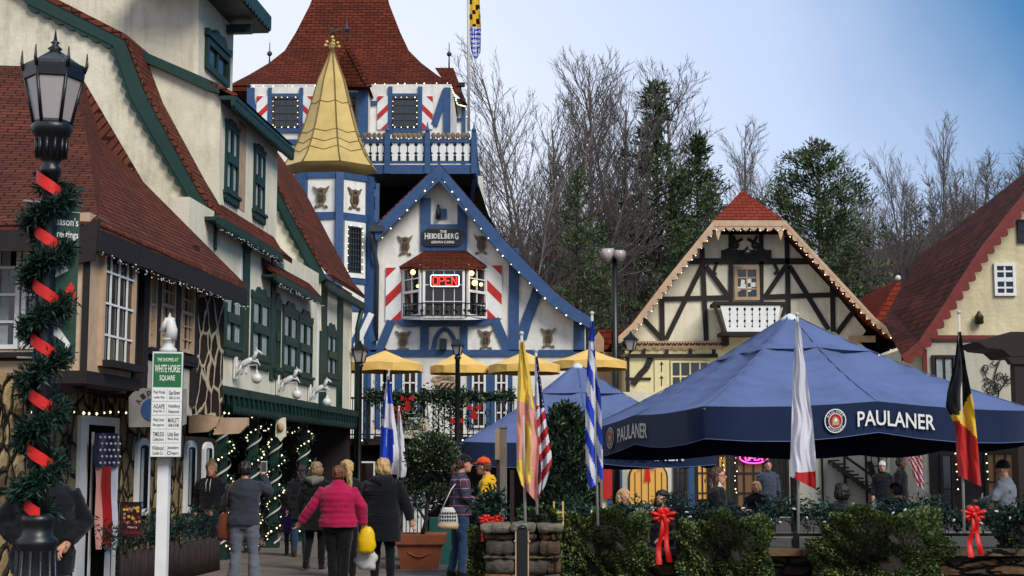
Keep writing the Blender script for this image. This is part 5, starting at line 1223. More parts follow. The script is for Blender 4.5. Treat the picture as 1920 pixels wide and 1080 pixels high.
for i in range(N):
    t = i / N; z = z1 + (z0 - z1) * t; ang = -t * 2 * math.pi * 6.2 + 2.2; c = V((lx + .085 * math.cos(ang), ly + .085 * math.sin(ang), z))
    for j in range(19):
        d = rg.normal(size=3); d[2] *= .8; d[:2] += np.array([math.cos(ang), math.sin(ang)]) * .9; d /= np.linalg.norm(d)
        L = rg.uniform(.02, .105)
        for s in range(9): P_.append(np.array(c) + d * L * s / 8 + rg.normal(size=3) * .006); D_.append(d * .8 + rg.normal(size=3) * .55)
me = leaf_mesh('lamp_garland', P_, .055, ['fir_needles', 'fir_needles_dark'], 5, .22, D_, .1)
single('lamp_garland', 'thick fir garland wound round the post of the near street lamp', 'garland', me, None)
m = MB(); n = 160; vs = []
for i in range(n):
    t = i / (n - 1); z = zL(330) + (zL(965) - zL(330)) * t; ang = R(205) + t * 2 * math.pi * 6.25; r = .088
    vs += [(lx + r * math.cos(ang), ly + r * math.sin(ang), z + .042), (lx + r * math.cos(ang), ly + r * math.sin(ang), z - .042)]
m.add(vs, [(2 * i, 2 * i + 1, 2 * i + 3, 2 * i + 2) for i in range(n - 1)], 0, True); single('lamp_ribbon', 'wide red ribbon spiralling down the near street lamp over its garland', 'ribbon', m, 'bow_red')
# banner
F_ = Fr(W(98, 500, YL + .02), V((.85, .53, 0)).normalized(), V((.53, -.85, 0)).normalized()); F_.O.z = 0
bn = thing('banner', 'green holiday banner with white lettering hanging from the near street lamp', 'banner', tuple(F_.pt(.1, 2.3)))
m = MB(); bz0, bz1 = zL(672), zL(384); m.fbox(F_, -.1, .165, bz0, bz1, 0, .006); part(bn, 'cloth', m, 'sign_green_dark' if 'sign_green_dark' in MAT else 'teal_paint')
m = MB(); m.tube([F_.pt(-.2, bz1 + .01), F_.pt(.18, bz1 + .01)], .01, 6); m.tube([F_.pt(-.2, bz0), F_.pt(.175, bz0)], .008, 6); part(bn, 'rod', m, 'pole_steel')
fx = lambda ca, cb: (lambda u, v: F_.pt(ca + u, cb + v, .009))
m = MB(); m.text("Season's", fx(.07, bz1 - .1), .17, .055); m.text("Greetings", fx(.072, bz1 - .19), .17, .06); m.fbox(F_, -.1, .163, bz1 - .038, bz1 - .033, .007, .009); part(bn, 'lettering', m, 'lettering_white')
m = MB(); m.fpoly(F_, [(-.03, bz1 - .5), (.1, bz1 - .42), (.02, bz1 - .24)], .007, .009, 0); m.fpoly(F_, [(.06, bz0 + .2), (.1, bz0 + .42), (.14, bz0 + .35), (.13, bz0 + .2), (.155, bz0 + .45), (.12, bz0 + .5), (.07, bz0 + .42), (.02, bz0 + .3)], .0065, .0085, 1); m.fpoly(F_, [(-.02, bz0 + .18), (.1, bz0 + .1), (.09, bz0 + .02), (.13, bz0 + .1), (.04, bz0 + .22), (-.03, bz0 + .28)], .0072, .0088, 0); part(bn, 'ornament', m, ['lettering_white', 'bow_red'])

# ================================================================== directory post sign
YD_ = 17.0; dp = G(301, YD_)
ds = thing('directory_sign', 'white directory post with green heading panel, ten shop panels and horse head on top', 'sign', tuple(dp))
m = MB(); zt = W(300, 670, YD_).z; m.box(dp.x - .062, dp.x + .062, dp.y - .062, dp.y + .062, 0, zt); part(ds, 'post', m, 'white_paint')
Fd = Fr((dp.x, dp.y - .2, 0), V((1, .18, 0)).normalized(), V((.18, -1, 0)).normalized())
z1 = W(300, 662, YD_).z; z0 = W(300, 857, YD_).z; zg = W(300, 727, YD_).z
m = MB(); m.fbox(Fd, -.12, .22, z0, z1, -.22, 0); part(ds, 'sign_box', m, 'grey_timber'); m = MB(); m.fbox(Fd, -.115, .22, z0, z1 - .0, .001, .01); part(ds, 'face_board', m, 'sign_white')
m = MB(); m.fbox(Fd, -.1, .205, zg, z1 - .02, .011, .016); hp = part(ds, 'heading_panel', m, 'sign_green')
fx = lambda ca, cb, n=.018: (lambda u, v: Fd.pt(ca + u, cb + v, n))
m = MB(); m.text('THE SHOPPES AT', fx(.052, z1 - .09), .23, .04); m.text('WHITE HORSE', fx(.052, z1 - .19), .28, .085); m.text('SQUARE', fx(.052, z1 - .3), .17, .07); part(hp, 'lettering', m, 'lettering_white')
names = [('Piney Woods', 'Leather Shop'), ('Glass Blower', 'Gifts & Art'), ('AGAPE', 'Shop No. 3'), ('Heidelberg', 'Restaurant'), ('Windy Corner', 'Bargains'), ('MARLETT', 'FARM & HOME'), ('TIMELESS', 'Collections'), ('Little Bear', 'Book Shop'), ('Wildwood', 'Candle Co.'), ('Jewelers', 'Den')]
hgt = (zg - .01 - z0) / 5
for i in range(10):
    r, c = divmod(i, 2); ca = -.03 + c * .165; cb = zg - .012 - hgt * (r + .5); m = MB(); m.fbox(Fd, ca - .078, ca + .078, cb - hgt * .46, cb + hgt * .46, .011, .015); pn = part(ds, 'shop_panel', m, 'lettering_white')
    m = MB(); m.text(names[i][0], fx(ca, cb + hgt * .16, .017), .125, .05); m.text(names[i][1], fx(ca, cb - hgt * .2, .017), .12, .038); part(pn, 'lettering', m, 'gutter_grey')
# horse head finial
m = MB(); c = V((dp.x + .02, dp.y - .05, z1)); m.lathe(tuple(c), [(.1, 0), (.1, .04), (.06, .07), (.05, .12), (.075, .14), (.085, .16)], 12)
m.tube([c + V((.02, 0, .15)), c + V((.035, 0, .26)), c + V((.01, 0, .36)), c + V((-.0, 0, .4))], [(.075), (.065), (.055), (.035)], 10); m.tube([c + V((0, -.0, .38)), c + V((-.05, 0, .31)), c + V((-.085, 0, .24))], [.048, .038, .026], 8)
for s in (-.02, .02): m.prism([c + V((-.01, s, .4)), c + V((.02, s, .4)), c + V((.01, s, .46))], (0, .01, 0))
for i in range(6): m.ball(tuple(c + V((.06 - abs(i - 3) * .006, 0, .2 + i * .036))), (.022, .03, .02), 6)
part(ds, 'horse_head', m, 'statue_white')

# ================================================================== things by the stone wall
Fs = F0.off(.12)
m = MB(); rows = [(810, 872, 0), (872, 1030, 1)]
def wsock(x0, x1, y0, y1, mats, fn, nx=9, ny=16):
    vs = []
    for j in range(ny + 1):
        for i in range(nx + 1):
            u, v = i / nx, j / ny; a, b = Fs.px(x0 + (x1 - x0) * u, y0 + (y1 - y0) * v); vs.append(Fs.pt(a, b, .06 + .03 * math.sin(u * 9) + .01 * math.sin(v * 7 + u * 3)))
    m = MB()
    for j in range(ny):
        for i in range(nx): m.add([vs[j * (nx + 1) + i], vs[j * (nx + 1) + i + 1], vs[(j + 1) * (nx + 1) + i + 1], vs[(j + 1) * (nx + 1) + i]], [(0, 3, 2, 1)], fn((i + .5) / nx, (j + .5) / ny), True)
    return m
ws = thing('hanging_flag_windsock', 'red, white and blue windsock with stars hanging in the white doorway', 'flag', tuple(Fs.pt(*Fs.px(190, 1030), .06)))
part(ws, 'star_field', wsock(168, 212, 812, 876, 0, lambda u, v: 0, 9, 6), ['f_navy', 'f_white'])
m = MB()
for r in range(5):
    for c in range(5):
        a, b = Fs.px(173 + c * 8.5 + (r % 2) * 3, 820 + r * 12); m.ball(tuple(Fs.pt(a, b, .105)), (.018, .012, .018), 6)
part(ws, 'star', m, 'f_white')
for i, (x0, x1, y1, c) in enumerate(((170, 181, 1030, 'f_pink'), (180, 190, 1020, 'f_red'), (189, 199, 1026, 'f_red'), (198, 210, 1022, 'f_white'))): part(ws, 'streamer', wsock(x0, x1, 874, y1, 0, lambda u, v: 0, 2, 12), c)
gf = thing('garden_flag', 'dark red Merry Christmas garden flag on a small stand by the stone wall', 'flag', tuple(G(248, 18.2)))
Fg = FY(18.2); m = MB(); m.pbox(Fg, 229, 943, 266, 1005, 0, .006); part(gf, 'cloth', m, 'dark_red' if 'dark_red' in MAT else 'brick_paint')
m = MB(); m.pbox(Fg, 225, 941, 268, 943, -.006, .012); m.pbox(Fg, 226, 943, 228, 1115, -.006, .012); part(gf, 'stand', m, 'black_iron')
ftext(gf, Fg, 'Merry', 240, 986, 258, 992, .009, 'lettering_white'); ftext(gf, Fg, 'Christmas', 232, 994, 264, 1001, .009, 'lettering_red')
m = MB(); rg2 = random.Random(5)
for i in range(26): a, b = Fg.px(rg2.uniform(233, 262), rg2.uniform(948, 982)); m.fpoly(Fg, [(a + .02 * math.cos(q * 1.26), b + .02 * math.sin(q * 1.26)) for q in range(5)], .007, .008 + i * .0001, i % 3)
part(gf, 'printed_picture', m, ['tan_timber', 'f_red', 'f_gold'])
m = MB(); p = G(236, 19.6); m.lathe(tuple(p), [(.09, 0), (.12, .22), (.13, .23)], 10); m.lathe((p.x, p.y, .23), [(.14, 0), (.03, .1), (.01, .14)], 8); single('garden_lantern', 'small dark lantern on the ground by the stone wall', 'lantern', m, 'black_iron')
# log edging planter with fir sprigs
lg = thing('log_planter', 'low planter of upright dark logs along the stone wall, filled with fir sprigs', 'planter', (LX(A0, 21) + .6, 21, 0))
m = MB(); rg2 = random.Random(9)
for i in range(46):
    y = 18.9 + i * .094; h = .5 + rg2.uniform(-.08, .06); m.tube([(LX(A0, y) + .55, y, 0), (LX(A0, y) + .55, y, h)], rg2.uniform(.045, .06), 7)
part(lg, 'log_edging', m, 'brown_timber')
rg = np.random.default_rng(12); P_ = []; D_ = []
for i in range(70):
    y = rg.uniform(18.9, 23.2); c = np.array([LX(A0, y) + rg.uniform(.15, .5), y, .55]); d0 = np.array([rg.normal() * .4, rg.normal() * .4, 1]); L = rg.uniform(.15, .5)
    for s in range(40): f = rg.random(); P_.append(c + d0 * L * f + rg.normal(size=3) * .05 * (1.2 - f)); D_.append(d0 * .5 + rg.normal(size=3) * .6)
part(lg, 'fir_sprig', leaf_mesh('fir_sprig', P_, .07, ['fir_needles', 'fir_needles_dark'], 13, .25, D_, .1), None)

# ================================================================== terrace of the tavern
YTc = 36.6; FTc = FY(YTc); zfl = W(800, 822, YTc).z
te = thing('terrace', 'raised tavern terrace with dark front and black iron railing', 'terrace', (W(860, 900, YTc).x, YTc, 0))
x0, x1 = W(650, 800, YTc).x, W(1125, 800, YTc).x
m = MB(); m.box(x0, x1, YTc, 41.95, zfl - .16, zfl); part(te, 'deck', m, 'dark_timber')
m = MB(); m.box(x0, x1, YTc + .25, YTc + .4, 0, zfl - .161); part(te, 'front_wall', m, 'dark_void')  # near-black colour stands in for the dark opening below the deck
for x in (652, 757, 960): m = MB(); m.pbox(FTc, x - 4, 820, x + 4, 1000, -.2, -.02); part(te, 'deck_post', m, 'brown_timber')
m = MB(); m.pbox(FTc, 668, 865, 702, 930, -.24, -.2, 0); m.pbox(FTc, 671, 868, 699, 930, -.199, -.19, 1); part(te, 'notice_frame', m, ['white_paint', 'glass_brown'])
zr = W(800, 746, YTc).z; m = MB(); a = x0
m.box(x0, x1, YTc - .04, YTc, zr - .03, zr + .02); m.box(x0, x1, YTc - .035, YTc - .005, zfl + .08, zfl + .11); L = x1 - x0; n = int(L / .14)
for i in range(n + 1): x = x0 + L * i / n; m.box(x - .012, x + .012, YTc - .03, YTc - .01, zfl, zr)
for i in range(0, n, 3):
    x = x0 + L * (i + .5) / n
    for zz in (.3, .62): m.tube([(x + .055 * math.cos(q), YTc - .02, zfl + zz + .09 * math.sin(q)) for q in [w * .7 for w in range(10)]], .012, 4)
for x in (650, 668, 690, 795, 866, 958, 1040): a_, b_ = FTc.px(x, 735); m.box(a_ - .035, a_ + .035, YTc - .05, YTc + .02, zfl - .1, b_); m.ball((a_, YTc - .015, b_ + .06), .05, 8)
part(te, 'railing', m, 'black_iron')
rg = np.random.default_rng(21); P_ = []
for x in np.linspace(W(688, 745, YTc).x, W(960, 745, YTc).x, 330):
    w = 1.0 + .5 * math.sin(x * 3.0); P_ += list(np.array([x, YTc - .06, zr + .02]) + rg.normal(size=(16, 3)) * np.array([.05, .06, .08 * w]))
for cx, cy, r in ((770, 778, .45), (845, 775, .4), (742, 770, .3)):
    c = W(cx, cy, YTc - .15); P_ += list(np.array(c) + rg.normal(size=(700, 3)) * np.array([r * .6, .07, r * .7]))
me = leaf_mesh('g', P_, .1, ['fir_needles', 'ivy_leaves', 'fir_needles_dark'], 22, .4); single('terrace_garland', 'fir garland draped along the black railing of the tavern terrace', 'garland', me, None)
for i, (x, y, lab) in enumerate(((764, 748, 'beside the paired windows'), (749, 768, 'lower left by the white and blue flag'), (857, 790, 'below the terrace lamp post'), (889, 765, 'right of the terrace lamp post'))):
    c = W(x, y, YTc - .2); m = MB(); a, b = c.x, c.z; F_ = FY(c.y)
    m.fpoly(F_, [(a, b), (a - .16, b + .1), (a - .16, b - .06)], 0, .06); m.fpoly(F_, [(a, b), (a + .16, b + .1), (a + .16, b - .06)], 0, .06); m.fpoly(F_, [(a - .03, b), (a + .03, b), (a + .09, b - .28), (a - .1, b - .26)], .005, .03); single('railing_bow', 'small red bow on the terrace railing ' + lab, 'bow', m, 'f_red', 'bows on the terrace railing')
# banner on the terrace front
Fb = FY(YTc - .12); m = MB(); m.pbox(Fb, 742, 783, 804, 822, 0, .012); hb = single('tavern_banner', 'pale banner with the tavern name on the terrace railing above the round topiary', 'sign', m, 'cream_plaster')
ftext(hb, Fb, 'THE', 762, 786, 778, 792, .016, 'lettering_dark'); ftext(hb, Fb, 'HEIDELBER', 747, 795, 790, 806, .016, 'lettering_dark'); ftext(hb, Fb, 'G', 792, 791, 798, 808, .016, 'lettering_red'); ftext(hb, Fb, 'RESTAURANT', 755, 811, 790, 815, .016, 'lettering_dark')
light_string('lights along the terrace edge above the dark opening', [(x0, YTc - .1, zfl - .05), (x1, YTc - .1, zfl - .05)], .75, .035, seed=50)

def parasol(px, ya, yr, hw, Y, lab):
    c = W(px, ya, Y); r = hw / FPX * Y; zr_ = W(px, yr, Y).z; zt = c.z
    root = thing('parasol', lab, 'parasol', (c.x, Y, zfl), 0, 'yellow parasols on the tavern terrace')
    m = MB(); vs = [(c.x, Y, zt)]
    rgp = random.Random(px)
    for i in range(8):
        a = i * math.pi / 4 + R(14 + px % 20); vs.append((c.x + r * .55 * math.cos(a), Y + r * .55 * math.sin(a), zt - (zt - zr_) * .6))
    for i in range(16):
        a = i * math.pi / 8 + R(14 + px % 20); k = r * (1 if i % 2 == 0 else .955); vs.append((c.x + k * math.cos(a), Y + k * math.sin(a), zr_ + (0 if i % 2 == 0 else .03)))
    for i in range(16):
        a = i * math.pi / 8 + R(14 + px % 20); k = r * (.99 if i % 2 == 0 else .96); vs.append((c.x + k * math.cos(a), Y + k * math.sin(a), zr_ - .17 - rgp.uniform(0, .03)))
    fs = [(0, 1 + i, 1 + (i + 1) % 8) for i in range(8)]
    for i in range(8): fs += [(1 + i, 9 + 2 * i, 9 + 2 * i + 1), (1 + i, 9 + 2 * i + 1, 1 + (i + 1) % 8), (1 + (i + 1) % 8, 9 + 2 * i + 1, 9 + (2 * i + 2) % 16)]
    fs += [(9 + i, 25 + i, 25 + (i + 1) % 16, 9 + (i + 1) % 16) for i in range(16)]
    m.add(vs, fs); cv = part(root, 'canopy', m, 'parasol_yellow')
    m = MB(); m.tube([(c.x, Y, zfl), (c.x, Y, zt)], .025, 8); m.ball((c.x, Y, zt + .03), .04, 8); part(root, 'pole', m, 'brown_timber')
    m = MB()
    for i in range(8): m.tube([(c.x, Y, zt - .05), (vs[9 + 2 * i][0] * .97 + c.x * .03, vs[9 + 2 * i][1] * .97 + Y * .03, zr_ - .01)], .012, 4)
    part(root, 'rib', m, 'brown_timber')
    m = MB(); m.box(c.x - .25, c.x + .25, Y - .25, Y + .25, zfl, zfl + .08); part(root, 'base', m, 'dark_timber')
for a in ((722, 657, 684, 74, 38.0, 'yellow parasol farthest left, beside the turret'), (862, 659, 688, 57, 38.6, 'yellow parasol behind the square terrace lamp'), (983, 659, 687, 70, 38.2, 'yellow parasol behind the yellow and pink flag'), (1105, 654, 680, 73, 39.6, 'yellow parasol farthest right, over the small hut')): parasol(*a)

# ================================================================== garden lamp posts
def lantern_post(px, y0, y1, yb, Y, lab, base_z=0, arm=None):
    p = W(px, y1, Y); z0, z1 = W(px, y1, Y).z, W(px, y0, Y).z; h = z1 - z0
    root = thing('lamp_post', lab, 'street lamp', (p.x, Y, base_z)); c = (p.x, Y, z0); R_ = h * .34
    m = MB(); m.rings([(p.x, Y, z0 + h * .08, R_ * .55, R_ * .55), (p.x, Y, z0 + h * .55, R_ * .95, R_ * .95)], 4, 0, False, True, R(25)); part(root, 'lantern_glass', m, 'lantern_glass')
    m = MB()
    for i in range(4): a = R(25) + i * math.pi / 2; m.tube([(p.x + R_ * .57 * math.cos(a), Y + R_ * .57 * math.sin(a), z0 + h * .05), (p.x + R_ * .98 * math.cos(a), Y + R_ * .98 * math.sin(a), z0 + h * .56)], .018, 4)
    m.rings([(p.x, Y, z0, R_ * .3, R_ * .3), (p.x, Y, z0 + h * .08, R_ * .62, R_ * .62)], 4, 0, False, True, R(25)); m.rings([(p.x, Y, z0 + h * .55, R_ * 1.25, R_ * 1.25), (p.x, Y, z0 + h * .6, R_ * 1.25, R_ * 1.25), (p.x, Y, z0 + h * .82, R_ * .4, R_ * .4), (p.x, Y, z0 + h * .9, R_ * .2, R_ * .2)], 4, 0, False, True, R(25)); m.ball((p.x, Y, z0 + h * .94), R_ * .16, 8); part(root, 'lantern_frame', m, 'black_iron')
    m = MB(); m.ball((p.x, Y, z0 + h * .3), .05, 8); part(root, 'bulb', m, 'warm_lamp')
    if arm is None:
        m = MB(); m.lathe((p.x, Y, base_z), [(.14, 0), (.14, .3), (.07, .4), (.055, z0 - base_z - .1), (.09, z0 - base_z - .05), (.05, z0 - base_z + .02)], 10); part(root, 'post', m, 'black_iron')
    return root, p
lantern_post(675, 638, 682, 850, 36.2, 'black lamp post with square lantern in front of the left yellow parasol')
lantern_post(858, 634, 667, 850, 35.8, 'black lamp post with broad square lantern in front of the wall crest')
root, p = lantern_post(1183, 620, 660, 0, 45.0, 'tall dark pole with twin floodlights and a side lantern beside the alpine house', 0, 1)
q = W(1152, 480, 45); m = MB(); m.tube([(q.x, 45, 0), (q.x, 45, q.z)], [.13, .09], 10); m.tube([(q.x, 45, p.z - .1), (q.x + .25, 45, p.z - .18), (p.x, 45, p.z)], .035, 6)
for i in range(5): m.tube([(q.x + .2 + .12 * math.cos(w * .7), 45 + .03 * i, p.z + .05 + i * .03 + .12 * math.sin(w * .7)) for w in range(9)], .014, 4)
part(root, 'post', m, 'black_iron')
for dx, r in ((-.22, .24), (.14, .18)): m = MB(); m.tube([(q.x + dx - r * .6, 44.95, q.z + .05), (q.x + dx + r * .5, 44.8, q.z - .02)], [r * .75, r], 12); part(root, 'floodlight', m, 'lantern_glass')

# ================================================================== big patio umbrellas
def big_umbrella(K, S_, al, hz, hm, apex, Y, lab, texts, va=.4, pole=True, base=True):
    ca, sa = math.cos(al), math.sin(al); ex = V((ca, sa, 0)); ey = V((-sa, ca, 0)); K = V((K[0], K[1], 0))
    C = K + (ex + ey) * S_ / 2; root = thing('patio_umbrella', lab, 'patio umbrella', (C.x, C.y, 0), 0, 'blue patio umbrellas')
    cor = [K, K + ex * S_, K + (ex + ey) * S_, K + ey * S_]; rim = []
    for i in range(4):
        a, b = cor[i], cor[(i + 1) % 4]; za, zb = hz[i], hz[(i + 1) % 4]
        for t in range(8):
            u = t / 8; zz = za + (zb - za) * u; mid = hm[i]; bul = (1 - abs(u - .5) * 2); zmid = mid - (za + zb) / 2
            sag = -.035 * math.sin(math.pi * ((u * 2) % 1)); rim.append(a.lerp(b, u) + V((0, 0, zz + zmid * bul + sag)))
    n = len(rim); A = V((C.x, C.y, apex)); m = MB(); vs = []; NL_ = 70
    for j in range(NL_ + 1):
        f = .035 + .965 * j / NL_
        for i, p in enumerate(rim):
            u = (i % 4) / 4; q = A.lerp(p, f); sag = -.09 * math.sin(math.pi * u) * math.sin(math.pi * min(f, 1)) * 1.0
            wr = .04 * math.sin(f * 60 + math.sin(i * 1.7) * 1.6) * max(0, 1 - abs((i % 4) / 4 - .5) * 1.2) * (1 if .2 < f < .75 else .25) * (.5 + .5 * math.sin(i * 1.3 + 1) ** 2)
            vs.append(q + V((0, 0, sag - .1 * math.sin(math.pi * f) + wr)))
    m.add(vs, [(j * n + i, (j + 1) * n + i, (j + 1) * n + (i + 1) % n, j * n + (i + 1) % n) for j in range(NL_) for i in range(n)], 0, True)
    part(root, 'canopy', m, 'umbrella_blue')
    m = MB(); vs = []; 
    for j in range(5):
        for i, p in enumerate(rim):
            o = (p - V((C.x, C.y, p.z))).normalized(); crn = 1 if i % 8 == 0 else 0; u = (i % 4) / 4
            fold = .035 * math.sin(i * 2.4) * j / 4 * (0.3 + .7 * (1 if i % 8 in (1, 7) else 0))
            vs.append(p + o * (.01 + fold - .05 * crn * j / 4) + V((0, 0, -va * j / 4 - .045 * math.sin(math.pi * u) * j / 4)))
    m.add(vs, [(j * n + i, (j + 1) * n + i, (j + 1) * n + (i + 1) % n, j * n + (i + 1) % n) for j in range(4) for i in range(n)], 0, True)
    vl = part(root, 'valance', m, 'umbrella_navy')
    m = MB(); m.tube([V(v) + V((0, 0, -.002)) for v in vs[4 * n:]] + [V(vs[4 * n])], .006, 4); part(vl, 'hem', m, 'umbrella_blue')
    m = MB(); m.tube([r + V((0, 0, .01)) for r in rim] + [rim[0] + V((0, 0, .01))], .012, 4)
    for i in range(0, n, 4): m.tube([A.lerp(rim[i], f) + V((0, 0, -.1 * math.sin(math.pi * f) + .006)) for f in [.035 + .0965 * q for q in range(11)]], .009, 4)
    part(root, 'seam', m, 'umbrella_blue')
    # vent flap and cap
    m = MB(); r9 = [A.lerp(p, .345) + V((0, 0, -.085)) for p in rim]; r0 = [A.lerp(p, .3) + V((0, 0, -.065)) for p in rim]
    m.add(r0 + r9, [(i, n + i, n + (i + 1) % n, (i + 1) % n) for i in range(n)], 0, True); part(root, 'vent_flap', m, 'umbrella_blue')
    m = MB(); m.lathe((A.x, A.y, apex - .13), [(.16, 0), (.15, .05), (.06, .11), (.02, .13)], 12); part(root, 'cap', m, 'sign_white')
    m = MB(); m.tube([(C.x, C.y, 0), (C.x, C.y, apex - .12)], .055, 10); part(root, 'pole', m, 'grey_timber')
    m = MB()
    for i in range(0, n, 4): m.tube([A + V((0, 0, -.3)), rim[i] + V((0, 0, -.03))], .022, 5); 
    part(root, 'rib', m, 'grey_timber')
    m = MB(); m.box(C.x - .5, C.x + .5, C.y - .5, C.y + .5, 0, .1); part(root, 'base', m, 'gutter_grey')
    for (side, centre, w, h, logo) in texts:
        a = cor[side]; d = (cor[(side + 1) % 4] - a).normalized(); N = V((d.y, -d.x, 0))
        def at(u, v, n0=.05, side=side, a=a, d=d, N=N, centre=centre):
            s = centre + u; t = s / S_ * 8; i = int(t); fr = t - i; p = rim[(side * 8 + i) % n].lerp(rim[(side * 8 + i + 1) % n], fr)
            return V((p.x, p.y, p.z - va * .52 + v)) + N * n0
        m = MB(); m.text('PAULANER', at, w, h); part(vl, 'lettering', m, 'lettering_white')
        if logo:
            lc = -w / 2 - .34
            def disc(r, n0): return [at(lc + r * math.cos(q * math.pi / 12), r * math.sin(q * math.pi / 12), n0) for q in range(24)]
            m = MB()
            for r, n0, mi in ((.165, .05, 0), (.15, .052, 1), (.105, .054, 0), (.095, .056, 2)): m.add(disc(r, n0), [list(range(24))], mi)
            m.add([at(lc + x, y, .058) for x, y in ((-.05, -.06), (.05, -.06), (.055, .0), (.02, .05), (-.02, .06), (-.05, .02))], [(0, 1, 2, 3, 4, 5)], 3); m.add([at(lc + x, y, .06) for x, y in ((-.02, -.01), (.02, -.01), (.025, .03), (-.015, .035))], [(0, 1, 2, 3)], 0)
            part(vl, 'round_logo', m, ['lettering_white', 'umbrella_navy', 'f_red', 'tan_timber'])
            m = MB()
            for word, a0_, sgn in (('PAULANER', 90, -1), ('MUNCHEN', 270, 1)):
                for i, ch in enumerate(word):
                    an = R(a0_ + sgn * (i - (len(word) - 1) / 2) * 17); m.text(ch, lambda u, v, an=an, sgn=sgn: at(lc + math.cos(an) * .128 + (u * math.sin(an) + v * math.cos(an)) * (1 if sgn < 0 else -1), math.sin(an) * .128 + (-u * math.cos(an) + v * math.sin(an)) * (1 if sgn < 0 else -1), .06), .024, .03)
            part(vl, 'logo_lettering', m, 'lettering_white')
    return root
K0 = V((2.58, 20)); big_umbrella((2.56, 20.0), 5.2, R(16), [2.37, 2.36, 2.2, 2.16], [2.47, 2.25, 2.2, 2.33], 3.95, 23.1, 'large faded blue square patio umbrella with lettered valance in front', [(0, 2.86, 1.2, .21, True), (3, 2.6, 1.25, .22, True)], .42)
big_umbrella((-.95, 28.6), 4.9, R(3), [2.03, 2.03, 2.0, 2.0], [2.07, 2.05, 2.0, 2.05], 3.72, 31, 'blue patio umbrella farther back, between the flags and behind the evergreen', [(0, 3.55, 1.4, .24, False)], .42)
# ================================================================== flags on poles
def inter(poly, y):
    for (x0, y0), (x1, y1) in zip(poly, poly[1:]):
        if y0 <= y <= y1: return x0 + (x1 - x0) * (y - y0) / max(1e-6, y1 - y0)
    return poly[-1][0] if y > poly[-1][1] else poly[0][0]
def flag(label, Y, pole, left, right, mats, colfn, nx=12, ny=70, amp=.05, folds=3, rp=.014, pmat='pole_white', zbase=0, ball=True, ph=0.0):
    top = W(pole[0], pole[1], Y); bot = W(pole[2], pole[3], Y)
    root = thing('flag', label, 'flag', (bot.x, Y, bot.z), 0, None)
    m = MB(); m.tube([bot, top], rp, 8)
    if ball: m.ball(tuple(top + V((0, 0, rp))), rp * 1.7, 8)
    part(root, 'pole', m, pmat)
    y0 = max(left[0][1], right[0][1]); y1 = max(left[-1][1], right[-1][1]); m = MB(); g = []
    for j in range(ny + 1):
        row = []
        for i in range(nx + 1):
            u = i / nx; yl = left[0][1] + (left[-1][1] - left[0][1]) * j / ny; yr = right[0][1] + (right[-1][1] - right[0][1]) * j / ny
            y = yl + (yr - yl) * u; x = inter(left, yl) + (inter(right, yr) - inter(left, yl)) * u
            wv = (j / ny) ** .5
            p = W(x, y, Y - .03 + amp * wv * math.sin(u * folds * 2 * math.pi + ph + j * 2.6 / ny) + .4 * amp * math.sin(j * .13 * 70 / ny + u * 5) + .012 * math.sin(u * 23 + math.sin(j * 6 / ny * 3) * 2)); row.append((p, x, y))
        g.append(row)
    vs = [p for r in g for p, _, _ in r]; m.add(vs, [], 0)
    for j in range(ny):
        for i in range(nx):
            a, b = g[j][i], g[j + 1][i + 1]; m.f.append([j * (nx + 1) + i, (j + 1) * (nx + 1) + i, (j + 1) * (nx + 1) + i + 1, j * (nx + 1) + i + 1]); m.m.append(colfn((a[1] + b[1]) / 2, (a[2] + b[2]) / 2)); m.sm.append(True)
    part(root, 'cloth', m, mats); return root
flag('blue and white diagonally striped flag hanging on a white pole before the big blue umbrella', 15.5, (1110, 590, 1121, 985), [(1107, 602), (1101, 680), (1098, 745), (1098, 860), (1103, 920)], [(1113, 602), (1117, 680), (1127, 745), (1130, 840), (1131, 893), (1131, 898)], ['f_blue', 'f_white'],
     lambda x, y: 1 if ((y - 2.5 * (x - 1098) - 697) / 67) % 1 < .5 and y > 640 or 640 < y < 656 else 0, 16, 110, .05, 1.5)
flag('yellow and faded pink flag hanging from a white pole over the stone pillar', 14.3, (978, 628, 985, 984), [(975, 640), (971, 700), (968, 800), (969, 880), (977, 908)], [(982, 640), (991, 680), (999, 740), (1007, 800), (1011, 850), (1006, 942)], ['f_gold', 'f_pink', 'tan_timber'],
     lambda x, y: 2 if abs(x - 993) < 5 and 738 < y < 768 and int(x * 1.3 + y) % 3 == 0 else (0 if (y < 748 + (x - 968) * .55) or (984 < x < 997 - max(0, (890 - y)) * .02 and y < 905 and y > 790 and x < 996) or (y > 862 and x < 982) else 1), 20, 110, .05, 2, ph=1)
def usa(x, y):
    if y < 765 and x > 1004 + (y - 660) * .08: return 3 if (int(x / 3.2) + int(y / 9)) % 2 == 0 and int(y) % 9 < 4 and int(x * 1.7) % 3 == 0 else 2
    if x < 1012 and y < 760: return 1
    if 862 < y < 900 and 1004 < x < 1014: return 2
    return 0 if ((y + 1.3 * (x - 1003)) / 36) % 1 < .5 else 1
flag('furled stars and stripes flag hanging just right of the yellow and pink flag', 14.8, (1005, 660, 1007, 965), [(1004, 668), (1003, 740), (1004, 820), (1008, 880), (1008, 935)], [(1008, 668), (1018, 740), (1024, 790), (1034, 850), (1035, 868), (1022, 912)], ['f_red', 'f_white', 'f_navy', 'lettering_white'], usa, 16, 100, .04, 2)
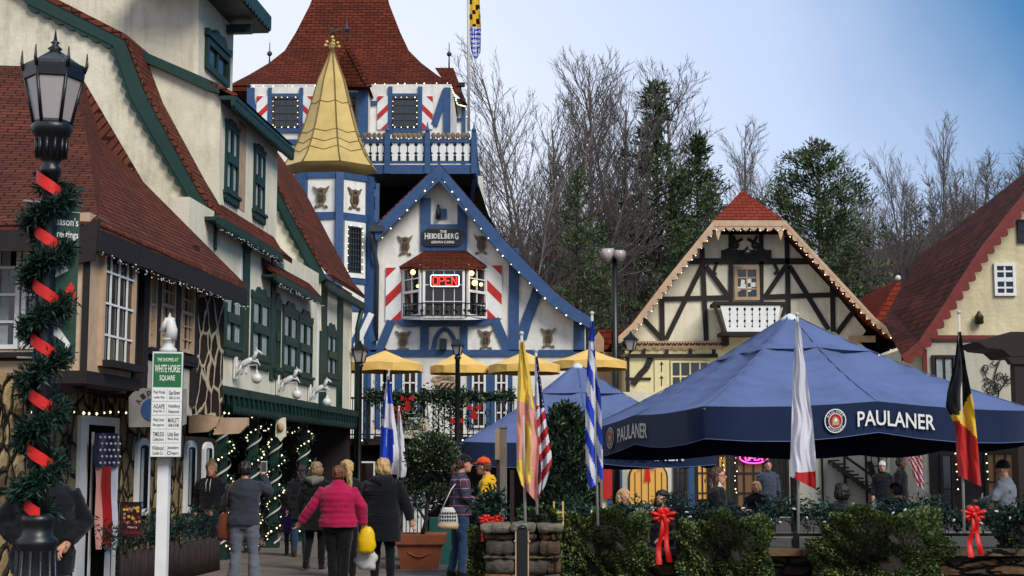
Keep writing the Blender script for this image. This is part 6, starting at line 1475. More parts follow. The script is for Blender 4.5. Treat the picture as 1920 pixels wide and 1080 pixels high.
flag('white flag with a blue cross hanging from a leaning pole by the terrace', 24.0, (729, 697, 716, 1000), [(726, 704), (718, 760), (713, 820), (711, 888)], [(729, 704), (737, 760), (744, 810), (748, 850), (746, 890)], ['f_white', 'f_blue'],
     lambda x, y: 1 if (726 < x < 736 + (y - 700) * .05 and 712 < y < 758) or (y > 798 + (x - 712) * .3 and x < 738 - max(0, y - 860) * .3) or (x < 722 and 750 < y < 785) else 0, 14, 70, .07, 2)
flag('narrow plain white flag behind the white and blue one', 24.6, (748, 765, 744, 1000), [(747, 770), (746, 830), (748, 895)], [(750, 770), (757, 820), (763, 880), (760, 895)], ['f_white'], lambda x, y: 0, 6, 30, .05, 1)
flag('white over red flag hanging on a white pole in front of the big blue umbrella', 15.5, (1495, 592, 1497, 1000), [(1492, 602), (1488, 680), (1485, 760), (1481, 890), (1481, 893)], [(1499, 602), (1512, 700), (1523, 780), (1529, 850), (1530, 918)], ['f_white', 'f_red'],
     lambda x, y: 1 if y > 886 - abs(x - 1503) * .1 + max(0, 1492 - x) * 4 else 0, 30, 200, .05, 1.2)
flag('black, yellow and red flag on a pale pole right of the big umbrella', 15.2, (1798, 588, 1808, 1000), [(1796, 622), (1790, 680), (1776, 735), (1773, 762), (1792, 800), (1793, 850), (1796, 892)], [(1802, 622), (1812, 690), (1826, 760), (1833, 830), (1840, 912)], ['f_black', 'f_yellow', 'f_red'],
     lambda x, y: 0 if (x < 1800 and y < 778) or (x >= 1800 and y < 772 - (x - 1800) * 1.7) else (1 if (x < 1800 and y < 789) or (x >= 1800 and y < 792 + (x - 1800) * .9) else 2), 18, 90, .06, 1.6)
bav = lambda x, y: (0 if (int((x + 4) / 7) + int(y / 9)) % 3 else 1) if y < 50 else (2 if (int((x * 1.2 + y * .7) / 6) + int((x * 1.2 - y * .7) / 6)) % 2 else 3)
flag('lozenge patterned blue and white flag with a yellow upper part on the tall tower pole', 46.0, (878, -30, 879, 245), [(879, -20), (879, 50), (883, 95), (889, 108)], [(898, -20), (902, 50), (901, 98), (893, 112)], ['f_yellow', 'f_black', 'f_blue', 'f_white'], bav, 10, 50, .06, 1.5, rp=.045)
flag('stripes of a flag hanging at the back of the patio by the yellow sign', 40.0, (1712, 830, 1722, 960), [(1700, 845), (1706, 870), (1716, 900), (1718, 908)], [(1728, 845), (1730, 880), (1733, 920)], ['f_red', 'f_white'], lambda x, y: 0 if ((x - .55 * (y - 845)) / 7) % 1 < .55 else 1, 16, 30, .05, 2, rp=.02)

# ================================================================== patio fence, bushes, walls
YF = 17.0; FF_ = FY(YF); xl, xr = W(1052, 960, YF).x, W(1960, 960, YF).x
lw_ = MB(); lw_.box(xl - .2, xr, YF, YF + .35, 0, W(1300, 1042, YF).z); struct_ = single('low_stone_wall', 'low rough stone wall below the garlanded patio fence', 'wall', lw_, 'ledge_stone')
zc = W(1300, 1042, YF).z; m = MB(); rg2 = random.Random(4); x = xl - .2
while x < xr: w = rg2.uniform(.7, 1.3); m.box(x + .006, x + w - .006, YF - .06 - rg2.uniform(0, .02), YF + .4, zc + .002, zc + .075 + rg2.uniform(-.006, .006)); x += w
part(struct_, 'coping', m, 'rough_rock')
fe = thing('patio_fence', 'dark iron patio fence on the low stone wall', 'fence', (xl, YF + .1, zc + .08)); m = MB()
for z in (.55, .8, 1.02): m.box(xl, xr, YF + .08, YF + .12, z, z + .035)
part(fe, 'rail', m, 'black_iron')
x = xl
while x < xr: m = MB(); m.box(x - .03, x + .03, YF + .07, YF + .13, zc + .06, 1.12); m.ball((x, YF + .1, 1.15), .04, 8); part(fe, 'fence_post', m, 'black_iron'); x += 1.33
rg = np.random.default_rng(31); P_ = []
for x in np.arange(xl, xr, .014):
    zz = 1.05 + .06 * math.sin(x * 4.5) + .04 * math.sin(x * 11); P_ += list(np.array([x, YF - .02, zz]) + rg.normal(size=(20, 3)) * np.array([.04, .07, .075]))
me = leaf_mesh('g', P_, .06, ['fir_needles', 'fir_needles_dark', 'fir_needles'], 32, .35); single('fence_garland', 'long fir garland with pale bulbs draped along the patio fence rail', 'garland', me, None)
m = MB(); rg2 = random.Random(77)
m.tube([(x, YF - .12, 1.08 + .05 * math.sin(x * 4.5)) for x in np.linspace(xl, xr, 60)], .004, 4)
for i in range(34):
    x = xl + (xr - xl) * (i + rg2.random() * .6) / 34; z = 1.0 + rg2.uniform(-.05, .12); q = V((x, YF - .14, z)); d = V((rg2.uniform(-1, 1), 0, rg2.uniform(-1, .2))).normalized(); m.tube([q, q + d * .02, q + d * .045], [.009, .014, .004], 6, 1)
single('fence_lights', 'string of unlit pale bulbs along the fence garland', 'string lights', m, ['black_iron', 'statue_white'])

def ivy(name, label, cx, cy, hw, hh, Y, depth, n, seed, mats=('ivy_leaves',), size=.035, cat='bush'):
    c = W(cx, cy, Y); rx = hw / FPX * Y; rz = hh / FPX * Y; rg = np.random.default_rng(seed)
    P, d = sph_pts(n, (0, 0, 0), (1, 1, 1), rg, .8)
    lump = 1 + .13 * np.sin(d[:, 0] * 7 + seed) + .1 * np.sin(d[:, 2] * 9 + 2 * seed) + .08 * np.sin(d[:, 0] * 17 + d[:, 2] * 13)
    sq = 1 / np.maximum(np.abs(d).max(1), .72) * .82
    P = P * (lump * sq)[:, None] * np.array([rx, depth, rz]) + np.array([c.x, Y, c.z]); P = P[P[:, 2] > .02]
    me = leaf_mesh(name, P, size, list(mats), seed, .85, None)
    root = thing(name, label, cat, (c.x, Y, 0)); part(root, 'foliage', me, None)
    m = MB(); m.ball((c.x, Y, c.z), (rx * .8, depth * .8, rz * .82), 20); part(root, 'dark_core', m, 'bark_dark')  # solid dark core added so the bush is not see-through
    return root
ivy('ivy_bush', 'dense green ivy bush left of the first red bow, beside the stone pillar', 1128, 1040, 90, 88, 16.7, .38, 33000, 1)
ivy('ivy_bush', 'rounded green ivy bush just right of the first red bow', 1356, 1042, 84, 88, 16.7, .36, 30000, 2)
ivy('ivy_bush', 'widest green ivy bush spilling over the wall, left of the second red bow', 1640, 1046, 128, 90, 16.6, .42, 44000, 3)
ivy('ivy_bush', 'dark trailing ivy at the far right behind the second bow', 1905, 1000, 36, 50, 17.2, .25, 4000, 4, ('fir_needles', 'ivy_leaves'))
ivy('ivy_bush', 'climbing ivy against the left side of the stone pillar', 898, 1040, 20, 58, 14.6, .2, 3500, 5)
ivy('ivy_bush', 'ivy and trailing greens behind the stone pillar top', 1010, 985, 42, 34, 15.6, .25, 4500, 6, ('ivy_leaves', 'fir_needles'))
# bows
def bow(label, px, py, Y, s, tail):
    c = W(px, py, Y); root = thing('fence_bow', label, 'bow', tuple(c)); m = MB()
    for i, (a, r) in enumerate(((20, 1), (65, .8), (110, .8), (160, 1), (200, .9), (340, .9), (270, .6), (90, .55), (230, .7), (310, .7))):
        d = V((math.cos(R(a)), -.35 + .12 * (i % 3), math.sin(R(a)) * .85)); n = V((-math.sin(R(a)), 0, math.cos(R(a)))); L = s * r
        m.tube([c, c + d * L * .3, c + d * L * .65, c + d * L * .92, c + d * L], [(s * .05, s * .05), (s * .2, s * .12), (s * .3, s * .17), (s * .22, s * .13), (s * .04, s * .03)], 9)
    m.ball(tuple(c + V((0, -.05, 0))), (s * .22, s * .2, s * .22), 8); part(root, 'loops', m, 'bow_red')
    for sx, L in ((-1, tail), (1, tail * .96)):
        m = MB(); vs = []; n = 12
        for i in range(n + 1):
            t = i / n; w = s * (.13 + .1 * t); x = c.x + sx * s * (.08 + .32 * t) + .01 * math.sin(t * 7); y = c.y - .05 - .02 * math.sin(t * 9 + sx); z = c.z - L * t
            vs += [(x - w, y, z), (x, y - .012, z - .0), (x + w, y + .01, z)]
        m.add(vs, [(3 * i + k, 3 * i + 3 + k, 3 * i + 4 + k, 3 * i + k + 1) for i in range(n) for k in (0, 1)], 0, True); part(root, 'tail', m, 'bow_red')
bow('large red bow with two long tails on the fence between the first two ivy bushes', 1243, 968, YF - .32, .15, .52)
bow('large dark red bow with split tails on the fence at the far right', 1824, 965, YF - .32, .15, .46)

# ledge stone pillar built of separate courses
YP_ = 14.2; px0, px1 = W(910, 1000, YP_).x, W(1050, 1000, YP_).x; ztop = W(970, 988, YP_).z
m = MB(); rg2 = random.Random(31); z = 0.0
def stone(m, x0, x1, y0, y1, z0, z1, rg2, mi=0):
    n = 7; f = []; mid = (z0 + z1) / 2; cx, cy = (x0 + x1) / 2, (y0 + y1) / 2
    per = []
    for (a, b, k) in (((x0, y0), (x1, y0), 6), ((x1, y0), (x1, y1), 3), ((x1, y1), (x0, y1), 4), ((x0, y1), (x0, y0), 3)):
        for i in range(k): t = i / k; per.append((a[0] + (b[0] - a[0]) * t, a[1] + (b[1] - a[1]) * t))
    vs = []; lv = [(z0, .82), (z0 + (z1 - z0) * .25, .98), (z0 + (z1 - z0) * .75, 1.0), (z1, .84)]
    off = [rg2.uniform(-.026, .026) for _ in per]
    for z, k in lv:
        for i, (x, y) in enumerate(per):
            dx, dy = x - cx, y - cy; sx, sy = (x1 - x0), (y1 - y0); kk = (1 - k) * .1
            vs.append((x - math.copysign(kk, dx) + off[i] * .6, y - math.copysign(kk, dy) + off[i] + rg2.uniform(-.008, .008), z + rg2.uniform(-.011, .011)))
    n = len(per); m.add(vs, [(j * n + i, j * n + (i + 1) % n, (j + 1) * n + (i + 1) % n, (j + 1) * n + i) for j in range(3) for i in range(n)] + [list(range(n))[::-1], [3 * n + i for i in range(n)]], mi, True)
while z < ztop - .07:
    h = rg2.choice((.035, .05, .065, .09, .14)) if z > .3 else rg2.choice((.12, .2))
    h = min(h, ztop - .05 - z); x = px0 + rg2.uniform(-.02, .02)
    while x < px1 - .06:
        w = min(rg2.uniform(.1, .5), px1 - x + .01); stone(m, x, x + w - .008, YP_ - rg2.uniform(0, .05), YP_ + .5, z, z + h - .006, rg2, rg2.choice((0, 0, 1, 1, 2))); x += w
    z += h
pil = single('stone_pillar', 'dry stacked stone pillar with irregular grey brown ledges and flat capstones', 'wall', m, ['grey_ledge', 'brown_ledge', 'rust_ledge'])
m = MB(); x = px0 - .04
for w in (.28, .22, .26): stone(m, x, x + w, YP_ - .09, YP_ + .55, ztop - .05, ztop + .02 + rg2.uniform(0, .015), rg2); x += w + .008
part(pil, 'capstone', m, 'pale_ledge')
m = MB(); m.box(px0 + .06, px1 - .04, YP_ + .06, YP_ + .44, 0, ztop - .06); part(pil, 'mortar_core', m, 'dark_void')
# black post with pale edges in front of the pillar
b0 = G(979, 12.6); m = MB(); zt = W(979, 992, 12.6).z
m.box(b0.x - .045, b0.x + .045, b0.y - .03, b0.y + .03, 0, zt); m.lathe((b0.x, b0.y, zt), [(.04, 0), (.035, .02), (.015, .035)], 10)
pst = single('narrow_post', 'narrow black post with pale edge strips in front of the stone pillar', 'post', m, 'black_iron')
for s in (-1, 1): m = MB(); m.box(b0.x + s * .052 - .005, b0.x + s * .052 + .005, b0.y - .036, b0.y + .03, 0, zt - .02); m.ball((b0.x + s * .058, b0.y - .036, zt - .1), .012, 8); part(pst, 'edge_strip', m, 'tan_timber')
# wooden sign post
w0 = G(938, 15.0); m = MB(); zt = W(938, 803, 15).z; m.box(w0.x - .005, w0.x + .065, w0.y - .05, w0.y + .05, 0, zt); m.box(w0.x - .015, w0.x + .075, w0.y - .06, w0.y + .06, zt, zt + .02)
ps = single('wooden_post', 'weathered grey wooden post behind the stone pillar with a sign seen edge on', 'post', m, 'grey_timber')
m = MB(); m.box(w0.x - .05, w0.x - .006, w0.y - .3, w0.y + .3, W(930, 862, 15).z, W(930, 806, 15).z); part(ps, 'sign_board', m, 'tan_timber'); m = MB(); m.box(w0.x - .04, w0.x - .008, w0.y - .05, w0.y + .3, W(930, 945, 15).z, W(930, 863, 15).z); part(ps, 'lower_board', m, 'brown_timber')
# greenery with red ribbons
rg = np.random.default_rng(55); c = W(918, 950, 14.6); me = leaf_mesh('g', np.array(c) + rg.normal(size=(900, 3)) * np.array([.07, .06, .08]), .07, 'fir_needles', 56, .3); single('fir_bunch', 'bunch of fir twigs with pale tips beside the wooden post', 'greenery', me, None)
bow('small loose red bow below the fir bunch at the left of the wooden post', 912, 975, 14.45, .08, .2); bow('bright red bow close against the wooden post', 932, 975, 14.5, .07, .12)
# yellow gate bit and flag bracket
m = MB(); F_ = FY(16.2); m.pbox(F_, 1037, 940, 1040, 985, 0, .03); m.pbox(F_, 1054, 940, 1057, 985, 0, .03); m.pbox(F_, 1040, 959, 1054, 962, 0, .025); single('yellow_rail', 'small yellow painted rail between the evergreen and the first ivy bush', 'rail', m, 'parasol_yellow')

# ================================================================== planters and clipped evergreens
YPt = 23.6; pc = G(788, YPt); pot = thing('terracotta_planter', 'large square terracotta planter holding the topiary', 'planter', tuple(pc)); m = MB()
hw = .39; zt = W(788, 1000, YPt).z
def sq(z, r): return (0, 0, z, r * 1.414, r * 1.414)
m.rings([(pc.x, pc.y, z, r * 1.414, r * 1.414) for z, r in ((0, .28), (zt - .17, .345), (zt - .17, .37), (zt - .15, .385), (zt - .02, .4), (zt, .4), (zt, .35), (zt - .05, .34))], 4, 0, False, True, R(45)); part(pot, 'pot', m, 'terracotta')
m = MB(); y = pc.y - .325
m.tube([(pc.x - .18 + .36 * t / 10, y - .0, .27 - .07 * math.sin(math.pi * t / 10)) for t in range(11)], .012, 6); part(pot, 'swag_relief', m, 'terracotta')
m = MB(); m.box(pc.x - .34, pc.x + .34, pc.y - .34, pc.y + .34, zt - .06, zt - .04); part(pot, 'soil', m, 'dark_void')
tp = thing('topiary', 'clipped evergreen topiary with a large round head on twisted stems in the terracotta planter', 'tree', (pc.x, pc.y, zt - .04)); m = MB(); z2 = W(810, 905, YPt).z
m.tube([(pc.x + .02, pc.y, zt - .05), (pc.x + .1, pc.y, zt + .25), (pc.x + .12, pc.y, z2), (pc.x + .18, pc.y, W(810, 860, YPt).z)], [.035, .03, .03, .02], 8)
m.tube([(pc.x + .08, pc.y, zt + .2), (pc.x - .05, pc.y, zt + .4), (pc.x - .15, pc.y, z2 - .08)], [.025, .02, .015], 7); m.tube([(pc.x + .08, pc.y, zt + .25), (pc.x + .25, pc.y - .05, zt + .42), (pc.x + .32, pc.y, z2 - .05)], [.02, .018, .012], 7); part(tp, 'trunk', m, 'bark_dark')
rg = np.random.default_rng(61); P_ = []; D_ = []
def clumps(cx, cy, hw, hh, k, Y, sz, dy):
    c = W(cx, cy, Y); rx, rz_ = hw / FPX * Y, hh / FPX * Y
    for i in range(k):
        d = rg.normal(size=3); d /= np.linalg.norm(d); q = np.array([c.x + d[0] * rx, Y + d[1] * dy, c.z + d[2] * rz_]) * 1.0; pts = q + rg.normal(size=(34, 3)) * sz; P_.extend(pts); D_.extend(np.repeat((d * .9 + np.array([0, 0, .5]))[None], 34, 0) + rg.normal(size=(34, 3)) * .4)
clumps(811, 856, 42, 36, 260, YPt, .035, .32); clumps(772, 914, 28, 9, 34, YPt, .03, .2); clumps(822, 918, 14, 8, 16, YPt, .03, .15)
part(tp, 'foliage', leaf_mesh('foliage', P_, .055, ['topiary_leaves', 'topiary_leaves', 'fir_needles_dark'], 62, .5, D_, .2), None)
m = MB(); c = W(811, 857, YPt); m.ball(tuple(c), (.29, .26, .25), 16); part(tp, 'dark_core', m, 'bark_dark')  # dark ball added to fill the inside of the leafy head
wp = thing('white_planter', 'white slatted planter box with greens and a dark rim behind the terracotta pot', 'planter', tuple(G(780, 25.5))); Fw = FY(25.3); m = MB()
m.pbox(Fw, 752, 945, 800, 952, -.35, .05); m.pbox(Fw, 754, 952, 800, 1040, -.3, 0); part(wp, 'box', m, 'gutter_grey'); m = MB()
for i in range(6): m.pbox(Fw, 756 + i * 7, 953, 761 + i * 7, 1030, .002, .04)
part(wp, 'slat', m, 'white_paint'); rg = np.random.default_rng(63); c = W(772, 938, 25.3); part(wp, 'foliage', leaf_mesh('foliage', np.array(c) + rg.normal(size=(900, 3)) * np.array([.2, .1, .07]), .08, ['fir_needles', 'f_white', 'fir_needles'], 64, .3), None)
m = MB(); m.box(G(806, 24.6).x, G(845, 24.6).x, 24.4, 24.8, 0, .75); single('dark_bin', 'dark teal box behind the terracotta planter', 'box', m, 'teal_paint')
rg = np.random.default_rng(71); P_ = []; D_ = []; Ye = 21.5; c0 = G(1062, Ye)
for i in range(520):
    t = rg.random() ** .8; z = .45 + t * (W(1060, 772, Ye).z - .45); y_px = 872 - (z - 1.6) / Ye * FPX; w = (36 if y_px > 850 else 36 * math.sqrt(max(0, 1 - ((850 - y_px) / 80) ** 2))) / FPX * Ye
    a = rg.random() * 6.283; q = np.array([c0.x + w * math.cos(a) * rg.uniform(.7, 1.05), Ye + w * math.sin(a), z]); d = np.array([math.cos(a) * .5, math.sin(a) * .5, .9]); P_.extend(q + rg.normal(size=(34, 3)) * .05); D_.extend(np.repeat(d[None], 34, 0) + rg.normal(size=(34, 3)) * .35)
es = thing('evergreen_shrub', 'tall rounded dark evergreen shrub between the hanging flags', 'bush', tuple(c0)); part(es, 'foliage', leaf_mesh('foliage', P_, .09, ['fir_needles_dark', 'topiary_leaves', 'fir_needles_dark'], 72, .3, D_, .2), None)
m = MB(); m.rings([(c0.x, Ye, z, r, r) for z, r in ((.3, .1), (.5, .24), (1.4, .26), (2.0, .2), (2.2, .05))], 10); m.tube([(c0.x, Ye, 0), (c0.x, Ye, .5)], .05, 8); part(es, 'trunk', m, 'bark_dark')

# ================================================================== patio tables and chairs
def picnic(x, y, rz, lab):
    root = thing('picnic_table', lab, 'table', (x, y, 0), rz, 'wooden tables on the patio')
    m = MB(); [m.box(-.9, .9, -.36 + i * .145, -.36 + i * .145 + .135, .72, .755) for i in range(5)]; part(root, 'tabletop', m, 'grey_timber', world=False)
    for s in (-1, 1):
        m = MB(); [m.box(-.9, .9, s * .72 - .14 + i * .145, s * .72 - .005 + i * .145, .43, .465) for i in range(2)]; part(root, 'bench', m, 'grey_timber', world=False)
        m = MB(); m.beam((s * .65, -.25, .72), (s * .65, -.6, 0), .09, .04); m.beam((s * .65, .25, .72), (s * .65, .6, 0), .09, .04); m.beam((s * .65, -.82, .4), (s * .65, .82, .4), .04, .09); part(root, 'leg', m, 'grey_timber', world=False)
    return root
t0 = picnic(3.3, 18.7, R(4), 'weathered picnic table just behind the fence right of the rounded ivy bush'); index_kids(t0)
copy_tree(t0, loc=(5.6, 19.0, 0), rz=R(-3), label='weathered picnic table behind the fence near the far right bow'); copy_tree(t0, loc=(1.6, 21.6, 0), rz=R(8), label='weathered picnic table under the big umbrella behind the first red bow')
# ================================================================== trees
def tube_mesh(name, segs, mat, nside=3):
    """segs: list of (path Nx3, radii N)"""
    V_, F_ = [], []; off = 0
    for P, r in segs:
        P = np.asarray(P); n = len(P); d = np.gradient(P, axis=0); d /= np.linalg.norm(d, axis=1)[:, None] + 1e-9
        ref = np.array([.31, .87, .38]); a = np.cross(d, ref); a /= np.linalg.norm(a, axis=1)[:, None] + 1e-9; b = np.cross(d, a)
        ns = nside if r[0] < .05 else 7; t = np.arange(ns) * 2 * math.pi / ns
        ring = P[:, None, :] + (a[:, None, :] * np.cos(t)[None, :, None] + b[:, None, :] * np.sin(t)[None, :, None]) * np.asarray(r)[:, None, None]
        V_.append(ring.reshape(-1, 3)); i = np.arange(n - 1)[:, None] * ns; k = np.arange(ns)[None, :]
        f = np.stack([off + i + k, off + i + (k + 1) % ns, off + i + ns + (k + 1) % ns, off + i + ns + k], -1).reshape(-1, 4); F_.append(f); off += n * ns
    Vv = np.concatenate(V_); Ff = np.concatenate(F_).astype(np.int32); me = bpy.data.meshes.new(name)
    me.vertices.add(len(Vv)); me.vertices.foreach_set('co', Vv.ravel()); me.loops.add(Ff.size); me.loops.foreach_set('vertex_index', Ff.ravel()); me.polygons.add(len(Ff)); me.polygons.foreach_set('loop_start', np.arange(0, Ff.size, 4, dtype=np.int32))
    try: me.polygons.foreach_set('loop_total', np.full(len(Ff), 4, dtype=np.int32))
    except Exception: pass
    me.materials.append(MAT[mat]); me.update(calc_edges=True); return me
def grow(rg, p, d, L, r, lev, maxlev, segs, up=.12, dens=1.0, first=.3):
    n = max(3, int(L / .6) + 1) if lev < 2 else 4
    P = [p.copy()]; dd = d.copy(); st = L / (n - 1)
    for i in range(n - 1):
        dd = dd + rg.normal(size=3) * (.035 if lev == 0 else .08) + np.array([0, 0, up if lev else .02]); dd /= np.linalg.norm(dd); P.append(P[-1] + dd * st)
    P = np.array(P); rad = np.linspace(r, max(r * .3, .006), n); segs[min(lev, 1)].append((P, rad))
    if lev >= maxlev: return
    k = int((6 + L * 2.3 if lev == 0 else (3 + L * 1.5 if lev == 1 else 5 + L * 3.0)) * dens)
    for j in range(k):
        t = (first if lev == 0 else .15) + (1 - (first if lev == 0 else .15)) * (j + rg.random()) / k; q = t * (n - 1); i = min(int(q), n - 2); pt = P[i] + (P[i + 1] - P[i]) * (q - i)
        ax = P[i + 1] - P[i]; ax /= np.linalg.norm(ax); s = rg.normal(size=3); s -= ax * s.dot(ax); s /= np.linalg.norm(s)
        ang = rg.uniform(.45, .8) if lev == 0 else rg.uniform(.35, .75); nd = ax * math.cos(ang) + s * math.sin(ang)
        LL = L * ((.31 * (1.08 - t * .72)) if lev == 0 else rg.uniform(.32, .5) * (1.1 - t * .5)); rr = max(.009, rad[i] * .5)
        grow(rg, pt, nd, max(LL, .35), rr, lev + 1, maxlev, segs, up, dens, first)
def bare_proto(seed, H, r, forks=1, up=.12, dens=1.0, first=.3, maxlev=3):
    rg = np.random.default_rng(seed); segs = ([], [])
    for i in range(forks):
        d = np.array([rg.normal() * .1 * (forks > 1), rg.normal() * .1 * (forks > 1), 1.0]); grow(rg, np.array([0, 0, -.5]) + rg.normal(size=3) * [.15, .15, 0], d / np.linalg.norm(d), H * rg.uniform(.88, 1.02), r, 0, maxlev, segs, up, dens, first)
    top = max(s[0][:, 2].max() for s in segs[0] + segs[1]); A_ = np.concatenate([P for P, _ in segs[1]]); k_ = (A_[:, :2] * A_[:, 2:] ).sum(0) / (A_[:, 2] ** 2).sum(); segs = [[(np.stack([P[:, 0] - k_[0] * P[:, 2], P[:, 1] - k_[1] * P[:, 2], P[:, 2] * 20 / top], 1), q) for P, q in s] for s in segs]
    return tube_mesh('trunk', segs[0], 'bark_grey', 6), tube_mesh('branches', segs[1], 'bark_far', 3)
def gz(x, y): return hillz(x, y) if y > 60 else 0
protos = [bare_proto(1, 20, .15, 1), bare_proto(2, 20, .12, 3, .1, .8, .3), bare_proto(3, 20, .13, 2, .16, .85, .35), bare_proto(4, 20, .12, 1, .05, 1.0, .2)]
def bare(px, ytop, Y, k, lab, rz=0.0, wide=1.0):
    b = W(px, 872, Y); z0 = gz(b.x, Y); top = W(px, ytop, Y).z; s = (top - z0) / 20.0
    root = thing('bare_tree', lab, 'tree', (W(px, 480, Y).x, Y, z0), rz, 'leafless trees behind the houses'); root.scale = (s * wide, s * wide, s)
    for nm, me in zip(('trunk', 'branches'), protos[k]): o = bpy.data.objects.new(nm, me); COL.objects.link(o); o.parent = root
for a in ((1024, 66, 78, 1, 'tallest leafless tree left of centre, with many upright stems', 0, 1.0), (1106, 78, 80, 0, 'tall leafless tree next right of the tallest one', 2, 1.15), (1145, 72, 82, 2, 'tall slender leafless tree at the right of the tall clump', 1, 1.0), (1070, 110, 76, 2, 'leafless tree in the middle of the tall clump, slightly lower', 4, 1.1),
          (960, 215, 74, 1, 'lower leafless tree just right of the tavern roof deck', 3, 1.0), (930, 262, 72, 3, 'small leafless tree touching the right end of the tavern', 1, 1.1), (1255, 92, 95, 0, 'broad leafless tree rising behind the tallest pine', 2.5, 1.3),
          (1395, 212, 88, 0, 'leafless tree standing behind the clipped red gable', 1.2, 1.1), (1440, 300, 92, 3, 'short leafless tree just left of the rounded pine', 2, 1.2), (1575, 272, 110, 3, 'leafless tree behind the rounded pine top', 4, 1.1), (1620, 330, 104, 2, 'thin leafless tree right of the rounded pine', 5, 1.0),
          (1685, 252, 98, 2, 'double stemmed leafless tree left of the tall slim one on the hill', 0, .85), (1772, 202, 96, 0, 'tall slim leafless tree standing highest on the right-hand hill', 1, .75), (1838, 290, 100, 3, 'small leafless tree at the right on the hill crest', 2, .6), (1190, 300, 90, 3, 'leafless tree in the gap between the clump and the tallest pine', .5, 1.1)): bare(*a)

def conifer_proto(seed, H, crown, r0, nb, mat, tuft=.5, ntuft=26, leaf=.34, start=.25, droop=0.0, ragged=.3):
    """crown(t) gives the radius at height fraction t"""
    rg = np.random.default_rng(seed); segs = []; P_, D_ = [], []
    z = np.linspace(-.5, H, 14); segs.append((np.stack([.12 * np.sin(z * .3), .1 * np.cos(z * .25), z], 1), np.linspace(r0, .03, 14)))
    for i in range(nb):
        t = start + (1 - start) * (i + rg.random()) / nb; h = H * t; R_ = crown((t - start) / (1 - start)) * rg.uniform(1 - ragged, 1 + ragged * .5); a = rg.random() * 6.283; L = max(.4, R_)
        d = np.array([math.cos(a), math.sin(a), .35 - droop]); k = 5; pts = np.array([[.12 * math.sin(h * .3), 0, h] + d * L * s / (k - 1) + np.array([0, 0, .12 * L * (s / (k - 1)) ** 2]) for s in range(k)]); segs.append((pts, np.linspace(.05, .015, k)))
        nt_ = int(3 + L * 2.6)
        for j in range(nt_):
            f = rg.uniform(.35, 1.02); q = pts[0] + (pts[-1] - pts[0]) * f + rg.normal(size=3) * .18 * L * .5; c = rg.normal(size=(ntuft, 3)) * tuft * np.array([.5, .5, .34]); P_.append(q + c); D_.append(c * 1.2 + d * .4 + np.array([0, 0, .35]))
    return tube_mesh('trunk', segs, 'bark_dark', 4), leaf_mesh('foliage', np.concatenate(P_), leaf, mat, seed, .3, np.concatenate(D_), .35)
def conifer(px, ytop, Y, pr, lab, rz=0, wide=1.0, H=20, grp='evergreens behind the houses'):
    b = W(px, 480, Y); z0 = gz(b.x, Y); top = W(px, ytop, Y).z; s = (top - z0) / H
    root = thing('pine_tree', lab, 'tree', (b.x, Y, z0), rz, grp); root.scale = (s * wide, s * wide, s)
    for nm, me in zip(('trunk', 'crown'), pr): o = bpy.data.objects.new(nm, me); COL.objects.link(o); o.parent = root
cA = conifer_proto(11, 20, lambda t: 3.6 * (1 - t) ** .7 * (.55 + .45 * math.sin(3.1 * min(1, t * 1.3))) + .35, .24, 120, ['pine_needles', 'hemlock_needles'], .34, 13, .3, .3, 0, .5)
cB = conifer_proto(12, 20, lambda t: 4.2 * math.sin(math.pi * min(.98, .22 + t * .78)) ** .8 + .3, .24, 130, ['pine_needles', 'hemlock_needles'], .36, 15, .3, .25, 0, .35)
cC = conifer_proto(13, 20, lambda t: 5.0 * (1 - t) ** .9 + .3, .22, 120, ['hemlock_needles', 'pine_needles'], .42, 12, .28, .06, .3, .4)
for a in ((1238, 164, 82, cA, 'tallest loose crowned pine standing above the other evergreens', 0, .95), (1305, 262, 84, cA, 'second, lower pine against the right of the tallest pine', 2.2, 1.15), (1540, 275, 78, cB, 'rounded dark pine right of the clipped red gable', 0, .92), (1085, 318, 68, cC, 'dark pointed evergreen right behind the long tavern roof slope', 0, .75), (1128, 420, 70, cC, 'evergreen behind the twin floodlights', 4, .8),
          (1330, 345, 72, cC, 'mid green evergreen left of the clipped red gable', 1, .8), (1270, 425, 70, cC, 'bushy pine low behind the left rake of the alpine house', 3, 1.1), (1590, 455, 72, cC, 'spreading pine behind the right rake of the alpine house', .7, 1.3)): conifer(*a)
# the wooded hillside: one mass of leafless stems and brush
rg = np.random.default_rng(99); segs = []; P_ = []
for i in range(800):
    y = rg.uniform(86, 176); x = rg.uniform(-.06, .40) * y + rg.uniform(-6, 6); z0 = hillz(x, y); h = rg.uniform(3.5, 8) + (y > 150) * 1.0; lean = rg.normal(size=2) * .08; n = 5
    P = np.array([[x + lean[0] * h * s / 4, y, z0 - .3 + h * s / 4] for s in range(n)]); segs.append((P, np.linspace(.1, .02, n)))
    for j in range(26):
        f = rg.uniform(.25, 1); b = P[0] + (P[-1] - P[0]) * f; a = rg.random() * 6.283; L = h * rg.uniform(.12, .32) * (1.2 - f * .6); d = np.array([math.cos(a) * .7, math.sin(a) * .7, rg.uniform(.4, 1.1)]); e = b + d * L; segs.append((np.array([b, (b + e) / 2 + rg.normal(size=3) * .08, e]), np.array([.04, .03, .012])))
        for q in range(3): g = b + d * L * rg.uniform(.3, 1); segs.append((np.array([g, g + (d + rg.normal(size=3) * .8) * L * .35]), np.array([.025, .01])))
o = link('hillside_woods', tube_mesh('hillside_woods', segs, 'bark_far', 3)); o['kind'] = 'stuff'; o['label'] = 'bare grey brown woods covering the hill behind the houses'
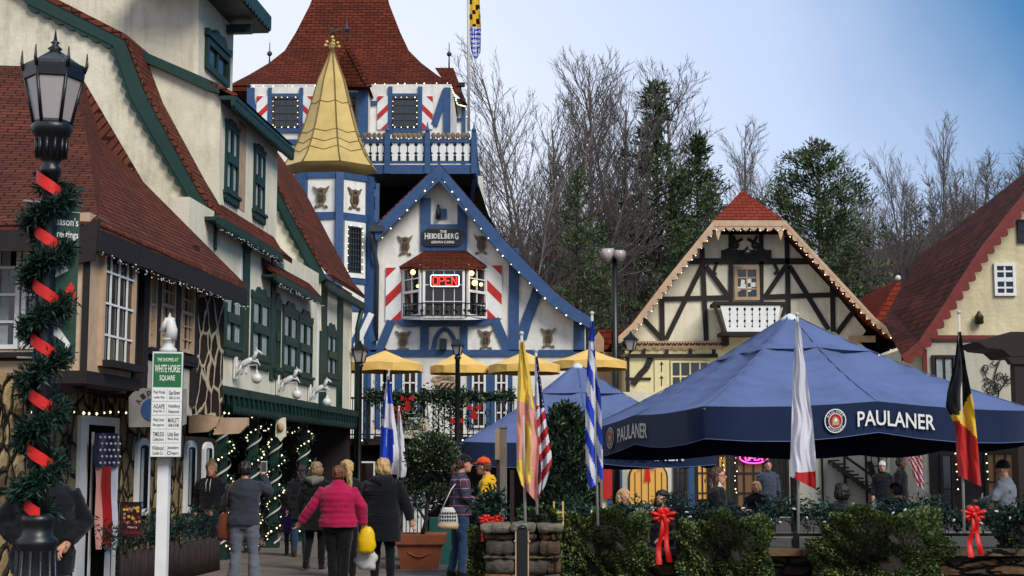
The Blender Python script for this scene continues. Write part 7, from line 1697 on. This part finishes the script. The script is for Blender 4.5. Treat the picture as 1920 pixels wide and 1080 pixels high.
N = 26000; y = rg.uniform(66, 176, N); x = rg.uniform(-.1, .42, N) * y; z = np.array([hillz(a, b) for a, b in zip(x, y)]); P = np.stack([x, y, z + rg.random(N) ** 1.5 * 2.6], 1)
o = link('undergrowth', leaf_mesh('undergrowth', P, .8, ['brush_leaves', 'wood_floor', 'brush_leaves'], 98, .4)); o['kind'] = 'stuff'; o['label'] = 'dull brown and green undergrowth on the hillside'
# ================================================================== people
for n_, c_, v_ in (('skin', '#b98468', .06), ('skin_rosy', '#c08a70', .06), ('skin_dark', '#5a3a2a', .06)): T = basic(n_, c_, .55, v_, 8); T.b.inputs['Subsurface Weight'].default_value = .05
for n_, c_ in (('hair_dark', '#1a1210'), ('hair_brown', '#4a3020'), ('hair_ginger', '#6b3f22'), ('hair_blond', '#b08e5c'), ('hair_ash', '#7d6448')):
    T = basic(n_, c_, .5, .3, 3); bump(T, noise(T, 60, 3, .6, sc3=(1, 1, .08)), .6, .01)
for n_, c_ in (('coat_black', '#0c0d10'), ('coat_dark', '#15161a'), ('knit_grey', '#2e3238'), ('puffer_pink', '#9c1440'), ('hoodie_rust', '#8a3a28'), ('trousers_black', '#0b0b0e'), ('trousers_navy', '#151a26'), ('jeans_grey', '#5a5e66'), ('jeans_blue', '#1f3852'), ('jacket_yellow', '#c99a14'), ('cap_orange', '#d24a1c'), ('cap_black', '#131315'), ('shirt_grey', '#6b7078'), ('coat_purple', '#4a3a7d'), ('shoe_dark', '#15100d'), ('boot_brown', '#3d2417'), ('bag_brown', '#5d2f1c'), ('fur_grey', '#6b655c'), ('hat_white', '#b8b4a9'), ('blazer_slate', '#3b4250')): cloth(n_, c_, .16)
basic('bag_yellow', '#d8ac08', .4, .08, 6, .3); basic('eye_dark', '#120d0b', .3); basic('lip_tone', '#8f4a40', .5); basic('bag_white', '#b5b3ad', .5, .08, 5, .3)
T = NT('plaid_flannel'); g_ = T.n('ShaderNodeTexCoord'); sx_ = T.n('ShaderNodeSeparateXYZ'); T.l(g_.outputs['Object'], sx_.inputs[0]); prev = S('#232c48')
for ax, f, col, th, fac in ((2, 52, '#5a1f26', .2, .8), (0, 60, '#5a1f26', .2, .55), (2, 52, '#8d8f9c', .93, .6), (0, 60, '#8d8f9c', .93, .5)):
    a_ = T.n('ShaderNodeMath', operation='MULTIPLY'); a_.inputs[1].default_value = f; T.l(sx_.outputs[ax], a_.inputs[0]); b_ = T.n('ShaderNodeMath', operation='SINE'); T.l(a_.outputs[0], b_.inputs[0]); prev = mixc(T, ramp(T, b_.outputs[0], th, th + .06, (0, 0, 0, 1), (fac, fac, fac, 1)), prev, S(col))
T.l(prev, T.b.inputs['Base Color']); T.b.inputs['Roughness'].default_value = .9

def remesh(mb, voxel, it=4, name='m', mats=('skin',)):
    me = bpy.data.meshes.new(name); me.from_pydata(mb.v, [], mb.f); me.update(); o = bpy.data.objects.new('tmp', me); COL.objects.link(o)
    r = o.modifiers.new('r', 'REMESH'); r.mode = 'VOXEL'; r.voxel_size = voxel; r.use_smooth_shade = True
    s = o.modifiers.new('s', 'SMOOTH'); s.iterations = it; s.factor = .5
    dg = bpy.context.evaluated_depsgraph_get(); n = bpy.data.meshes.new_from_object(o.evaluated_get(dg)); bpy.data.objects.remove(o); bpy.data.meshes.remove(me)
    n.name = name; n.materials.clear()
    for m in mats: n.materials.append(MAT[m])
    n.polygons.foreach_set('use_smooth', [True] * len(n.polygons)); return n
from mathutils import noise as mn
def wrinkle(me, amp, seed, f=(9, 9, 16)):
    me.update(); nv = [v.normal.copy() for v in me.vertices]
    for v, n in zip(me.vertices, nv):
        c = v.co; q = V((c.x * f[0] + seed, c.y * f[1], c.z * f[2])); v.co = c + n * amp * (mn.noise(q) + .5 * mn.noise(q * 2.3) - .1)
JT = dict(shR=(.17, 0, 1.365), elR=(.225, -.03, 1.13), wrR=(.235, .05, .88), hipR=(.09, 0, .90), knR=(.1, .02, .49), anR=(.1, -.02, .09))
for k in list(JT): v = JT[k]; JT[k[:-1] + 'L'] = (-v[0], v[1], v[2])
def person(px, Y, H, yaw, label, top='coat_black', legs='trousers_black', shoes='shoe_dark', hair='hair_brown', hstyle='short', pose=None, skin='skin', length=.78, bulk=1.0, puff=0, collar=None, hood=None, cap=None, beanie=None, extra=None, seated=False, flare=0, head=(0, 0), group=None, base=None, cat='person'):
    s = H / 1.7; b = base if base is not None else G(px, Y)
    root = thing('person', label, cat, tuple(b), R(yaw), group); root.scale = (s, s, s); J = {k: V(v) for k, v in JT.items()}
    for k, v in (pose or {}).items(): J[k] = V(v)
    hc = V((head[0], .02 + head[1], 1.575)); P = lambda n, m, mats: part(root, n, m, mats, world=False)
    # body: one continuous surface
    m = MB(); bw = bulk
    m.rings([(0, 0, z, rx * bw, ry * bw) for z, rx, ry in ((.84, .12, .09), (.9, .155, .11), (.98, .15, .1), (1.08, .13, .09), (1.2, .145, .105), (1.3, .145, .1), (1.36, .11, .08), (1.41, .06, .055))], 18)
    m.tube([(0, -.005, 1.4), hc + V((0, -.03, -.06))], [.058, .052], 10)
    hr = []
    for z, rx, ry, dy in ((-.125, .025, .03, .055), (-.105, .045, .055, .04), (-.07, .06, .078, .02), (-.02, .07, .092, .005), (.03, .075, .097, 0), (.08, .068, .088, -.005), (.11, .045, .06, -.008), (.125, .015, .02, -.01)): hr.append((hc.x, hc.y + dy, hc.z + z * .94, rx * .95, ry * .95))
    m.rings(hr, 18)
    f = hc.y + .095
    m.tube([(hc.x, f - .01, hc.z + .02), (hc.x, f + .022, hc.z - .02), (hc.x, f, hc.z - .035)], [.01, .016, .012], 8); m.ball((hc.x, f - .012, hc.z - .065), (.024, .016, .012), 8)
    for sg in (-1, 1): m.ball((hc.x + sg * .076, hc.y, hc.z - .01), (.012, .022, .034), 8)
    for S_ in 'RL':
        if not (seated and 0):
            m.tube([J['hip' + S_], J['hip' + S_].lerp(J['kn' + S_], .5), J['kn' + S_], J['kn' + S_].lerp(J['an' + S_], .35), J['an' + S_]], [.085, .073, .055, .055, .036], 12)
            a = J['an' + S_]; m.tube([a + V((0, -.03, -.05)), a + V((0, .12, -.06))], [.035, .03], 8)
        m.tube([J['sh' + S_] + V((0, 0, -.02)), J['el' + S_], J['wr' + S_]], [.04, .034, .026], 10); m.tube([(0, 0, 1.34), J['sh' + S_] + V((0, 0, -.02))], [.055, .04], 8)
    P('body', remesh(m, .014, 3, 'body', (skin,)), None)
    hd = None
    for S_, sg in (('R', 1), ('L', -1)):
        hd = MB(); w = J['wr' + S_]; d = (w - J['el' + S_]).normalized(); side = V((0, 1, 0)) - d * d.y; side = side.normalized() if side.length > .2 else V((1, 0, 0)); nrm = d.cross(side).normalized()
        hd.tube([w - d * .03, w + d * .03, w + d * .075, w + d * .095], [(.024, .02), (.034, .018), (.04, .016), (.034, .012)], 10)
        for i, L in enumerate((.062, .074, .07, .056)):
            o = w + d * .09 + side * (.028 - i * .019); q = nrm * sg * (.35 if extra != 'open' else .1)
            hd.tube([o, o + (d + q * .3) * L * .45, o + (d + q * .9) * L * .8, o + (d * .9 + q * 1.6) * L], [.0095, .009, .008, .006], 6)
        o = w + d * .03 + side * .03; hd.tube([o, o + (d * .5 + side) * .035, o + (d * 1.1 + side) * .06], [.011, .0095, .007], 6)
        P('hand', hd, skin)
    # face details
    m = MB()
    for sg in (-1, 1): m.ball((hc.x + sg * .03, f - .006, hc.z + .012), (.011, .006, .006), 8); 
    P('eye', m, 'eye_dark'); m = MB(); m.tube([(hc.x - .022, f - .001, hc.z - .066), (hc.x, f + .005, hc.z - .068), (hc.x + .022, f - .001, hc.z - .066)], .005, 6); P('mouth', m, 'lip_tone')
    # trousers
    m = MB()
    if length < .95: m.rings([(0, 0, z, rx * bw, ry * bw) for z, rx, ry in ((.8, .13, .1), (.88, .168, .125), (.98, .16, .115), (1.04, .15, .105))], 16)
    for S_ in 'RL':
        h_, k_, a = J['hip' + S_], J['kn' + S_], J['an' + S_]; m.tube([h_ + V((0, 0, .02)), h_.lerp(k_, .45), k_, k_.lerp(a, .5), a + V((0, 0, -.03))], [.1 * bw, .086 * bw, .066, .064 + flare * .02, .055 + flare * .045], 14)
    me = remesh(m, .016, 2, 'trousers', (legs,)); wrinkle(me, .009, px + 1); P('trousers', me, None)
    m = MB()
    for S_ in 'RL':
        a = J['an' + S_]; m.tube([a + V((0, -.07, -.045)), a + V((0, -.02, -.05)), a + V((0, .08, -.06)), a + V((0, .16, -.068)), a + V((0, .185, -.07))], [(.02, .02), (.044, .042), (.042, .032), (.034, .022), (.01, .01)], 10); m.tube([a + V((0, -.02, -.05)), a + V((0, -.01, .05))], [.045, .045], 8)
    P('shoes', m, shoes)
    # upper garment, fused torso and sleeves
    m = MB(); zl = length; k = 1.0 + .05 * (puff > 0); prof = ((.8, .18, .14), (.92, .188, .142), (1.04, .168, .128), (1.16, .172, .132), (1.26, .185, .138), (1.34, .172, .125), (1.39, .125, .1), (1.43, .085, .08), (1.47, .072, .075)); rs = []
    zs = np.arange(zl, 1.471, .012)
    for z in zs:
        zz = max(z, .8); i = max(j for j in range(len(prof) - 1) if prof[j][0] <= zz + 1e-6); t = (zz - prof[i][0]) / (prof[i + 1][0] - prof[i][0]); rx = prof[i][1] + (prof[i + 1][1] - prof[i][1]) * t; ry = prof[i][2] + (prof[i + 1][2] - prof[i][2]) * t
        if z < .8: rx += (.8 - z) * .08; ry += (.8 - z) * .12
        q = 1 + (.05 * puff * abs(math.sin(z * math.pi / (.075 if puff < 2 else .04))) ** .7 if puff else 0) * (z < 1.42)
        rs.append((0, 0, z, rx * bw * k * q, ry * bw * k * q))
    m.rings(rs, 22)
    for S_ in 'RL':
        sh, el, wr = J['sh' + S_], J['el' + S_], J['wr' + S_]; pts, rd = [], []; N_ = 26
        for i in range(N_ + 1):
            t = i / N_; p = sh.lerp(el, t * 2) if t < .5 else el.lerp(wr, t * 2 - 1); r = (.072 - .022 * t) * (1 + .18 * (bulk - 1)) * (1 + (.1 * abs(math.sin(t * math.pi * 7)) if puff else .04 * math.sin(t * 19))) * (1.12 if puff else 1); pts.append(p); rd.append(r)
        m.tube(pts, rd, 12); m.tube([(0, 0, 1.375), sh.lerp(V((0, 0, 1.37)), .4) + V((0, 0, .0)), sh + V((0, 0, -.01))], [.09, .075, .066], 10)
    me = remesh(m, .0125 if puff else .016, 2, 'top', (top,)); wrinkle(me, .006 if puff else .011, px); P('coat' if length < .86 else 'jacket', me, None)
    if collar: m = MB(); m.lathe((0, -.01, 1.41), [(.1, 0), (.088, .05), (.08, .085), (.06, .085)], 14); P('collar', m, collar)
    if hood: m = MB(); m.tube([(-.1, .02, 1.44), (-.11, -.07, 1.42), (0, -.13, 1.38), (.11, -.07, 1.42), (.1, .02, 1.44)], [.03, .05, .07, .05, .03], 10); m.ball((0, -.1, 1.4), (.11, .07, .08), 12); P('hood', remesh(m, .014, 2, 'hood', (hood,)), None)
    # hair
    m = MB(); x, y, z = hc
    if not beanie and hstyle != 'none':
        m.rings([(x, y + dy, z + a, rx, ry) for a, rx, ry, dy in ((-.01, .082, .08, -.04), (.03, .092, .094, -.03), (.07, .086, .1, -.012), (.1, .066, .08, -.008), (.122, .03, .035, -.012))], 18)
        m.ball((x, y - .05, z - .0), (.08, .068, .085), 14)
        if hstyle == 'bob': m.ball((x, y - .05, z - .03), (.108, .078, .095), 14); [m.ball((x + q * .082, y - .01, z - .035), (.03, .055, .075), 8) for q in (-1, 1)]
        if hstyle == 'long': m.tube([(x, y - .06, z), (x, y - .085, z - .12), (x, y - .09, z - .26), (x, y - .08, z - .34)], [(.085, .06), (.1, .055), (.09, .045), (.04, .02)], 12); [m.tube([(x + q * .07, y, z + .03), (x + q * .085, y - .01, z - .1), (x + q * .09, y - .03, z - .22)], [.03, .035, .015], 8) for q in (-1, 1)]
        if hstyle == 'pony': m.ball((x, y - .1, z + .07), .035, 8); m.tube([(x, y - .1, z + .08), (x + .01, y - .16, z + .05), (x + .03, y - .165, z - .1), (x + .05, y - .15, z - .24), (x + .055, y - .14, z - .34)], [.03, .042, .05, .042, .012], 10)
        if hstyle == 'lowpony': m.tube([(x, y - .09, z), (x, y - .16, z - .05), (x, y - .17, z - .2)], [.035, .04, .012], 8)
        if hstyle == 'bun': m.ball((x, y - .02, z + .14), (.045, .045, .035), 10)
        for i in range(14):
            a = math.pi * (1.05 + .9 * i / 13); m.tube([(x + .03 * math.cos(a), y - .02 + .03 * math.sin(a), z + .112), (x + .085 * math.cos(a), y - .02 + .1 * math.sin(a), z + .03), (x + .086 * math.cos(a), y - .012 + .1 * math.sin(a), z - .05)], [.01, .013, .008], 5)
        me = remesh(m, .0095, 1, 'hair', (hair,)); wrinkle(me, .018, px + 2, (42, 42, 10)); P('hair', me, None)
    if cap: m = MB(); m.rings([(x, y - .005, z + a, rx, ry) for a, rx, ry in ((.045, .09, .11), (.08, .088, .106), (.12, .068, .08), (.142, .03, .035), (.147, .01, .01))], 18); m.tube([(x, y + .08, z + .055), (x, y + .135, z + .05), (x, y + .175, z + .035)], [(.075, .01), (.07, .008), (.03, .006)], 12); m.ball((x, y - .005, z + .15), .01, 6); P('cap', m, cap)
    if beanie: m = MB(); m.rings([(x, y - .008, z + a, rx, ry) for a, rx, ry in ((.02, .088, .108), (.06, .093, .112), (.065, .088, .106), (.11, .075, .088), (.145, .035, .04), (.152, .01, .01))], 18); P('beanie', m, beanie)
    if extra == 'glasses':
        m = MB()
        for sg in (-1, 1): m.tube([(x + sg * .032 + .022 * math.cos(a * .785), f + .006, z + .01 + .018 * math.sin(a * .785)) for a in range(9)], .003, 5); m.tube([(x + sg * .054, f, z + .015), (x + sg * .078, y, z + .01)], .003, 5)
        P('glasses', m, 'black_iron')
    return root
def at(root, v):
    return root.matrix_basis @ V(v) if False else Matrix.LocRotScale(root.location, root.rotation_euler, root.scale) @ V(v)
def flat_bag(name, label, cat, P0, w, h, d, mat, strap=None, seed=0, lump=.02):
    rg = np.random.default_rng(seed); m = MB(); rs = []
    for i in range(9): t = i / 8; k = math.sin(math.pi * (.12 + .8 * t)) ** .4; rs.append((P0[0], P0[1], P0[2] - h + h * t, w / 2 * k * (1.08 - .3 * t), d / 2 * k))
    m.rings(rs, 16); m.v = [(a + lump * .5 * math.sin(c * 40 + a * 30), b, c + lump * .3 * math.sin(a * 50)) for a, b, c in m.v]
    if strap: m.tube([V(p) for p in strap], .008, 6)
    return single(name, label, cat, m, mat)

person(72, 11.3, 1.74, 200, 'person in a black jacket and grey jeans, mostly hidden behind the near street lamp', 'coat_black', 'jeans_grey', hair='hair_dark', bulk=1.25, pose=dict(elR=(.3, -.02, 1.15), wrR=(.16, .14, 1.0), elL=(-.3, -.02, 1.15), wrL=(-.16, .14, 1.0)))
pv = person(392, 23.4, 1.66, 172, 'smiling person walking this way in a black padded vest over a rust hoodie', 'coat_black', 'trousers_navy', hair='hair_blond', hstyle='bun', puff=2, collar='hoodie_rust', skin='skin_rosy', length=.95, bulk=.98, pose=dict(knR=(.08, .12, .5), anR=(.05, .1, .09), knL=(-.08, .02, .5), anL=(-.06, -.12, .12), elR=(.24, -.05, 1.14), wrR=(.25, .0, .9), elL=(-.23, -.03, 1.14), wrL=(-.24, .06, .9)))
m = MB()
for sg in (-1, 1): m.tube([at(pv, (sg * .03, .09, 1.42)), at(pv, (sg * .035, .145, 1.35)), at(pv, (sg * .03, .15, 1.22))], .006, 5)
o = part(pv, 'drawstring', m, 'hat_white')
pg = person(455, 19.6, 1.66, 0, 'person from behind in a loose dark grey top and flared grey jeans, lifting a phone', 'knit_grey', 'jeans_grey', hair='hair_dark', bulk=1.16, length=.84, flare=1, pose=dict(elR=(.3, .18, 1.28), wrR=(.2, .3, 1.5), elL=(-.28, .05, 1.12), wrL=(-.2, .2, 1.2), knR=(.13, 0, .49), anR=(.17, -.05, .09), knL=(-.1, 0, .49), anL=(-.12, -.0, .09)))
c = at(pg, (.2, .31, 1.6)); m = MB(); m.box(c.x - .04, c.x + .04, c.y - .006, c.y + .006, c.z - .06, c.z + .09, 0); m.box(c.x - .035, c.x + .035, c.y - .009, c.y - .007, c.z - .05, c.z + .08, 1); single('phone', 'phone in a pale case held up by the person in the dark grey top', 'phone', m, ['sign_white', 'glass_dark'])
c = at(pg, (-.27, .02, 1.0)); flat_bag('shoulder_bag', 'brown leather shoulder bag hanging at the left side of the dark grey top', 'bag', (c.x, c.y, c.z), .2, .34, .1, 'bag_brown', [(c.x, c.y, c.z - .02), at(pg, (-.2, -.12, 1.3)), at(pg, (-.13, -.05, 1.43))], 1)
person(590, 23.2, 1.66, -12, 'person in a black coat with grey fur hood and light brown bob, walking away', 'coat_black', 'trousers_black', hair='hair_ash', hstyle='bob', length=.62, bulk=1.12, hood='fur_grey', pose=dict(knR=(.08, .08, .5), anR=(.07, .12, .09), anL=(-.1, -.14, .12)))
person(562, 26.5, 1.62, 10, 'person in a dark coat, blue jeans and brown boots, half behind the fur hooded coat', 'coat_dark', 'jeans_blue', 'boot_brown', hair='hair_dark', hstyle='long', length=.68, pose=dict(anR=(.1, .1, .09), anL=(-.1, -.06, .09)))
person(543, 27.0, 1.05, 160, 'small child in a purple coat standing in front of the lit arcade', 'coat_purple', 'jeans_blue', hair='hair_brown', beanie='f_pink', length=.66, bulk=1.15)
pp = person(632, 19.4, 1.60, -6, 'person in a bright pink quilted jacket carrying a yellow bag, seen from behind', 'puffer_pink', 'trousers_black', hair='hair_ginger', hstyle='short', puff=1, bulk=1.32, length=.86, collar='puffer_pink', pose=dict(shL=(-.18, 0, 1.36), elL=(-.36, .0, 1.14), wrL=(-.53, .05, .93), elR=(.33, 0, 1.13), wrR=(.34, .05, .9), anR=(.1, -.02, .09), knL=(-.09, .06, .49), anL=(-.08, .08, .09)))
c = at(pp, (.36, .09, .83)); flat_bag('shopping_bag', 'bright yellow plastic shopping bag held by the person in pink', 'bag', (c.x + .02, c.y, c.z + .03), .25, .33, .15, 'bag_yellow', [(c.x - .05, c.y, c.z - .02), (c.x, c.y, c.z + .07), (c.x + .06, c.y, c.z - .02)], 2, .015)
flat_bag('shopping_bag', 'crumpled whitish plastic bag hanging behind and below the yellow one', 'bag', (c.x + .0, c.y + .15, c.z - .18), .3, .34, .14, 'bag_white', None, 3, .04)
person(648, 21.6, 1.68, 4, 'person with a long blond ponytail in a dark jacket, between pink and black coats', 'coat_dark', 'trousers_black', hair='hair_blond', hstyle='pony', length=.8)
person(716, 20.0, 1.70, -3, 'person in a long black quilted coat with a short blond bob, seen from behind', 'coat_black', 'trousers_black', hair='hair_blond', hstyle='bob', puff=2, bulk=1.18, length=.6, hood='coat_dark', pose=dict(elR=(.3, 0, 1.12), wrR=(.37, .03, .88), elL=(-.27, .05, 1.14), wrL=(-.2, .16, 1.0), knL=(-.09, .06, .49), anL=(-.11, .04, .09), anR=(.12, -.04, .09)))
pl = person(862, 21.8, 1.74, -78, 'person in a plaid flannel shirt, blue jeans and dark cap, looking down at a paper', 'plaid_flannel', 'jeans_blue', hair='hair_brown', hstyle='lowpony', cap='cap_black', bulk=1.15, length=.84, head=(0, .04), pose=dict(elR=(.25, .04, 1.12), wrR=(.1, .26, 1.03), elL=(-.26, .0, 1.12), wrL=(-.12, .26, 1.0), knR=(.11, .03, .49), anR=(.12, .0, .09), knL=(-.1, -.02, .49), anL=(-.12, -.1, .09)))
c = at(pl, (-.02, .36, 1.05)); m = MB(); m.prism([c + V((-.06, -.03, -.08)), c + V((.04, -.03, -.02)), c + V((.06, -.03, .1)), c + V((-.03, -.03, .06))], (.0, .006, 0)); single('leaflet', 'white leaflet held between the plaid shirt and the yellow jacket', 'paper', m, 'lettering_white')
c = at(pl, (.3, -.1, .98)); bg = flat_bag('tote_bag', 'black and white patterned tote with a tan base at the hip of the plaid shirt', 'bag', (c.x - .12, c.y - .05, c.z), .3, .3, .09, 'bag_white', [(c.x - .22, c.y - .05, c.z - .05), (c.x - .08, c.y - .02, c.z + .25), at(pl, (-.1, .05, 1.42))], 4, .005)
m = MB(); cx_, cy_, cz_ = c.x - .12, c.y - .1, c.z
for r in range(3):
    for i in range(7): m.box(cx_ - .12 + i * .036, cx_ - .098 + i * .036, cy_ - .006 + abs(i - 3) * .004, cy_ + .01, cz_ - .09 - r * .05, cz_ - .065 - r * .05)
part(bg, 'woven_pattern', m, 'coat_black'); m = MB(); m.rings([(cx_, cy_ + .05, cz_ - .305, .145, .045), (cx_, cy_ + .05, cz_ - .23, .155, .052)], 14); part(bg, 'tan_base', m, 'tan_timber')
person(916, 22.0, 1.70, 80, 'person in a yellow jacket and orange cap bending his head, behind the wooden post', 'jacket_yellow', 'jeans_grey', hair='hair_brown', cap='cap_orange', bulk=1.15, length=.8, skin='skin_rosy', head=(0, .06), pose=dict(elR=(.26, .02, 1.12), wrR=(.14, .24, 1.0), elL=(-.26, .02, 1.12), wrL=(-.12, .25, 1.03)))
# patio guests
def seat(dz): return dz
def guest(px, ytop, Y, H, yaw, label, **k):
    z = W(px, ytop, Y).z - H; person(px, Y, H, yaw, label, base=V((W(px, 900, Y).x, Y, max(z, -.75) if False else z)), **k)
SIT = dict(hipR=(.1, .05, .88), hipL=(-.1, .05, .88), knR=(.12, .45, .88), knL=(-.12, .45, .88), anR=(.12, .45, .45), anL=(-.12, .45, .45), elR=(.24, .1, 1.15), wrR=(.14, .3, 1.1), elL=(-.24, .1, 1.15), wrL=(-.14, .3, 1.1))
guest(1344, 875, 20.0, 1.66, -112, 'person with long dark hair, glasses and headband seated under the big umbrella', top='coat_black', hair='hair_brown', hstyle='long', extra='glasses', pose=SIT, collar='hat_white', skin='skin_rosy')
guest(1242, 918, 18.2, 1.6, 150, 'seated person with black hair just above the first red bow', top='coat_dark', hair='hair_dark', hstyle='bob', pose=SIT)
guest(1168, 916, 18.8, 1.5, -150, 'small blond person seated above the garland near the striped flag', top='coat_dark', hair='hair_blond', hstyle='bob', pose=SIT)
person(1442, 33.0, 1.72, 185, 'standing person in a slate blazer in front of the pink neon sign', 'blazer_slate', 'trousers_navy', hair='hair_dark', skin='skin_rosy', length=.82)
guest(1418, 902, 27.0, 1.5, 170, 'blond child seated in front of the slate blazer', top='coat_black', hair='hair_blond', hstyle='bob', pose=SIT, skin='skin_rosy')
guest(1578, 905, 19.6, 1.6, 20, 'seated person with dark hair seen from behind, right of the white over red flag', top='coat_dark', hair='hair_dark', hstyle='bob', pose=SIT)
person(1658, 36.0, 1.68, 165, 'person in a cream knitted hat by the white picket fence', 'coat_dark', 'trousers_black', hair='hair_brown', beanie='hat_white', skin='skin_rosy')
person(1692, 34.0, 1.78, -120, 'dark clad standing person in profile beside the yellow hanging sign', 'coat_black', 'trousers_black', hair='hair_dark', skin='skin_dark', bulk=1.1)
guest(1680, 905, 22.5, 1.6, 30, 'seated figure in black in front of the picket fence', top='coat_black', hair='hair_dark', pose=SIT)
gr_ = person(1890, 22.0, 1.66, 60, 'person in a slate grey jacket holding a pale cane at the patio far right', 'shirt_grey', 'trousers_black', hair='hair_dark', beanie='cap_black', bulk=1.25, pose=dict(elR=(.26, .1, 1.15), wrR=(.2, .32, 1.12), elL=(-.26, .1, 1.15), wrL=(-.15, .32, 1.1)))
m = MB(); c = at(gr_, (0, .38, 1.12)); m.tube([c + V((.02, -.1, .1)), c + V((-.08, -.12, -.75))], .012, 8); single('cane', 'pale cane held by the person in the slate grey jacket', 'cane', m, 'pole_white')
# chairs for the seated guests
def chair(px, ytop, Y, H, yaw, lab):
    z = W(px, ytop, Y).z - H; s = H / 1.7; c = W(px, 900, Y); root = thing('patio_chair', lab, 'chair', (c.x, Y, 0), R(yaw), 'dark patio chairs'); zs = max(.3, z + .8 * s)
    m = MB(); m.box(-.22, .22, -.18, .26, zs - .04, zs); part(root, 'seat', m, 'black_iron', world=False); m = MB(); [m.box(-.2 + i * .1, -.17 + i * .1, -.22, -.19, zs, zs + .42) for i in range(5)]; m.box(-.22, .22, -.23, -.18, zs + .4, zs + .45); part(root, 'backrest', m, 'black_iron', world=False)
    for sx in (-.2, .2):
        for sy in (-.17, .24): m = MB(); m.tube([(sx, sy, 0), (sx, sy, zs - .04)], .015, 6); part(root, 'leg', m, 'black_iron', world=False)
chair(1344, 875, 20.0, 1.66, -112, 'dark chair under the person with glasses and headband'); chair(1242, 918, 18.2, 1.6, 150, 'dark chair behind the first red bow'); chair(1168, 916, 18.8, 1.5, -150, 'dark chair under the small blond person'); chair(1418, 902, 27.0, 1.5, 170, 'dark chair under the blond child'); chair(1578, 905, 19.6, 1.6, 20, 'dark chair right of the white over red flag'); chair(1680, 905, 22.5, 1.6, 30, 'dark chair in front of the picket fence')
